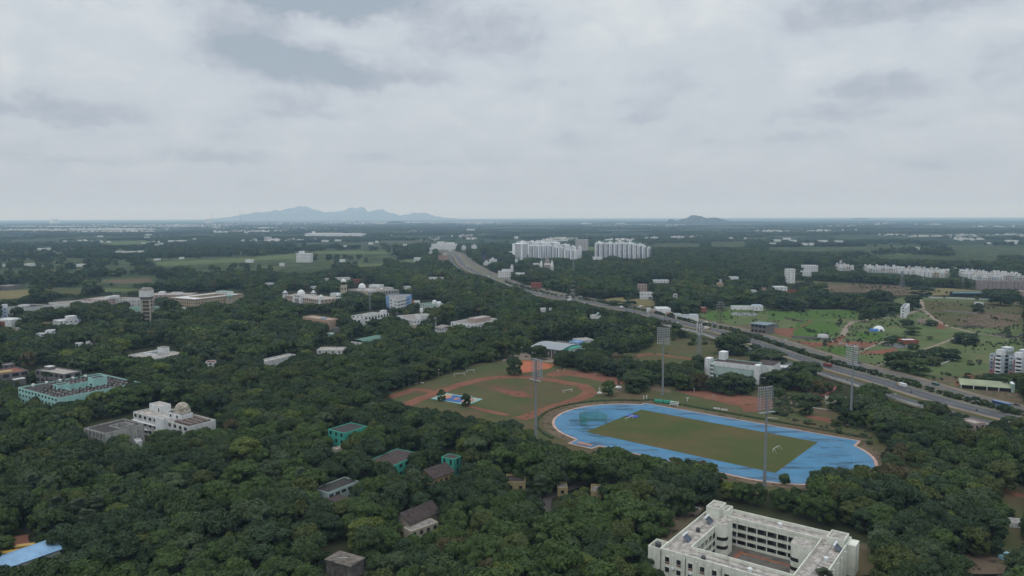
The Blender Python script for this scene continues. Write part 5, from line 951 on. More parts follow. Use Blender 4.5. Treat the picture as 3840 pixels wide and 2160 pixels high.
# ------------------------------------------------------------------ far apartment towers
def AQ(x,y): return (1900+x*.22516,880+y*.22516)
def zat(P,sx,sy):
    a,b=0.,400.
    for _ in range(40):
        m=(a+b)/2; 
        if proj(P.x,P.y,m)[1]>sy: a=m
        else: b=m
    return (a+b)/2
band=mat('window_band_grey',(.15,.16,.18),.8,.1,.3); flank=mat('grey_flank_paint',(.33,.36,.42),.85,.05,.1); flank2=mat('pale_flank_paint',(.88,.89,.91),.85,.05,.1)  # band: dark grey window strip of each floor
def apt(xl,xs,xr,yt,yb,label,fl=12,fm=flank,yaw=35,rear=0,sidebands=False,group='high rise towers on the plain'):
    P=G(*AQ(xs,yb+12)); P=P*(1+rear/P.length); d=P.length; H=zat(P,*AQ(xs,yt)); c,s=math.cos(math.radians(yaw)),math.sin(math.radians(yaw))
    w1=(xs-xl)*.22516*d/F/c; w2=(xr-xs)*.22516*d/F/s
    # x axis runs back-left along the banded face, y runs back-right along the flank
    r=empty('apartment_tower',P,math.radians(180-yaw)+math.pi,label,'tower block',group)
    W=w1; D=w2
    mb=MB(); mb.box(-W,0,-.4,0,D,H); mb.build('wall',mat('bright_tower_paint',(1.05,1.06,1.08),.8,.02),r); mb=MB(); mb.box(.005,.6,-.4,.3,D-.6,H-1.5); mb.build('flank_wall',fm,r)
    fh=H/fl
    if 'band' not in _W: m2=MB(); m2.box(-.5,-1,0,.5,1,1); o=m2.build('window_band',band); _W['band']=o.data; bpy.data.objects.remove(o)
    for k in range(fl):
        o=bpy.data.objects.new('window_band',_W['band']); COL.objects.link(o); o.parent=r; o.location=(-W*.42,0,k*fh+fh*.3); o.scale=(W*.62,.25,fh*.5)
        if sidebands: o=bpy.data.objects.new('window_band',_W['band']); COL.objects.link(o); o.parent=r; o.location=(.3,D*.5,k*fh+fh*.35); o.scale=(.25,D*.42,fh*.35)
    mb=MB(); mb.box(-W-.4,-.4,H,.4,D+.4,H+.9); mb.build('parapet',mat('bright_tower_paint',(1,1,1)),r)
    rr=random.Random(int(xs)); 
    for q in range(2): x=-W*rr.uniform(.3,.7); y=D*rr.uniform(.25,.7); mb=MB(); mb.box(x-2.5,y-2.5,H+.9,x+2.5,y+2.5,H+rr.uniform(3,6)); mb.build('roof_room',white,r)
    FOOT.append([tuple((P+Matrix.Rotation(r.rotation_euler[2],3,'Z')@Vector(v)).xy) for v in ((-W-3,-3,0),(3,-3,0),(3,D+3,0),(-W-3,D+3,0))])
    return r
nm=['first','second','third','fourth','fifth','sixth','seventh','eighth','ninth','tenth','eleventh','twelfth','thirteenth']
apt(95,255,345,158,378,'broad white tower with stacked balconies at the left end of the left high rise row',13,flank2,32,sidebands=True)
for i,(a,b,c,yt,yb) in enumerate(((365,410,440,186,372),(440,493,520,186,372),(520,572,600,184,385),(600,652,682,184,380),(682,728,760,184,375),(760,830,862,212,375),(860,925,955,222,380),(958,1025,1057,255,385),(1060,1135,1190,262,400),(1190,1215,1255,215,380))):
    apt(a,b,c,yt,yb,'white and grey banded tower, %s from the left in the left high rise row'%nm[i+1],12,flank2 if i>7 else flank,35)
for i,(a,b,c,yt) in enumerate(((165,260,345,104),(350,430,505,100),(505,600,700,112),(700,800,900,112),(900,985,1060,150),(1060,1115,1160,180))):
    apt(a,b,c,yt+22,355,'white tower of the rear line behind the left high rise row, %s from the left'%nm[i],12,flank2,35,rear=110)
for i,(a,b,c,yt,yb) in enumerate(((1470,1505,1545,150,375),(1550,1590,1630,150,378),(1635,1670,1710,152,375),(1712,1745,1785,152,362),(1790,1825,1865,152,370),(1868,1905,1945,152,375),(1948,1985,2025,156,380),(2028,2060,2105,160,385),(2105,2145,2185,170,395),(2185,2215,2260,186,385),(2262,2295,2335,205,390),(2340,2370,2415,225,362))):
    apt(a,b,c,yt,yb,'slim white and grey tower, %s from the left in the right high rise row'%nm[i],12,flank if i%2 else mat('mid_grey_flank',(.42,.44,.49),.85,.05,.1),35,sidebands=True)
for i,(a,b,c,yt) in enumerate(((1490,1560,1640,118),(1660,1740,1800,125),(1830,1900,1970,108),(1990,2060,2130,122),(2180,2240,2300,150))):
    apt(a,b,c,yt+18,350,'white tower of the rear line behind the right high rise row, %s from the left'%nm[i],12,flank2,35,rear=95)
CLEAR.append([AQ(*p) for p in ((92,150),(180,95),(900,95),(1160,170),(1260,205),(1260,372),(1200,392),(1130,398),(950,378),(800,370),(500,378),(260,372),(150,365),(95,310))])
CLEAR.append([AQ(*p) for p in ((1465,150),(1490,110),(2130,100),(2310,140),(2420,195),(2420,352),(2330,388),(2130,390),(1900,375),(1750,340),(1620,375),(1590,400),(1435,405),(1435,375),(1465,355))])
def AM(name,label,x0,x1,yt,H,wall,roof,dd,yb,fl=2,win=None): 
    A_,B_=AQ(x0,yt),AQ(x1,yt); return building(name,label,A_,B_,None,H,wall,roof,floors=fl,win=win,D=dd,clear=[AQ(x0,yt-4),AQ(x1,yt-4),AQ(x1,yb),AQ(x0,yb)])
AM('club_house','low white building at the left foot of the right high rise row',1435,1590,375,11,white,r_white,25,408); AM('apartment_block','distant pinkish white apartment block between the two high rise rows',1145,1358,85,38,mat('dull_white_wall',(.48,.46,.45),.9,.08,.2),r_white,45,150,9,9)  # apartment block wall is an even, dull pinkish white
for i in range(4): o=G(*AQ(1165+i*55,78),38)
for lb,x0,x1,yt,H,yb in (('white entrance block left of the temple under the first tower',140,180,405,14,450),('white low roof beside that entrance block',215,272,400,8,418),('long cream wall left of the white temple spires',435,545,478,7,492),('row of white awnings below the temple',145,298,640,7,658),('white slab at the foot of the lattice mast',1035,1105,662,5,672),
  ('white house left of the high rises with a round tank',70,102,525,13,555),('white stepped house at the left edge of the high rise wood',-5,60,580,14,700),('long white roof behind the left high rise row',490,860,92,10,102),('white sliver roof left of the first tower',30,90,280,6,290),('white pair of roofs on the far plain left of the towers',125,190,32,12,48)):
    AM('white_house',lb,x0,x1,yt,H,white,r_white,14,yb)
P=G(*AQ(690,595)); r=empty('temple',P,.1,'white temple with three pointed spires in front of the left high rise row','temple')
def spire(root,x,y,w,h,m):
    t=empty('spire',(x,y,0)); t.parent=root; mb=MB(); mb.box(-w,-w,-.3,w,w,h*.28); mb.build('base',m,t)
    mb=MB(); mb.lathe([(w*1.25,h*.28),(w*1.3,h*.42),(w*1.12,h*.58),(w*.8,h*.74),(w*.45,h*.88),(w*.22,h*.93),(w*.3,h*.95),(0,h)],(0,0,0),10); mb.build('shikhara',m,t)
d=P.length; k=.22516*d/F
spire(r,-105*k,10,26*k*.8,170*k,white); spire(r,60*k,-6,28*k*.8,172*k,white); spire(r,0,14,52*k*.7,235*k,mat('grey_pink_stone',(.33,.28,.27),.9,.2,.3)); mb=MB(); mb.box(-60*k,-4,-.3,40*k,8,90*k); mb.build('hall',mat('temple_hall_wall',(.42,.36,.33),.9,.2,.3),r); gable(r,-60*k,-4,40*k,8,90*k,118*k,r_light,'x')
CLEAR.append([AQ(*p) for p in ((550,530),(555,470),(585,405),(615,470),(660,370),(710,350),(740,410),(775,470),(782,575),(735,580),(690,540),(620,490),(605,530))])
# ------------------------------------------------------------------ mid-right of the photograph
mids('red_shed','shed with a brick red wall and roof beside the highway bend','3',190,300,808,11,redp,r_red,16,862,None,1)
r_=mids('timber_house','white house with blue grey pitched roofs in the right wood','3',1430,1580,780,11,white,mat('slate_roof',(.26,.29,.33),.8,.1),16,805,5,2)
mids('white_house','white gabled house over the yellowish field','3',1295,1415,905,10,white,r_grey,14,945,4,2); mids('weathered_house','pinkish weathered house in the wood above the gabled house','3',1268,1360,822,13,pinkp,r_light,10,868,4,3); mids('weathered_house','narrow pale house right of the gabled house','3',1622,1665,920,11,white2,r_light,10,958,4,3)
mids('tan_shed','tan roofed shed in the right wood','3',2062,2135,812,8,peach,mat('tan_roof',(.42,.31,.25),.9,.08),16,840,None,1); mids('yellow_hut','tiny yellow awning in the right wood','3',1930,1958,830,5,yellowp,mat('yellow_sheet',(.50,.33,.10),.8,.1),6,842,None,1); mids('white_house','white low villa in the far right wood','3',2195,2285,748,9,white,r_white,14,768,4,1)
mids('grey_shed','pale grey roof among trees at the far right of the wood','3',2405,2465,883,7,white2,r_white,12,898,None,1); mids('pink_hut','small pinkish roof right of the pale grey one','3',2520,2560,858,7,pinkp,r_light,8,880,None,1); mids('white_hut','tiny white hut below the far villa','3',2090,2112,775,6,white,r_white,6,790,None,1); mids('white_hut','tiny white hut above the slate roofed house','3',1625,1645,755,6,white,r_white,6,772,None,1)
mids('white_hut','white tent like roof in the wood left of the green gabled one','3',285,340,1066,7,white,r_white,9,1098,None,1); mids('white_hut','small pale roof right of the tent like one','3',375,405,1065,6,white,r_white,7,1080,None,1)
r,W,D=mids('green_gable_house','white house with a mint green gable end in the wood','3',790,895,1135,8,white,r_light,10,1162,None,2); gable(r,W*.6,0,W,D,8,11,mint,'y',.2)
mids('bus_shelter','long white canopy on the highway edge','3',560,600,966,4,white,r_white,4,980,None,1)
r,W,D=mids('white_shed','white roofed workshop with open front beside the highway','3',1462,1598,1066,7,white,r_white,22,1102,None,1)
mids('shop_row','low pinkish shop left of the white workshop','3',1405,1462,1080,5,pinkp,r_light,10,1105,4,1); mids('shop_row','dusty shop right of the white workshop','3',1560,1618,1108,5,peach,r_light,8,1130,4,1); mids('kiosk','white kiosk above the shops by the yellow field','3',1362,1395,1062,6,white,r_white,6,1082,None,1); mids('blue_shed','blue roofed shed, first of the sheds right of the shops','3',1645,1710,1125,6,white2,r_blue,12,1152,None,1)
mids('blue_shed','blue and white shed in the middle of the roadside sheds','3',1712,1800,1135,6,white,mat('navy_sheet_roof',(.10,.14,.28),.6,.1),12,1168,None,1); mids('white_shed','white pitched shed at the right end of the roadside sheds','3',1800,1878,1130,9,white,r_tblue,10,1172,None,1)
mids('brown_shed','brown walled shed with a white roof at the meadow corner','3',1905,1960,1055,7,redp,r_white,10,1085,None,1); r,W,D=mids('blue_roof_pavilion','blue roofed pavilion at the top of the meadow','3',2442,2528,1035,7,white,r_blue,14,1065,5,1)
mids('long_white_shed','long low white sheds along the meadow hedge','3',2215,2430,1042,5,white,r_tblue,8,1062,None,1)
r,W,D=building('unfinished_block','grey unfinished two storey concrete frame beside the highway',S('3',2405,1218),S('3',2555,1235),S('3',2530,1205),9.5,greyp,mat('blue_grey_slab',(.20,.25,.29),.9,.08),floors=2,win=4.2,wsize=(2.9,2.6),wm=shade_m,wins='fl',clear=SP('3 2400,1200 2560,1205 2560,1318 2400,1310')); mb=MB(); mb.box(-1.2,-1.2,9.52,W+1.2,D+1.2,9.9); mb.build('roof_slab',mat('blue_grey_slab',(.2,.25,.29)),r)
for lb,nm_,rg,x0,x1,yt,H,wall,roof,dd,yb,win,fl in (
 ('white curved front apartment house in the right wood','white_house','4',192,275,668,26,white,r_white,14,760,6,6),('white house with stepped roofs behind the curved apartment house','white_house','4',362,505,632,14,white,r_white,20,690,5,3),('white and red house below the stepped roofs','white_house','4',350,438,690,14,white,r_light,14,735,5,3),
 ('white villa left of the big dark meadow trees','white_house','4',75,195,848,12,white,r_white,18,885,5,3),('low brick wall building beside the white villa','brick_house','4',190,295,880,6,redp,r_light,8,897,None,1),
 ('small blue tin hut on the right meadow','blue_hut','4',2112,2172,1006,4,white,r_tblue,8,1025,None,1),('white roofed brick shed among bushes near the highway','white_roof_shed','4',1362,1518,1382,4.5,redp,r_white,12,1430,None,1),
 ('white canopy over grey sheds beside the dirt road','white_canopy','4',532,608,1333,4.5,white,r_white,8,1362,None,1),('grey tin hut at the left edge of the meadow','grey_hut','4',0,110,1222,4,greyp,r_tblue,7,1245,None,1),('small brown house in the scrub of the meadow','brown_house','4',1545,1605,1175,5,pinkp,r_brown,9,1212,None,1),
 ('pinkish house wall cut by the right edge above the meadow','pink_house','4',2540,2640,890,12,pinkp,r_light,14,935,4,3),('low white sheds under the pale blue canopy','white_shed','4',1930,2010,912,5,white,r_white,10,940,None,1)):
    mids(nm_,lb,rg,x0,x1,yt,H,wall,roof,dd,yb,win,fl)
r,W,D=building('narrow_white_block','narrow white four storey block seen end on between dark meadow trees',S('4',1335,1052),S('4',1388,1055),None,13,white,r_white,floors=4,win=3.4,wins='f',D=48,clear=SP('4 1255,1015 1310,940 1420,945 1425,965 1395,1045 1375,1108 1340,1105 1345,1040'))
for i in range(6): mb=MB(); mb.box(W*.15,6+i*6,12.3,W*.6,9+i*6,13.4); mb.build('roof_unit',flank,r)
r=mids('canopy_pavilion','long pale blue canopy on columns at the edge of the dry field','4',1865,2138,900,7,shade_m,r_tblue,10,935,None,1); blk(r[0],'fascia',-1,-1.2,r[1]+1,-.003,5.2,7.3,r_tblue)  # solid dark wall puts the shade under the canopy into colour
# low compound walls
def wallseg(lb,pts,h=2.,m=white2,name='compound_wall',cat='wall'):
    P=[G(*p) for p in SP(pts)]; mb=MB()
    for a,b in zip(P,P[1:]):
        d=(b-a).normalized(); n=Vector((-d.y,d.x,0))*.14; mb.add([(*(a-n).xy,-.2),(*(b-n).xy,-.2),(*(b+n).xy,-.2),(*(a+n).xy,-.2),(*(a-n).xy,h),(*(b-n).xy,h),(*(b+n).xy,h),(*(a+n).xy,h)],[(0,1,5,4),(1,2,6,5),(2,3,7,6),(3,0,4,7),(4,5,6,7)])
    return tag(mb.build(name,m),lb,cat)
wallseg('pale boundary wall in front of the pale blue canopy','4 1600,938 1620,960 1900,968 2260,985',2.2,white2); wallseg('grey block wall enclosing a plot by the dirt road','4 235,1335 240,1362 600,1390 625,1355',2.6,greyp); wallseg('low grey wall of an empty plot on the right meadow','4 1760,1095 1900,1105 2115,1122',2,mat('pale_block',(.3,.29,.27),.9,.1,.5))
wallseg('low walls of roofless sheds on the right meadow','4 1905,1230 1920,1250 2145,1258 2150,1240',2,greyp); wallseg('angled wall at the right edge meadow plot','4 2300,1340 2500,1365 2590,1320',2,greyp); wallseg('low brown walled plot near the lone palm','4 165,1165 340,1205 350,1185',2,mat('brown_block',(.16,.13,.11),.9,.1,.5)); wallseg('pale yellow wall beside the highway bend','3 280,872 400,905 550,935',3,mat('pale_yellow_wall',(.45,.42,.30),.9,.1,.3)); wallseg('thin pale wall beside the thicket near the highway','8 1710,468 1800,430 1870,402',1.2,white2)
wallseg('grey wall along the top of the meadow','4 40,1062 200,1078 370,1070 410,1058',2,mat('pale_block',(.3,.29,.27)))
r=empty('white_dome_tent',gz('4',1112,1290),0,'small white rounded tent beside a blue tarpaulin on the meadow','tent'); mb=MB(); mb.dome((0,0,0),6,5.5,12); mb.build('cover',plain_w,r,True); mb=MB(); mb.box(-1,-6.2,0,1,-5.2,2.2); mb.build('doorway',shade_m,r)
r=empty('blue_tarpaulin_shelter',gz('4',1062,1302),0,'bright blue tarpaulin shelter left of the white rounded tent','shelter'); gable(r,-4,-2,4,2,2.,3.6,mat('bright_blue_tarp',(.05,.18,.45),.6,.1)); mb=MB(); mb.box(-3.8,-1.9,0,3.8,1.9,2.); mb.build('wall',bluep,r)
# shops: yellow-green hoarding
loc=G(*S('8',1945,690)); r=empty('roadside_shop',loc,-.42,'long roadside shop with a pale yellow green sloping roof','shop'); mb=MB(); mb.box(0,0,-.2,30,8,3.2); mb.build('wall',shade_m,r); mb=MB(); mb.add([(-1,-1,3.1),(31,-1,3.1),(31,9,5.6),(-1,9,5.6),(-1,-1,2.8),(31,-1,2.8),(31,9,5.3),(-1,9,5.3)],[(0,1,2,3),(7,6,5,4),(0,4,5,1),(1,5,6,2),(2,6,7,3),(3,7,4,0)]); mb.build('roof',mat('yellow_green_sheet',(.31,.34,.22),.7,.1,.1),r)
for x in (-.6,7,15,22,30): mb=MB(); mb.box(x,-1.2,-.2,x+.5,-.8,3); mb.build('post',whitem,r)
blk(r,'side_wall',29.5,-1,31.5,9,-.2,6,mint,white); foot(r,30,8)
# right edge apartment blocks
def FQ(x,y): return (3500+x*.15186,1260+y*.15186)
def flats(xl,xr,yt,yb,lb):
    A_,B_=FQ(xl,yt),FQ(xr,yt+48); P=G(*FQ(xl,yb+70)); H=zat(P,*A_)
    r,W,D=building('apartment_block',lb,A_,B_,None,H,mat('pale_blue_white_wall',(.50,.56,.60),.9,.05,.3,DIRT,.2),r_light,floors=6,D=17,group='white and red apartment blocks by the highway'); fh=H/6
    blk(r,'corner_panel',.3,-.25,W*.36,-.003,fh*1.0,fh*2,mat('coral_panel',(.42,.16,.14),.9,.06)); blk(r,'grey_panel',.3,-.25,W*.33,-.003,fh*2.02,fh*4.2,greywhite); blk(r,'red_stripe',W*.37,-.35,W*.46,-.003,.5,H-1.6,mat('dusty_red_stripe',(.34,.15,.15),.9,.06))
    for f in range(6): window(r,(W*.72,-.0,f*fh+fh*.45),'f',W*.32,fh*.42); window(r,(W*.2,-.26,f*fh+fh*.45),'f',1.2,.8,proud=.05); window(r,(W,D*.35,f*fh+fh*.4),'r',4.,1.6,proud=.08)
    for f in range(6): mb=MB(); mb.box(W*.52,-1.3,f*fh-.05,W*.95,-.003,f*fh+1.1); mb.build('balcony',white,r)
    blk(r,'roof_room',W*.15,D*.3,W*.7,D*.6,H-.7,H+2.6,white,r_white); blk(r,'roof_canopy',W*.3,D*.55,W*.9,D*.95,H+1.6,H+4.5,mat('pale_blue_white_wall',(.5,.56,.6)),r_white)
    return r
flats(1395,1700,430,930,'white flats with red stripe and grey panels, left of the highway pair'); flats(1870,2215,505,985,'white flats with red stripe, right of the pair, cut by the right edge')
CLEAR.append([FQ(*p) for p in ((1350,960),(1370,420),(1560,330),(1640,250),(1880,250),(1920,320),(2060,330),(2100,290),(2300,290),(2300,960),(2000,940),(1850,1000),(1700,980),(1500,930))])
CLEAR.append([FQ(*p) for p in ((620,1250),(700,1110),(800,1060),(1320,1180),(1330,1260),(1250,1330),(1100,1340))])
# pinkish grey long apartment block and the colony rows
r,W,D=mids('apartment_block','long pinkish grey four storey apartment block under the colony at the right','4',2150,2680,790,15,mat('pink_grey_wall',(.34,.29,.29),.9,.06,.3),r_grey,16,862,6.5,4); 
for i in range(8): mb=MB(); mb.box(W*i/8+W*.012,-1.2,-.3,W*i/8+W*.035,-.003,15.6); mb.build('pier',mat('pink_grey_wall',(.34,.29,.29)),r)
ex=[(670,640,668),(720,640,690),(860,650,690),(1000,657,708),(1300,662,716),(1450,672,728),(1650,684,760),(1800,682,765),(1900,700,740),(2000,700,755),(2120,705,800),(2300,718,790),(2576,755,790),(2700,770,800)]
def lerp(x,j):
    for a,b in zip(ex,ex[1:]):
        if a[0]<=x<=b[0]: t=(x-a[0])/(b[0]-a[0]); return a[j]+(b[j]-a[j])*t
rr=random.Random(5); walls=[('white',white),('white',white),('off white',white2),('cream',mat('light_cream_wall',(.66,.62,.54),.9,.05,.3)),('pale pink',mat('light_pink_wall',(.62,.55,.52),.9,.05,.3)),('pale blue',mat('pale_blue_wall',(.56,.62,.66),.9,.05,.3)),('white',white),('white',white)]
gaps=[(0,870,955),(0,1850,1915),(1,880,930),(2,905,940)]
for row,nmr in ((2,'rear'),(1,'middle'),(0,'front')):
    x=672+row*9; k=0
    while x<2590:
        wd=rr.uniform(26,46)
        if any(g[0]==row and g[1]<x+wd and x<g[2] for g in gaps) or (row==1 and x>2500) : x+=wd; continue
        t,b=lerp(min(x+wd/2,2690),1),lerp(min(x+wd/2,2690),2); fl=rr.choice((2,2,3,3)); H=3.0*fl+.4
        P=G(*S('4',x,b-(b-t-8)*(.12+row*.3))); d=P.length; W=wd*K*d/F; cn,wm_=rr.choice(walls)
        if 1830<x<1860 or 1660<x<1700: cn,wm_=('ochre',mat('ochre_wall',(.5,.42,.3),.9,.05,.3)) if row==0 else (cn,wm_)
        o=empty('colony_house',P,rr.uniform(-.35,.35)-.1,'%s %s storey house, %s from the left in the %s row of the colony'%(cn,{2:'two',3:'three',4:'four'}[fl],(nm+['%dth'%q for q in range(14,80)])[k],nmr),'house','houses of the white colony on the right'); D=W*rr.uniform(.8,1.2)
        mb=MB(); shell(mb,0,0,W,D,-.3,H,.8,.3); mb.build('wall',wm_,o); mb=MB(); slab(mb,0,0,W,D,H-.8); mb.build('roof',r_white if rr.random()<.6 else r_light,o); blk(o,'roof_room',W*.1,D*.3,W*.5,D*.8,H-.78,H+2.6,wm_,r_white)
        if row==0 or rr.random()<.4:
            for f in range(fl):
                for q in (.27,.73): window(o,(W*q,0,f*3.0+.9),'f',W*.26,1.5)
        foot(o,W,D,1); k+=1; x+=wd*rr.uniform(.95,1.2)
CLEAR.append(SP('4 670,630 860,635 870,690 720,690')); CLEAR.append(SP('4 955,655 1300,655 1650,675 1830,672 1840,762 1600,762 1500,720 1440,722 1330,720 1000,712 985,690')); CLEAR.append(SP('4 1915,700 2110,690 2330,710 2576,755 2576,860 2150,860 2140,800 2030,795 2000,755 1920,745'))
CLEAR.append(SP('4 2030,840 2150,845 2140,885 2035,870'))
for i,(x,w_) in enumerate(((70,60),(160,72),(232,58),(352,48),(430,34),(520,80),(680,78))):
    mids('long_white_shed','long white poultry shed on the plain, %s from the left of the line'%nm[i],'4',x,x+w_,[372,354,376,408,408,378,383][i],9,white,r_white,26,[382,366,384,418,418,390,392][i],None,1)
for i,(rg,x,y,w_,h_) in enumerate((('4',20,405,60,14),('4',1500,450,26,12),('4',1940,365,24,12),('4',2220,400,26,10),('4',2400,375,50,12),('4',2470,378,50,12),('4',1690,330,70,12),('4',720,582,24,10),('4',880,268,18,12),('4',2480,400,30,10),('3',25,340,35,14),('3',470,372,90,10),('3',650,370,20,10),
   ('3',1340,350,28,14),('3',1400,348,60,14),('3',1600,340,40,14),('3',1650,345,60,12),('3',2190,350,30,10),('3',2340,352,20,10),('3',1155,370,55,12),('2',880,430,30,10),('2',660,378,60,12),('2',790,372,60,12),('2',140,372,90,12),('2',85,345,60,12),('2',840,572,40,10),('2',1480,415,30,12),('2',1130,400,40,14),('2',1200,385,20,14),
   ('1',370,458,50,10),('1',455,455,55,10),('1',240,615,85,8),('1',20,620,25,8),('1',765,620,70,9),('1',1160,488,70,9),('1',1260,490,90,9),('1',1380,485,60,9),('1',1555,415,35,10),('1',1600,408,40,10),('1',1690,380,60,12),('1',1780,378,90,12),('1',1450,345,40,10),('1',980,332,40,12),('1',1460,318,60,12),('1',2150,292,60,16),('1',2210,290,70,16),('1',2460,296,30,12),('1',1940,360,20,12),('1',2465,575,60,12),('1',1800,550,25,8),('1',1545,565,40,7))):
    sd_={'1':'left','2':'middle left','3':'middle right','4':'right'}[rg]; lb='tiny pale roof among the far fields of the %s plain'%sd_
    r=mids('distant_shed',lb,rg,x,x+w_,y,h_*.7,white,r_white,18,y+8,None,1)[0]; r['group']='tiny roofs of the %s plain'%sd_
# poles, pylons and telecom masts
def lattice(name,lb,base,top_px,w0,w1,n=9,th=.22,cat='mast',m=None,solid=False,extra=None):
    P=G(*base); H=zat(P,*top_px); m=m or steel; r=empty(name,P,.4,lb,cat)
    mb=MB()
    if solid: mb.bar((0,0,-.3),(0,0,H),w0,w1,8)
    else:
        for sx in (-1,1):
            for sy in (-1,1): mb.bar((sx*w0,sy*w0,-.3),(sx*w1,sy*w1,H),th,th*.8,4)
    mb.build('shaft' if solid else 'leg_frame',m,r)
    if not solid:
        mb=MB()
        for k in range(n):
            z0,z1=H*k/n,H*(k+1)/n; a=w0+(w1-w0)*k/n; b=w0+(w1-w0)*(k+1)/n
            for s in (-1,1): mb.bar((-a,s*a,z0),(b,s*b,z1),th*.5,n=4); mb.bar((a,s*a,z0),(-b,s*b,z1),th*.5,n=4); mb.bar((s*a,-a,z0),(s*b,b,z1),th*.5,n=4)
        mb.build('bracing',m,r)
    if extra: extra(r,H,w1)
    CLEAR.append([(base[0]-2,base[1]),(base[0]+2,base[1]),(top_px[0]+2,top_px[1]),(top_px[0]-2,top_px[1])])
    return r
def antennas(r,H,w):
    for k,z in enumerate((.99,.93,.86,.78,.70)):
        for a in range(3): t=a*2.1+k; mb=MB(); mb.box(-.35,-.2,-1.3,.35,.2,1.3); o=mb.build('antenna',plain_w,r); o.location=(math.cos(t)*(w+1.1),math.sin(t)*(w+1.1),H*z); o.rotation_euler=(0,0,t+1.57)
    mb=MB(); mb.box(-w-1,-w-1,H*.9,w+1,w+1,H*.905); mb.build('platform',m2,r)
m2=steel
def crossarms(r,H,w):
    for z,l in ((.78,7),(.88,6),(.97,4.5)): mb=MB(); mb.bar((-l,0,H*z),(l,0,H*z),.35,.35,4); mb.bar((-l,0,H*z),(0,0,H*(z+.05)),.2,n=4); mb.bar((l,0,H*z),(0,0,H*(z+.05)),.2,n=4); mb.build('cross_arm',m2,r)
lattice('telecom_mast','white antenna covered telecom mast beside the practice field',S('7',1880,360),S('3',1890,1222),1.5,1.1,10,.22,extra=antennas)
lattice('power_pylon','rusty lattice pylon with crossarms at the left of the meadow',S('3',2095,1215),S('3',2095,1000),2.6,1.,7,.28,'pylon',mat('rusty_steel',(.13,.10,.09),.8,.1),extra=crossarms)
lattice('power_pylon','grey lattice pylon on a mound beside the dry field',S('4',1345,860),S('4',1345,690),3.4,1.,7,.3,'pylon',extra=crossarms); lattice('power_pylon','faint pylon left of the pale blue canopy roofs',S('4',1560,845),S('4',1562,745),2.6,.8,6,.25,'pylon'); lattice('power_pylon','faint pylon in front of the colony houses',S('4',1958,860),S('4',1958,745),2.6,.8,6,.25,'pylon')
lattice('telecom_mast','slim lattice mast rising in front of the high rise row',S('3',618,715),S('3',620,572),2.2,.9,9,.22); lattice('telecom_mast','thin dark mast behind the sports hall',S('7',448,200),S('3',450,1205),.45,.25,1,.2,solid=True,m=steel); lattice('telecom_mast','thin green grey mast between the palace halls and the white complex',S('2',1148,1085),S('2',1150,905),1.,.4,8,.2); lattice('water_tank_tower','dark steel tank tower behind the domed palace hall',S('2',1000,860),S('2',1003,795),3,2.6,4,.5,'tower',steel_d)
lattice('power_pylon','tall pylon in the fields left of the highway',S('2',1072,490),S('2',1070,385),3.6,1.,6,.35,'pylon',extra=crossarms); lattice('radio_mast','left one of two very tall thin masts on the skyline before the mountains',(797,840),(796,791),2.2,1.5,1,solid=True); lattice('radio_mast','right one of two very tall thin masts on the skyline before the mountains',(902,845),(899,786),2.2,1.5,1,solid=True)
r=lattice('stupa_tower','slender tiered stone tower with a reddish top beside the highway',S('3',610,960),S('3',611,870),4.2,1.8,1,solid=True,cat='tower',m=mat('grey_stone_tower',(.22,.20,.18),.9,.2,.5))
for k in range(4): mb=MB(); mb.lathe([(4.6-k*.6,0),(5.2-k*.6,.8),(4.4-k*.6,1.4)],(0,0,6+k*6),10); mb.build('tier',mat('grey_stone_tower',(.22,.2,.18)),r)
for i,(rg,x,y0,y1) in enumerate((('7',18,345,240),('7',98,350,275),('6',1540,680,590),('6',1840,590,500),('6',2110,505,440),('6',1205,770,700),('6',2385,430,340),('8',1280,850,745),('2',2110,520,487),('8',2400,330,200))):
    lattice('lamp_post',['pale pole at the left of the hall forecourt','second pale pole on the hall forecourt','pole with a white box at the wood edge of the sports field','slim pole along the wood edge beyond the white box pole','pole at the far wood edge near the dirt mound','pole deep in the wood edge at the left tip of the field','pole beside the orange court corner','thin pole over the service road bushes','lamp post beside the far highway','thin pole on the meadow beyond the highway'][i],S(rg,x,y0),S(rg,x,y1),.22,.12,1,solid=True,cat='pole',m=concm,extra=lambda r,H,w: (lambda mb:(mb.box(-.7,-.15,H,.7,.15,H+.2),mb.build('lamp_arm',whitem,r)))(MB()))
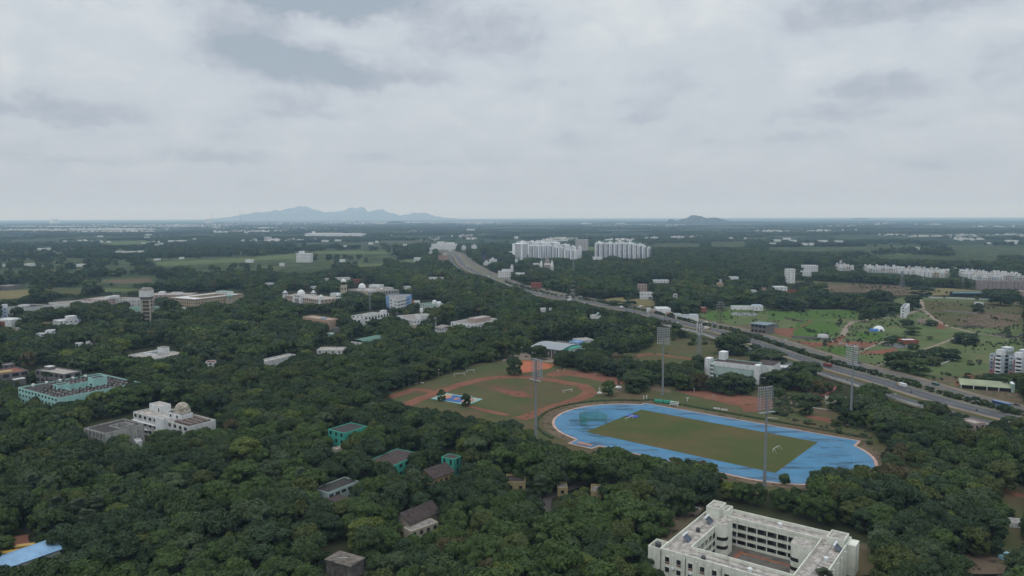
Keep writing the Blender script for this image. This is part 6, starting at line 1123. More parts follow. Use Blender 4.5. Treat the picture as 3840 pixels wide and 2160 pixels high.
# ------------------------------------------------------------------ vehicles
tyre=mat('tyre_rubber',(.03,.03,.03),.9,.05)
def vehicle(kind,p,ang,colname,col,label):
    m=mat(colname+'_car_paint',col,.35,.02,spec=.5); Lh,Wd,h0,h1={'car':(4.3,1.75,.85,1.45),'van':(5.2,2.0,1.,2.1),'truck':(8.,2.4,1.1,3.1),'bus':(11.,2.5,1.,3.2),'bike':(1.9,.7,.5,1.5)}[kind]
    r=empty(kind if kind!='bike' else 'motorcycle',p,ang,label,{'bike':'motorcycle'}.get(kind,kind)); mb=MB(); s=Lh/2; wv=Wd/2
    if kind=='car':
        mb.box(-s,-wv,.3,s,wv,h0); mb.build('body',m,r); mb=MB(); mb.add([(-s*.62,-wv*.92,h0),(s*.5,-wv*.92,h0),(s*.5,wv*.92,h0),(-s*.62,wv*.92,h0),(-s*.38,-wv*.8,h1),(s*.15,-wv*.8,h1),(s*.15,wv*.8,h1),(-s*.38,wv*.8,h1)],[(0,1,5,4),(1,2,6,5),(2,3,7,6),(3,0,4,7)]); mb.build('windows',glass,r); mb=MB(); mb.box(-s*.4,-wv*.82,h1,s*.17,wv*.82,h1+.06); mb.build('roof',m,r)
    elif kind=='bike':
        mb.box(-.7,-.12,.45,.6,.12,.85); mb.build('body',m,r); mb=MB(); mb.bar((-.15,0,.8),(-.05,0,1.35),.2,.22,8); mb.lathe([(0,-.13),(.12,-.05),(.12,.06),(0,.14)],(0,0,1.58),8); mb.bar((-.05,.2,1.3),(.45,.25,1.05),.07); mb.bar((-.05,-.2,1.3),(.45,-.25,1.05),.07); o=mb.build('rider',mat('rider_clothes',(.10,.10,.13),.9,.2),r)
    else:
        cab=s-1.8 if kind=='truck' else s
        if kind=='truck': mb.box(-s,-wv,.9,cab-.15,wv,h1); mb.build('cargo_box',m,r); mb=MB(); mb.box(cab,-wv*.95,.5,s,wv*.95,2.5); mb.build('cab',mat('cab_paint',(.4,.3,.1),.5,.05) if colname=='white' else m,r); mb=MB(); mb.box(s,-wv*.8,1.5,s+.05,wv*.8,2.3); mb.build('windscreen',glass,r)
        else: mb.box(-s,-wv,.45,s,wv,h1); mb.build('body',m,r); mb=MB(); mb.box(-s*.94,-wv-.03,h1*.52,s*.96,wv+.03,h1*.82); mb.build('windows',glass,r)
    for x in (-s*.62,s*.62):
        for y in ((-wv,wv) if kind!='bike' else (0,)):
            mb=MB(); rw=.33 if kind in('car','bike') else .5; mb.bar((x,y-.1,rw),(x,y+.1,rw),rw,rw,12); mb.build('wheel',tyre,r)
    return r
def road_ang(p):
    i=min(range(len(MW)-1),key=lambda k:(MW[k]-p).length); d=MW[i+1]-MW[i]; return math.atan2(d.y,d.x)
VT=[('truck','8',1345,682,'white',(.7,.7,.7),'white box truck on the near carriageway at the right'),('truck','8',600,478,'red',(.22,.05,.04),'dark red truck on the near carriageway right of the floodlight mast'),('car','8',925,444,'navy',(.03,.04,.08),'dark blue car on the far carriageway just right of the floodlight mast'),('van','8',1685,665,'green',(.05,.12,.10),'dark green van on the far carriageway opposite the long shop'),
('bike','8',1440,742,'black',(.04,.04,.05),'motorcycle behind the white box truck'),('bike','8',2100,925,'black',(.04,.04,.05),'motorcycle on the near carriageway near the wood'),('car','8',172,212,'white',(.7,.7,.7),'white car on the far carriageway beside the red earth plot'),('car','8',75,232,'white',(.7,.7,.7),'white car half hidden by the median shrubs'),('bus','8',2345,878,'blue',(.12,.2,.4),'blue and grey bus behind the median trees at the right'),
('bike','8',645,577,'black',(.04,.04,.05),'motorcycle on the service road left of the floodlight mast'),('bike','8',798,620,'black',(.04,.04,.05),'second motorcycle on the service road'),('car','8',2500,870,'black',(.03,.03,.03),'black car on the far carriageway at the right edge'),('car','8',150,292,'silver',(.35,.36,.38),'silver car on the near carriageway at the tree gap'),
('car','3',2228,1290,'silver',(.35,.36,.38),'silver car on the highway opposite the unfinished block'),('truck','3',1096,1068,'white',(.7,.7,.7),'white truck among the highway trees near the yellow field'),('truck','3',580,968,'white',(.7,.7,.7),'white lorry on the highway left of the shops'),('car','3',1370,1132,'white',(.7,.7,.7),'white car on the near lanes by the shops'),('car','3',400,912,'white',(.7,.7,.7),'white car by the pale yellow wall'),('car','3',680,1015,'white',(.7,.7,.7),'white car in the gap of the wood'),('car','3',725,1018,'white',(.7,.7,.7),'second white car in the gap of the wood'),
('truck','2',2055,540,'white',(.7,.7,.7),'white truck at the far highway bend'),('car','2',2080,590,'silver',(.35,.36,.38),'silver car on the far stretch of the highway'),('van','2',2340,750,'white',(.7,.7,.7),'white van on the far stretch of the highway'),('truck','2',2160,570,'blue',(.12,.2,.4),'blue truck on the outer lanes of the far stretch'),('car','2',2540,800,'yellow',(.5,.4,.08),'yellow car on the outer lanes before the bend'),('car','2',2000,520,'red',(.22,.05,.04),'red car near the white building at the far bend')]
for k_,rg,x,y,cn,cc_,lb in VT: p=gz(rg,x,y); p.z=.45; vehicle(k_,p,road_ang(p)+(math.pi if k_ in('truck',) else 0),cn,cc_,lb)
rv=random.Random(4)
for q in range(26):
    i=rv.randrange(14,70); o_=rv.choice((-15.6,-12,10.5,12.5,18)); p=MW[i].lerp(MW[i+1],rv.random())+MN[i]*o_; p.z=.45; k_=rv.choice(('car','car','van','truck')); cn,cc_=rv.choice((('white',(.8,.8,.8)),('white',(.8,.8,.8)),('silver',(.4,.4,.42)),('dark',(.04,.04,.05))))
    o=vehicle(k_,p,road_ang(p),cn,cc_,'small %s %s on the far stretch of the highway'%(cn,k_)); o['group']='small %s %ss on the far highway'%(cn,k_)
for k_,x,y,an,lb in (('bus',105,1272,.25,'yellow bus in the red yard behind the blue roofed shed'),('truck',288,1198,.3,'yellow truck end showing between trees and the blue roofed shed')):
    vehicle(k_,gz('a',x,y+14),an,'yellow_orange',(.48,.30,.05),lb)
for i,(x,y,cn,cc_) in enumerate(((740,245,'white',(.7,.7,.7)),(790,258,'white',(.7,.7,.7)),(850,262,'silver',(.35,.36,.38)),(890,268,'white',(.7,.7,.7)),(640,222,'white',(.7,.7,.7)))):
    vehicle('car',gz('8',x,y),.3+i,cn,cc_,'%s car parked on the red earth junction, %s from the left'%(cn,nm[[1,2,3,4,0][i]]))
vehicle('car',G(*HQ(380,520)),.4,'red',(.22,.05,.04),'red and white car parked in front of the sports hall'); vehicle('car',gz('d',1290,1290),.3,'white',(.7,.7,.7),'white car glimpsed between trees right of the hostel'); vehicle('van',gz('d',2385,1285),.5,'pale_blue',(.25,.5,.6),'pale blue van parked at the right edge wood'); vehicle('car',gz('c',1850,795),.3,'silver',(.35,.36,.38),'silver car on the lane left of the hostel')
# ------------------------------------------------------------------ hills on the skyline
def ridge(name,prof,dist,depth,m,seed):
    rr=np.random.default_rng(seed); xs=np.linspace(prof[0][0],prof[-1][0],170); ys=np.interp(xs,[p[0] for p in prof],[p[1] for p in prof]); ny=18; mb=MB(); vs=[]
    base=G(CX,YH+CAMH/dist*F)  # ground row at that distance
    for j in range(ny):
        t=j/(ny-1); bump=math.sin(math.pi*t)**.8; dd=dist+depth*(t-.5)
        for i,(x,y) in enumerate(zip(xs,ys)):
            az_=math.atan((x-CX)/F); hh=max(0,(CAMH+dist/math.cos(az_)*0+dist*((YH+(x-CX)*-11/3840)-y)/F))
            e=min(1,min(i,len(xs)-1-i)/8); wob=1+.10*math.sin(x*.11+j*1.3)+.12*math.sin(x*.047-j*.9)+rr.uniform(-.07,.07)
            h=hh*e*bump*(wob if abs(t-.5)>.06 else 1); vs.append((math.tan(az_)*dd+rr.uniform(-40,40),dd+rr.uniform(-60,60)*(0<j<ny-1),h-3))
    n=len(xs); mb.add(vs,[(j*n+i,j*n+i+1,(j+1)*n+i+1,(j+1)*n+i) for j in range(ny-1) for i in range(n-1)]); return tag(mb.build(name,m),kind='structure')
rock=mat('hill_scrub',(.085,.095,.075),1,.2,.002,(.16,.14,.12),.5,(.0006,.0006,.0006),spec=0)
MOUNT=1
ridge('mountains',[(740,824),(800,820),(860,815),(930,803),(980,797),(1010,794),(1060,790),(1095,783),(1140,777),(1180,787),(1215,796),(1245,799),(1275,794),(1300,788),(1330,781),(1366,782),(1380,796),(1425,787),(1470,799),(1500,809),(1530,806),(1555,800),(1582,798),(1610,803),(1635,812),(1680,817),(1760,821)],30000,5500,rock,1)
ridge('hills',[(2500,834),(2515,823),(2530,829),(2560,824),(2580,818),(2597,806),(2620,812),(2640,819),(2665,817),(2700,820),(2725,829),(2770,834)],11500,1300,rock,2)
ridge('hills',[(3195,820),(3210,817),(3232,817),(3250,821)],20000,1500,rock,3); ridge('hills',[(1455,836),(1475,830),(1500,829),(1520,836)],12500,900,rock,4)
# ------------------------------------------------------------------ far town on the plain: thousands of small houses
def box_field(name,zones,m,lab):
    V=[];Fc=[]; rr=np.random.default_rng(21)
    for (x0,x1,y0,y1,n,s) in zones:
        k=0
        cl=[(rr.uniform(x0,x1),rr.uniform(y0,y1)) for _ in range(max(3,n//14))]
        for _ in range(n):
            c=cl[rr.integers(len(cl))]; x=c[0]+rr.normal()*(x1-x0)*.05; y=np.clip(c[1]+rr.normal()*(y1-y0)*.06,y0,y1+4)
            P=G(x,y); w_,d_,h_=rr.uniform(7,17)*s,rr.uniform(8,16)*s,rr.uniform(4,11)*s**.5; a=rr.uniform(-.5,.5); ca,sa=math.cos(a),math.sin(a); b=len(V)
            for z in (0,h_):
                for u,v in ((-1,-1),(1,-1),(1,1),(-1,1)): X_,Y_=u*w_/2,v*d_/2; V.append((P.x+X_*ca-Y_*sa,P.y+X_*sa+Y_*ca,z))
            Fc+=[(b+4,b+5,b+6,b+7),(b,b+1,b+5,b+4),(b+1,b+2,b+6,b+5),(b+2,b+3,b+7,b+6),(b+3,b,b+4,b+7)]
    mb=MB(); mb.v=V; mb.f=Fc; mb.m=[0]*len(Fc); o=mb.build(name,m); tag(o,lab,'town',kind='stuff')
townm=mat('town_walls',(.80,.78,.75),.9,.25,.01)
box_field('distant_town',[(-60,900,842,852,900,1.5),(-60,560,858,872,900,1.1),(200,520,861,868,300,1.3),(600,1100,848,856,260,1.4),(900,1900,833,842,900,1.9),(750,1150,866,871,90,1.2),(1000,1350,858,864,70,1.3),(1700,1900,832,837,90,1.6),
  (2200,2560,843,850,260,1.3),(2560,2760,838,841,120,1.7),(2180,2330,838,841,50,1.8),(2400,2640,890,896,120,.9),(2000,2350,893,902,110,.9),(3550,3900,888,902,120,.9),(3300,3900,880,890,90,1.),(2700,3300,862,880,60,1.),(0,1400,880,912,70,.9),(1500,1900,858,900,60,1.),(3000,3800,833,850,120,1.5)],townm,'far white town houses scattered over the hazy plain')
for lb,x0,x1,y,w_,H in (('wide grey block on the horizon at the far left',186,210,826,0,60),('pair of pale towers on the horizon left of the masts',768,790,826,0,52)):
    P0,P1=G(x0,838),G(x1,838); r=empty('horizon_block',P0,0,lb,'building'); W=P1.x-P0.x; H=zat(P0,x0,y-4); mb=MB(); mb.box(0,0,0,W,60,H); mb.build('wall',townm,r); mb=MB(); mb.box(W*.3,10,H,W*.6,40,H*1.08); mb.build('roof_room',townm,r)
# ------------------------------------------------------------------ trees
def crown_arrays(seed,R=5.,zc=6.3,rz=3.1,nl=11,nq=2600,leaf_s=.62,flat=1.,lr=(1.5,2.5)):
    g=np.random.default_rng(seed); L=[]
    for k in range(nl):
        a=k*2.39996+g.uniform(-.4,.4); rad=math.sqrt((k+.35)/nl)*(R-lr[0]*.85); u=rad/R
        z=zc+rz*math.sqrt(max(0,1-u*u*1.25))*.95*flat+g.uniform(-.6,.6); L.append((rad*math.cos(a),rad*math.sin(a),z,g.uniform(*lr)*(1.1-.25*u)))
    for k in range(int(nl*.8)):
        a=k*2.2+g.uniform(-.4,.4); rad=R*g.uniform(.55,.76); L.append((rad*math.cos(a),rad*math.sin(a),zc-g.uniform(.3,3.1),g.uniform(lr[0]*.85,lr[1]*.85)))
    L=np.array(L); V=[];Fc=[]
    # opaque inner masses
    import bmesh
    for (x,y,z,r_) in L:
        bm=bmesh.new(); bmesh.ops.create_icosphere(bm,subdivisions=1,radius=r_*.80); b=len(V)
        for v in bm.verts: V.append((x+v.co.x,y+v.co.y,z+v.co.z*.8))
        for f in bm.faces: Fc.append(tuple(b+v.index for v in f.verts))
        bm.free()
    # leaf sprays on the lobes
    w_=L[:,3]**2; w_/=w_.sum(); idx=g.choice(len(L),nq*2,p=w_); d=g.normal(size=(nq*2,3)); d/=np.linalg.norm(d,axis=1)[:,None]; d[:,2]=np.where(d[:,2]<-.35,-d[:,2],d[:,2])
    p=L[idx,:3]+d*(L[idx,3]*g.uniform(.82,1.10,nq*2))[:,None]*np.array([1,1,.85])
    keep=np.ones(len(p),bool)
    for j,(x,y,z,r_) in enumerate(L): keep&=~((np.linalg.norm((p-[x,y,z])/[1,1,.85],axis=1)<r_*.78)&(idx!=j))
    p=p[keep][:nq]; d=d[keep][:nq]; n=d*.75+g.normal(size=p.shape)*.42+[0,0,.25]; n/=np.linalg.norm(n,axis=1)[:,None]
    t=np.cross(n,g.normal(size=n.shape)); t/=np.linalg.norm(t,axis=1)[:,None]; q=np.cross(n,t); s=g.uniform(.6,1.25,len(p))*leaf_s
    for i in range(len(p)):
        a=t[i]*s[i]*.5; c=q[i]*s[i]*.42; b=len(V); o=p[i]; V+= [tuple(o-a-c*.5),tuple(o+a*.7-c),tuple(o+a+c*.6),tuple(o-a*.5+c)]; Fc.append((b,b+1,b+2,b+3))
    return V,Fc
def trunk_mb(seed,h=6.,r=.32,R=3.):
    g=random.Random(seed); mb=MB(); mb.bar((0,0,-.3),(0,0,h*.55),r,r*.8,7)
    for k in range(5):
        a=k*1.26+g.uniform(-.3,.3); e=(math.cos(a)*R*.6,math.sin(a)*R*.6,h*g.uniform(.95,1.15)); mb.bar((0,0,h*.5),e,r*.55,r*.2,5)
    return mb
CR_,TR_=[],[]
specs=[(5,5.3,3.3,13,(1.3,2.3)),(5.2,5.2,2.8,15,(1.2,2.0)),(4.6,5.6,4.4,15,(1.1,1.9)),(5,5.2,3.6,11,(1.5,2.5)),(5.4,5.2,2.9,19,(1.0,1.7)),(4.3,5.8,4.9,15,(1.1,1.8)),(5,5.3,3.7,17,(1.0,1.9))]
for i,(R,zc,rz,nl,lr) in enumerate(specs):
    V,Fc=crown_arrays(40+i,R,zc,rz,nl,2900,.60,1.,lr); me=bpy.data.meshes.new('crown'); me.from_pydata(V,[],Fc); me.materials.append(leaf); me.update(); CR_.append(me)
    o=trunk_mb(i).build('trunk',bark); TR_.append(o.data); bpy.data.objects.remove(o)
# sources for the wood (kept outside the scene)
src=bpy.data.collections.new('tree_sources'); ns=0
def addsrc(V,Fc,name):
    global ns
    me=bpy.data.meshes.new(name); tv=trunk_mb(ns).v; tf=trunk_mb(ns).f; b=len(V); me.from_pydata(V+tv,[],Fc+[tuple(i+b for i in f) for f in tf]); me.materials.append(leaf); me.materials.append(bark); me.polygons.foreach_set('material_index',[0]*len(Fc)+[1]*len(tf)); me.update()
    o=bpy.data.objects.new('src_%02d'%ns,me); src.objects.link(o); ns+=1
for i,(R,zc,rz,nl,lr) in enumerate(specs): V,Fc=crown_arrays(140+i,R,zc,rz,nl,2300,.66,1.,lr); addsrc(V,Fc,'near_tree')
for i,(R,zc,rz,nl,lr) in enumerate(specs[:5]): V,Fc=crown_arrays(240+i,R,zc,rz,max(6,nl-3),520,1.25,1.,lr); addsrc(V,Fc,'far_tree')
TINT={'dark green':(0.0346,0.0536,0.0175),'deep green':(0.0276,0.0457,0.0192),'mid green':(0.0438,0.0708,0.0184),'olive green':(0.0553,0.0684,0.0192),'yellow green':(0.0761,0.0969,0.0209),'grey green':(0.0507,0.0708,0.0317),'rust tinged':(0.0668,0.0570,0.0251)}
tn=list(TINT); tw=np.array([.28,.20,.25,.12,.05,.085,.015]); tw/=tw.sum()
# extra colour zones of the photo: (outline, tint names)
TZ=[(SP('2 1100,740 1400,730 1800,740 2250,800 2400,850 2350,900 2000,960 1850,940 1560,930 1500,890'),['yellow green','olive green','mid green']),(SP('3 740,690 900,650 1440,630 1450,660 1000,690 800,720'),['yellow green','olive green']),
    (SP('3 1480,860 1900,810 2100,950 1900,1000 1500,940'),['olive green','mid green','yellow green']),(SP('7 400,300 1000,330 1650,400 1950,500 1100,600 450,500'),['dark green','deep green']),(SP('6 1000,700 1500,850 2200,960 2100,1100 1500,1000'),['deep green','dark green']),
    (SP('c 800,130 1900,280 2300,500 1500,450 900,300'),['dark green','deep green','rust tinged']),(SP('2 0,1150 600,1200 1000,1400 300,1400'),['mid green','dark green','mid green']),(SP('d 900,300 2000,300 2000,700 900,700'),['dark green','olive green','dark green','rust tinged'])]
def savanna(px,py,g):
    keep=np.ones(len(px),bool)
    for poly,pr in SPARSE: keep&=~(inpoly(px,py,poly)&(g.random(len(px))>np.where(vnoise(WX,WY,55,6)+.5*vnoise(WX,WY,190,8)>.92,pr*3.8,pr*.14)))
    return keep
SPARSE=[(SP('1 -300,560 1600,560 2576,540 2 600,480 1500,480 1400,640 900,690 500,700 0,740 1 2576,740 1500,890 -300,970'),.16),(SP('1 -300,440 2576,420 2 1700,430 1500,480 600,480 1 2576,540 -300,560'),.4),(SP('4 1000,430 2700,430 2700,660 1900,640 600,600 800,560'),.14),(SP('3 1400,330 4 0,330 0,430 3 2500,450 1500,445'),.35)]
g=np.random.default_rng(77)
def cands(d0,d1,s,margin=1.2):
    hw=d1*CX/F*margin+60; xs=np.arange(-hw,hw,s); ys=np.arange(d0,d1,s*.9); Xg,Yg=np.meshgrid(xs,ys); Xg=Xg+(np.arange(len(ys))%2*s/2)[:,None]
    Xg=Xg.ravel()+g.uniform(-.33,.33,Xg.size)*s; Yg=Yg.ravel()+g.uniform(-.33,.33,Yg.size)*s
    k=(np.abs(Xg)<Yg*CX/F*margin+40)&(Yg>=d0)&(Yg<d1); return Xg[k],Yg[k]
def vnoise(x,y,s,seed):
    r=np.random.default_rng(seed); T_=r.random((64,64)); u,v=x/s,y/s; i,j=np.floor(u).astype(int),np.floor(v).astype(int); fu,fv=u-i,v-j; fu=fu*fu*(3-2*fu); fv=fv*fv*(3-2*fv)
    q=lambda a,b:T_[a%64,b%64]; return (q(i,j)*(1-fu)+q(i+1,j)*fu)*(1-fv)+(q(i,j+1)*(1-fu)+q(i+1,j+1)*fu)*fv
mw=np.array([(p.x,p.y) for p in MW])
def road_off(x,y):
    best=np.full(len(x),1e9); off=np.zeros(len(x))
    for i in range(len(mw)-1):
        a,b=mw[i],mw[i+1]; d=b-a; Ls=np.hypot(*d); t=np.clip(((x-a[0])*d[0]+(y-a[1])*d[1])/Ls**2,0,1); cx,cy=a[0]+t*d[0],a[1]+t*d[1]; dist=np.hypot(x-cx,y-cy); n=(d[1]/Ls,-d[0]/Ls); o=(x-cx)*n[0]+(y-cy)*n[1]
        k=dist<best; best[k]=dist[k]; off[k]=np.where(o[k]>=0,1,-1)*dist[k]
    return off
CBX=[(min(p[0] for p in pl),max(p[0] for p in pl),min(p[1] for p in pl),max(p[1] for p in pl)) for pl in CLEAR]
PTS=[]  # x,y,crown radius,height,tint,variant,far
bands=[(212,700,8.0,0),(700,1500,9.6,0),(1500,3000,13.,1),(3000,6500,25.,1),(6500,15000,62.,1)]
for bi,(d0,d1,s,far) in enumerate(bands):
    x,y=cands(d0,d1,s); R=g.uniform(.50,.74,len(x))*s*(1 if bi<2 else .95)
    if bi==2: R=g.uniform(4.5,8.5,len(x))
    if bi==3: R=g.uniform(6,12,len(x))
    if bi==4: R=g.uniform(14,26,len(x))
    if bi<2:
        big=g.random(len(x))<.14; R=np.where(big,R*1.35,R)
    Ht=R*g.uniform(1.6,2.35,len(x))+1.6
    if bi==3: Ht=R*1.15
    if bi==4: Ht=g.uniform(9,14,len(x))
    k=np.ones(len(x),bool)
    if bi==3: k&=(vnoise(x,y,420,1)+.5*vnoise(x,y,130,2))>.86+g.uniform(-.16,.16,len(x))
    if bi==4: k&=(vnoise(x,y,1100,3)+.5*vnoise(x,y,330,4))>.88+g.uniform(-.16,.16,len(x))
    bx,by=proj(x,y,0)
    WX,WY=x,y
    if bi in(1,2): k&=savanna(bx,by,g)
    if bi<4:
        pts=[(0,0,.0)]+[(0,0,z_) for z_ in (.3,.45,.6,.75,.88,.99)]+[(s_*.5,0,z_) for s_ in (-1,1) for z_ in (.5,.7,.86,.94)]+[(s_*.85,0,z_) for s_ in (-1,1) for z_ in (.45,.62,.75)]
        for pas in range(4 if bi<2 else 1):
            todo=k.copy() if pas==0 else (k0&~ok); ok=todo if pas==0 else ok
            if pas==0: k0=k.copy(); ok=k.copy()
            else: f_=.74; R=np.where(todo,R*f_,R); Ht=np.where(todo,Ht*f_,Ht); ok=ok|todo
            for (ux,uy,uz) in pts:
                qx,qy=proj(x+ux*R,y,uz*Ht)
                for pl,(a0,a1,b0,b1) in zip(CLEAR,CBX):
                    c=todo&ok&(qx>a0)&(qx<a1)&(qy>b0)&(qy<b1)
                    if c.any(): ii=np.where(c)[0]; ok[ii[inpoly(qx[ii],qy[ii],pl)]]=False
        k=ok
        for pl in FOOT:
            xs_=[p[0] for p in pl]; ys_=[p[1] for p in pl]; c=k&(x>min(xs_)-1)&(x<max(xs_)+1)&(y>min(ys_)-1)&(y<max(ys_)+1)
            if c.any(): ii=np.where(c)[0]; k[ii[inpoly(x[ii],y[ii],pl)]]=False
        ro=road_off(x,y); k&=~((ro>-21)&(ro<17)); k&=~((y<760)&(ro>-26)&(ro<44))
    x,y,R,Ht,bx,by=x[k],y[k],R[k],Ht[k],bx[k],by[k]
    cl=vnoise(x,y,38,9)
    ti=g.choice(len(tn),len(x),p=tw); lo=cl>.62; ti=np.where(lo&(g.random(len(x))<.5),tn.index('mid green'),ti); ti=np.where((cl<.3)&(g.random(len(x))<.5),tn.index('deep green'),ti)
    for pl,names in TZ:
        z=inpoly(bx,by,pl)&(g.random(len(x))<.7); ti=np.where(z,[tn.index(names[q%len(names)]) for q in g.integers(0,99,len(x))],ti)
    for a in zip(x,y,R,Ht,ti): PTS.append((*a,bi))
PTS=np.array(PTS)
# trees standing alone, placed one by one: region, base x, base y, height px (zoomed), width px, tint, label
LONE=[('6',1868,822,132,88,'mid green','pale topped tree at the left corner of the coloured court'),('6',2113,876,145,100,'dark green','dark round tree at the near corner of the coloured court'),('7',970,768,168,135,'mid green','lone round tree on the lawn beside the white statue'),
('7',1240,722,180,265,'dark green','broad dark tree right of the dark throwing statue'),('7',20,560,200,170,'dark green','tall dark tree standing between the orange court and the dirt oval'),('7',270,400,150,180,'dark green','dark tree in front of the sports hall'),('7',1760,690,140,200,'dark green','dark tree left of the stadium office, by the red ground'),('7',2230,740,215,340,'dark green','very broad dark tree hiding the stadium office front'),
('7',2215,345,225,330,'dark green','huge round tree between the practice field and the service road'),('7',1172,430,75,110,'dark green','small dark tree at the edge of the practice field'),('7',1870,480,130,130,'dark green','dark tree at the foot of the telecom mast'),('8',130,700,200,300,'dark green','large dark tree right of the stadium office'),('8',390,620,195,300,'dark green','spreading tree between the orange annex and the service road'),('8',105,770,90,130,'mid green','small round green tree on the path right of the stadium office'),
('8',-5,440,150,360,'dark green','dark tree at the bend of the service road behind the stadium office'),('8',380,962,145,135,'dark green','round topped tree on the red patch beside the track'),('8',172,972,50,65,'dark green','little ball shaped tree near the track corner'),('8',680,1075,75,95,'olive green','bushy tree left of the far floodlight foot'),('8',450,860,120,180,'grey green','tree at the lower edge of the dark red court'),('8',700,915,150,200,'dark green','round tree before the long cream store'),('8',900,870,120,120,'dark green','tree right of the long cream store'),('8',1060,800,150,260,'dark green','wide tree over the service road wall'),('8',330,820,80,160,'mid green','low tree below the dark red court'),
('8',1640,960,130,220,'dark green','dark tree reaching over the service road'),('d',165,522,102,108,'mid green','single small tree in front of the blue track at its near kerb'),
('4',975,1200,135,125,'dark green','round tree at the end of the grey dirt road on the meadow'),('4',2335,1035,115,180,'deep green','dark round tree at the right end of the pavilion wall'),('4',1550,945,95,180,'deep green','flat topped tree on the edge of the dry field'),('4',2108,1112,90,100,'deep green','dark ball tree on the right meadow'),('4',725,1228,55,40,'dark green','small thin tree beside the lush green plot'),('4',1455,1085,140,150,'deep green','dark tree right of the narrow white block'),('4',1300,1090,80,90,'deep green','dark tree hugging the narrow white block on its left'),('4',1120,1080,190,240,'deep green','tallest of the dark trees left of the narrow white block'),
('4',1180,1115,110,180,'dark green','low dark tree before the narrow white block'),('4',1030,1080,120,130,'dark green','dark tree left of the tallest meadow tree'),('4',880,1070,150,190,'deep green','dark tree in the middle of the meadow tree belt'),('4',740,1050,140,190,'deep green','dark tree right of the tall tree in the meadow belt'),('4',520,1050,160,180,'deep green','dark tree under the tall one in the meadow belt'),('4',520,920,110,150,'mid green','tall bright topped tree at the dry ground edge'),('4',350,880,80,140,'deep green','dark tree beside the low brick building'),('4',150,1090,150,150,'deep green','dark tree at the left end of the meadow belt'),('4',100,1000,120,170,'deep green','dark tree below the white villa'),('4',330,1040,130,170,'deep green','dark tree in the left half of the meadow belt'),('4',640,1010,100,140,'dark green','tree behind the middle of the meadow belt'),('4',420,830,70,90,'dark green','small dark tree above the low brick building'),
('4',1990,1425,105,200,'deep green','dark dense thicket tree in front of the bare meadow plot'),('4',1400,1260,80,110,'dark green','bushy tree in the meadow scrub'),('4',1450,1330,80,140,'mid green','wide bush tree near the white roofed brick shed'),('4',1270,1400,60,100,'dark green','dark bush tree left of the white roofed brick shed'),('4',1640,1240,55,110,'dark green','low tree by the small brown house'),('4',1350,1400,50,90,'mid green','green bush above the white roofed brick shed'),('4',1210,1440,80,90,'dark green','dark round bush at the end of the grey path'),
('8',1270,470,150,170,'dark green','left tree of the thicket near the highway'),('8',1400,440,120,170,'deep green','second tree of the thicket near the highway'),('8',1520,560,160,190,'mid green','front tree of the thicket near the highway'),('8',1560,420,110,150,'dark green','back tree of the thicket near the highway'),('8',1700,400,120,170,'dark green','tree at the top of the thicket near the highway'),('8',1840,410,110,150,'deep green','right end tree of the thicket near the highway'),('8',1340,520,110,180,'dark green','low tree at the foot of the thicket'),('8',1660,460,90,130,'olive green','olive tree in the middle of the thicket'),('8',1460,300,60,100,'dark green','dark tree below the white roofed brick shed'),
('8',2010,590,55,60,'dark green','small tree left of the roadside shop'),('8',2120,620,60,110,'mid green','tree behind the roadside shop'),('8',2270,660,110,160,'dark green','tree between the shop and the flats'),('8',2400,640,90,150,'dark green','tree in front of the left block of flats'),('8',2520,680,130,160,'olive green','tree in front of the right block of flats'),('8',2230,600,60,90,'dark green','small tree under the left block of flats'),('8',2380,940,80,80,'dark green','median tree behind the blue bus'),('8',2490,960,60,70,'mid green','median tree at the right edge'),
('3',1185,1040,120,125,'deep green','big dark tree in the middle of the yellowish field'),('3',1040,1035,55,150,'mid green','bushy tree at the near edge of the yellowish field'),('4',575,1440,60,45,'dark green','small tree where the dirt road meets the highway'),('a',40,1240,165,190,'mid green','bright green tree at the left edge above the yellow bus'),
('5',830,720-60,90,190,'dark green','dark tree growing inside the courtyard of the teal block'),('4',2405,1310,35,50,'dark green','bush beside the angled wall on the right meadow'),('4',1650,885,30,60,'mid green','small tree behind the dry field')]
def place(me_i,x,y,R,H,tint,label,group,ang=0,cat='tree',name='tree',low=None):
    r=empty(name,(x,y,0),ang,label,cat,group); v=me_i%7; s=R/specs[v][0]; 
    zt=max(q.co.z for q in CR_[v].vertices) if v not in ZT else ZT[v]; ZT[v]=zt; r.scale=(s,s,H/zt)
    c=bpy.data.objects.new('crown',CR_[v]); COL.objects.link(c); c.parent=r; c['tint']=list(TINT[tint])+[1.]
    if low is not None: z0=1.7; kk=(zt-low)/(zt-z0); c.scale=(1,1,kk); c.location=(0,0,zt-kk*zt)
    t=bpy.data.objects.new('trunk',TR_[v]); COL.objects.link(t); t.parent=r; return r
ZT={}
lone_n=0; LP_=[]
for i,(rg,bx,by,hp,wp,tt,lb) in enumerate(LONE):
    P=G(*S(rg,bx,by)); k=K*P.length/F; H=hp*k*1.0; R=max(wp*k/2*1.05,H*.22)
    place(i,P.x,P.y,R,H,tt,lb,None,i*1.3,low=1.0); lone_n+=1; LP_.append((P.x,P.y,R))
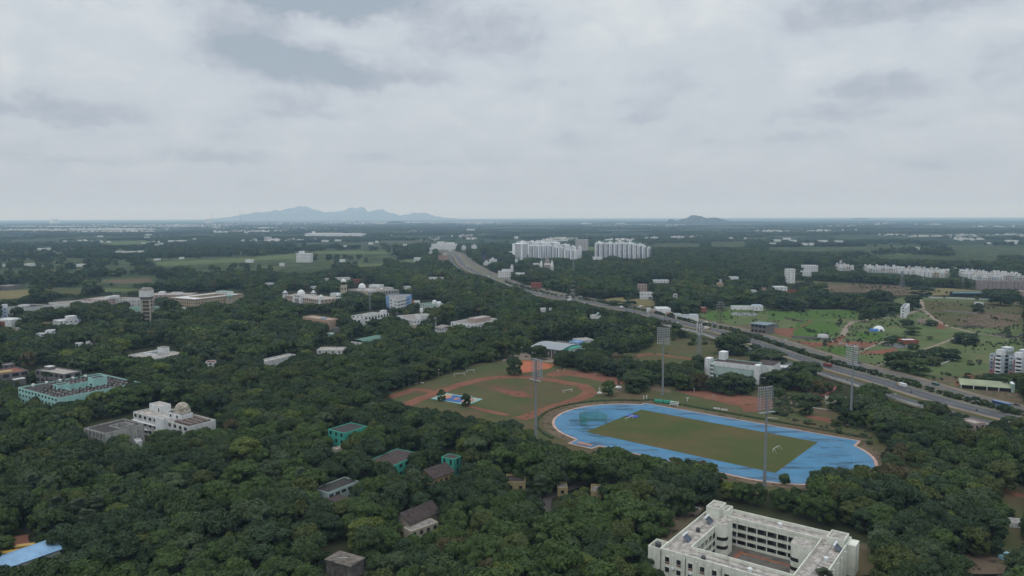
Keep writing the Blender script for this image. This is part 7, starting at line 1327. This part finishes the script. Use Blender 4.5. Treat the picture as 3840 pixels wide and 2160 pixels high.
# median shrubs and small trees, one by one
mi=0; acc=0; i=0; pos=[]
tot=sum((MW[k+1]-MW[k]).length for k in range(20,len(MW)-1))
for k in range(24,len(MW)-1):
    a,b=MW[k],MW[k+1]; Ls=(b-a).length; st=5.4 if a.y<760 else (8. if a.y<1100 else 14.)
    while acc<Ls:
        p=a+(b-a)*(acc/Ls)+MN[k]*(1.2+random.uniform(-.8,.8)); acc+=st*random.uniform(.85,1.2); pos.append(p)
    acc-=Ls
pos=sorted([p for p in pos if p.y>420],key=lambda p:p.y)[:150]
for j,p in enumerate(pos):
    sx,sy=proj(p.x,p.y,0); big=random.random()<.12
    R=random.uniform(2.1,3.1)*(1.3 if big else 1); place(j+3,p.x,p.y,R,R*random.uniform(1.5,1.9),random.choice(['dark green','deep green','dark green','mid green']),'round clipped shrub of the dark row between the two carriageways' if not big else 'taller bushy shrub of the row between the two carriageways','shrubs along the highway median',j*.7,'shrub','median_shrub',low=.3)
# palms
def palm_meshes():
    rr=random.Random(9); mb=MB(); mb.bar((0,0,-.2),(.15,0,7.6),.24,.17,7); t=mb.build('trunk',bark).data; bpy.data.objects.remove(bpy.data.objects['trunk'] if 'trunk' in bpy.data.objects else t)
    mb=MB()
    for k in range(34):
        a=k*2.4; e=rr.uniform(-.6,1.25); L_=rr.uniform(1.9,2.6); d=Vector((math.cos(a)*math.cos(e),math.sin(a)*math.cos(e),math.sin(e))); s=d.cross(Vector((0,0,1))).normalized(); c=Vector((.15,0,7.7))+d*L_*.45
        mb.bar((.15,0,7.6),c,.05,.03,4)
        for q in range(-4,5):
            w_=s*math.sin(q*.33)+d*math.cos(q*.33); tip=c+w_*L_*.62; n=w_.cross(d if abs(q)>0 else s).normalized() if q else s; pl=s*.13*math.cos(q*.33)-d*.13*math.sin(q*.33); tip.z-=.25; mb.add([c+pl*.3,c-pl*.3,tip-pl*.35,tip+pl*.35],[(0,1,2,3)])
    o=mb.build('fronds',leaf); f=o.data; bpy.data.objects.remove(o); return t,f
mbp=MB(); mbp.bar((0,0,-.2),(.15,0,7.6),.24,.17,7); o=mbp.build('trunk',bark); PT=o.data; bpy.data.objects.remove(o)
def _fr():
    rr=random.Random(9); mb=MB()
    for k in range(40):
        a=k*2.4; e=rr.uniform(-.6,1.3); L_=rr.uniform(1.7,2.4); d=Vector((math.cos(a)*math.cos(e),math.sin(a)*math.cos(e),math.sin(e))); s=d.cross(Vector((0,0,1))).normalized(); c=Vector((.15,0,7.7))+d*L_*.4
        mb.bar((.15,0,7.6),c,.05,.03,4)
        for q in range(-5,6):
            w_=s*math.sin(q*.27)+d*math.cos(q*.27); tip=c+w_*L_*.62; pl=s*math.cos(q*.27)-d*math.sin(q*.27); tip.z-=.3; mb.add([c+pl*.04,c-pl*.04,c+w_*L_*.4-pl*.16,tip,c+w_*L_*.4+pl*.16],[(0,1,2,3,4)])
    o=mb.build('fronds',leaf); f=o.data; bpy.data.objects.remove(o); return f
PF=_fr(); TINT['palm']=(.075,.095,.058)
PALMS=[('a',565,700,'pale fan palm with a visible trunk in the left wood'),('a',785,720,'brightest fan palm in the left wood'),('a',980,700,'grey green fan palm right of the brightest one'),('a',330,470,'fan palm above the pale trunked palm at the left'),('a',880,830,'fan palm low in the left wood'),('a',1160,580,'fan palm in the upper left wood'),('a',2380,190,'pair like fan palm under the domed hall wood'),
('c',290,490,'pale round fan palm beside the ochre houses'),('c',455,1200,'large fan palm left of the hostel'),('b',470,410,'pale fan palm left of the banded house'),('5',470,560-20,'fan palm beside the unfinished grey block'),('d',560,1440,'fan palm at the bottom edge right of the hostel'),('4',2285,1235,'lone palm on the right meadow'),('8',1985,330,'left palm of the pair on the green beyond the highway'),('8',2080,335,'right palm of the pair on the green beyond the highway'),('4',290,1160,'small palm at the left of the meadow'),('4',350,1160,'second small palm at the left of the meadow'),('4',50,1200,'palm beside the grey tin hut')]
for j,(rg,x,y,lb) in enumerate(PALMS):
    near=rg in 'abc5d'; P=G(*S(rg,x,y+(15 if near else 0)),10.5 if near else 0); r=empty('palm_tree',(P.x,P.y,0),j*1.1,lb,'palm tree'); s=1.35 if near else (1.0 if rg!='8' else .8); r.scale=(s,s,s*1.08)
    c=bpy.data.objects.new('fronds',PF); COL.objects.link(c); c.parent=r; c['tint']=list(TINT['palm' if near else 'dark green'])+[1.]; t=bpy.data.objects.new('trunk',PT); COL.objects.link(t); t.parent=r
    if near: PTS=PTS[np.hypot(PTS[:,0]-P.x,PTS[:,1]-P.y)>4.2]
for (x,y,R) in LP_: PTS=PTS[np.hypot(PTS[:,0]-x,PTS[:,1]-y)>R*.9]
# the trees of the wood that show largest, as single things; the rest as one mass
dist=np.hypot(PTS[:,0],PTS[:,1]); bx,by=proj(PTS[:,0],PTS[:,1],PTS[:,3]*.7); vis=(bx>-20)&(bx<3860)&(by<2175); app=np.where(vis,PTS[:,2]/dist,0); order=np.argsort(-app); NI=300-lone_n+10; ind=order[:NI]; mask=np.zeros(len(PTS),bool); mask[ind]=True
LM=[('the concrete tank on columns',965,2110),('the blue roofed shed',60,2110),('the brown roofed house',1560,1960),('the banded house',1310,1840),('the hostel stair head',2690,1910),('the hostel left corner',2480,2060),('the hostel right corner',3190,2030),('the brown lane',2080,1880),('the ochre gabled house',1680,1770),
    ('the brightest fan palm',293,1890),('the largest fan palm',2090,2067),('the right edge clearing',3790,2000),('the near kerb of the track',2750,1800),('the cream lane house',2230,1840),('the white car beside the hostel',3361,2100),('the lower left red yard',80,2040),('the pale palm by the ochre houses',2028,1803)]
cnt={}
ordw=['nearest','second nearest','third nearest','fourth nearest','fifth nearest','sixth nearest','seventh nearest','eighth nearest','ninth nearest','tenth nearest']+[str(i)+'th nearest' for i in range(11,99)]
shape=lambda v,r:{2:'tall',5:'tall'}.get(v,'broad' if r>5.6 else 'round')
rec=[]
for n_,i in enumerate(ind):
    x,y,R,H,ti,bi=PTS[i]; v=(n_*5+3)%7; sx,sy=proj(x,y,H*.7); d=[((sx-l[1])**2+((sy-l[2])*1.6)**2)**.5 for l in LM]; l=int(np.argmin(d)); side='left' if sx<LM[l][1]-12 else 'right'; ud='above' if sy<LM[l][2] else 'below'
    rec.append((l,side,ud,shape(v,R),tn[int(ti)],d[l],x,y,R,H,v))
rec.sort(key=lambda t:t[5])
for l,side,ud,sh,tt,dd,x,y,R,H,v in rec:
    key=(l,side,ud,tt,sh); cnt[key]=cnt.get(key,0)+1
    place(v,x,y,R,H,tt,'%s %s tree, %s %s %s of %s'%(sh,tt,ordw[cnt[key]-1],ud,side,LM[l][0]),'trees of the near wood',float(g.uniform(0,6.28)))
Rst=PTS[~mask]
me=bpy.data.meshes.new('woodland'); me.from_pydata([(a,b,0) for a,b in Rst[:,:2]],[],[]); n=len(Rst)
zt=[max(v.co.z for v in o.data.vertices) for o in src.objects]
far=np.where(np.hypot(Rst[:,0],Rst[:,1])>620,1,0); vi=np.where(far==1,7+g.integers(0,5,n),g.integers(0,7,n)); sp_=np.array([s_[0] for s_ in specs]+[s_[0] for s_ in specs[:5]])
sc=np.stack([Rst[:,2]/sp_[vi],Rst[:,2]/sp_[vi],Rst[:,3]/np.array(zt)[vi]],1); tc_=np.array([TINT[t] for t in tn])[Rst[:,4].astype(int)]*g.uniform(.82,1.18,(n,1))
def attr(nm,ty,data):
    a=me.attributes.new(nm,ty,'POINT'); a.data.foreach_set({'FLOAT_VECTOR':'vector','FLOAT':'value','INT':'value','FLOAT_COLOR':'color'}[ty],np.ascontiguousarray(data,dtype=np.int32 if ty=='INT' else np.float32).ravel())
attr('sc','FLOAT_VECTOR',sc); attr('vi','INT',vi); attr('rz','FLOAT_VECTOR',np.stack([np.zeros(n),np.zeros(n),g.uniform(0,6.28,n)],1)); attr('tint','FLOAT_COLOR',np.concatenate([tc_,np.ones((n,1))],1))
wo=bpy.data.objects.new('woodland',me); COL.objects.link(wo); tag(wo,'dense dark green wood and scattered trees reaching to the hazy plain','wood',kind='stuff')
ng=bpy.data.node_groups.new('scatter','GeometryNodeTree'); ng.interface.new_socket('Geometry',in_out='INPUT',socket_type='NodeSocketGeometry'); ng.interface.new_socket('Geometry',in_out='OUTPUT',socket_type='NodeSocketGeometry')
gi=ng.nodes.new('NodeGroupInput'); go=ng.nodes.new('NodeGroupOutput'); ip=ng.nodes.new('GeometryNodeInstanceOnPoints'); ci=ng.nodes.new('GeometryNodeCollectionInfo'); ci.inputs[0].default_value=src; ci.inputs[1].default_value=True; ci.inputs[2].default_value=True
def na(nm,ty): a=ng.nodes.new('GeometryNodeInputNamedAttribute'); a.data_type=ty; a.inputs[0].default_value=nm; return a.outputs[0]
ng.links.new(gi.outputs[0],ip.inputs['Points']); ng.links.new(ci.outputs[0],ip.inputs['Instance']); ip.inputs['Pick Instance'].default_value=True; ng.links.new(na('vi','INT'),ip.inputs['Instance Index']); ng.links.new(na('rz','FLOAT_VECTOR'),ip.inputs['Rotation']); ng.links.new(na('sc','FLOAT_VECTOR'),ip.inputs['Scale']); ng.links.new(ip.outputs[0],go.inputs[0])
md=wo.modifiers.new('scatter','NODES'); md.node_group=ng
# low scrub over the open ground
bx_=[];by_=[]
for spec,n_ in ((CD2,2600),(CD1,500),('7 900,300 1250,300 1760,150 2500,350 2500,420 1600,460 1000,440',260),('8 40,700 700,900 1100,1130 1100,1300 900,1200 300,1040 60,950',500)):
    pl=[G(*p) for p in SP(spec)]; pl=[(p.x,p.y) for p in pl]; X0,X1=min(p[0] for p in pl),max(p[0] for p in pl); Y0,Y1=min(p[1] for p in pl),max(p[1] for p in pl)
    xx=g.uniform(X0,X1,n_*3); yy=g.uniform(Y0,Y1,n_*3); k=inpoly(xx,yy,pl)&(vnoise(xx,yy,26,12)+.6*vnoise(xx,yy,90,13)>g.uniform(.75,1.15,len(xx))); bx_+=list(xx[k][:n_]); by_+=list(yy[k][:n_])
bx_,by_=np.array(bx_),np.array(by_); ro=road_off(bx_,by_); k=~((ro>-25)&(ro<45))
for pl in FOOT: k&=~inpoly(bx_,by_,pl)
bx_,by_=bx_[k],by_[k]; n=len(bx_); me=bpy.data.meshes.new('scrub'); me.from_pydata([(a,b,0) for a,b in zip(bx_,by_)],[],[])
s_b=g.uniform(.10,.30,n)*np.where(g.random(n)<.08,1.9,1); vb=g.integers(7,12,n)
attr('sc','FLOAT_VECTOR',np.stack([s_b,s_b,s_b*g.uniform(.5,.9,n)],1)); attr('vi','INT',vb); attr('rz','FLOAT_VECTOR',np.stack([np.zeros(n),np.zeros(n),g.uniform(0,6.28,n)],1))
attr('tint','FLOAT_COLOR',np.concatenate([np.array([(.040,.062,.026),(.055,.075,.03),(.075,.075,.045)])[g.integers(0,3,n)],np.ones((n,1))],1))
so_=bpy.data.objects.new('scrub',me); COL.objects.link(so_); tag(so_,'low weeds and bushes dotted over the meadows','scrub',kind='stuff'); so_.modifiers.new('scatter','NODES').node_group=ng
print('trees',n,'individual',NI,'clear',len(CLEAR),'foot',len(FOOT))
# ------------------------------------------------------------------ haze
mb=MB(); mb.box(-47000,-47000,-5,47000,47000,640); ho=mb.build('haze',None if False else bpy.data.materials.new('haze')); tag(ho,kind='stuff')
hm=ho.data.materials[0]; hm.use_nodes=True; t=hm.node_tree; t.nodes.clear(); vo=t.nodes.new('ShaderNodeVolumePrincipled'); ou=t.nodes.new('ShaderNodeOutputMaterial'); t.links.new(vo.outputs[0],ou.inputs['Volume']); vo.inputs['Density'].default_value=HAZE_D; vo.inputs['Color'].default_value=HAZE_C+(1,); vo.inputs['Absorption Color'].default_value=(1,1,1,1); vo.inputs['Anisotropy'].default_value=.0
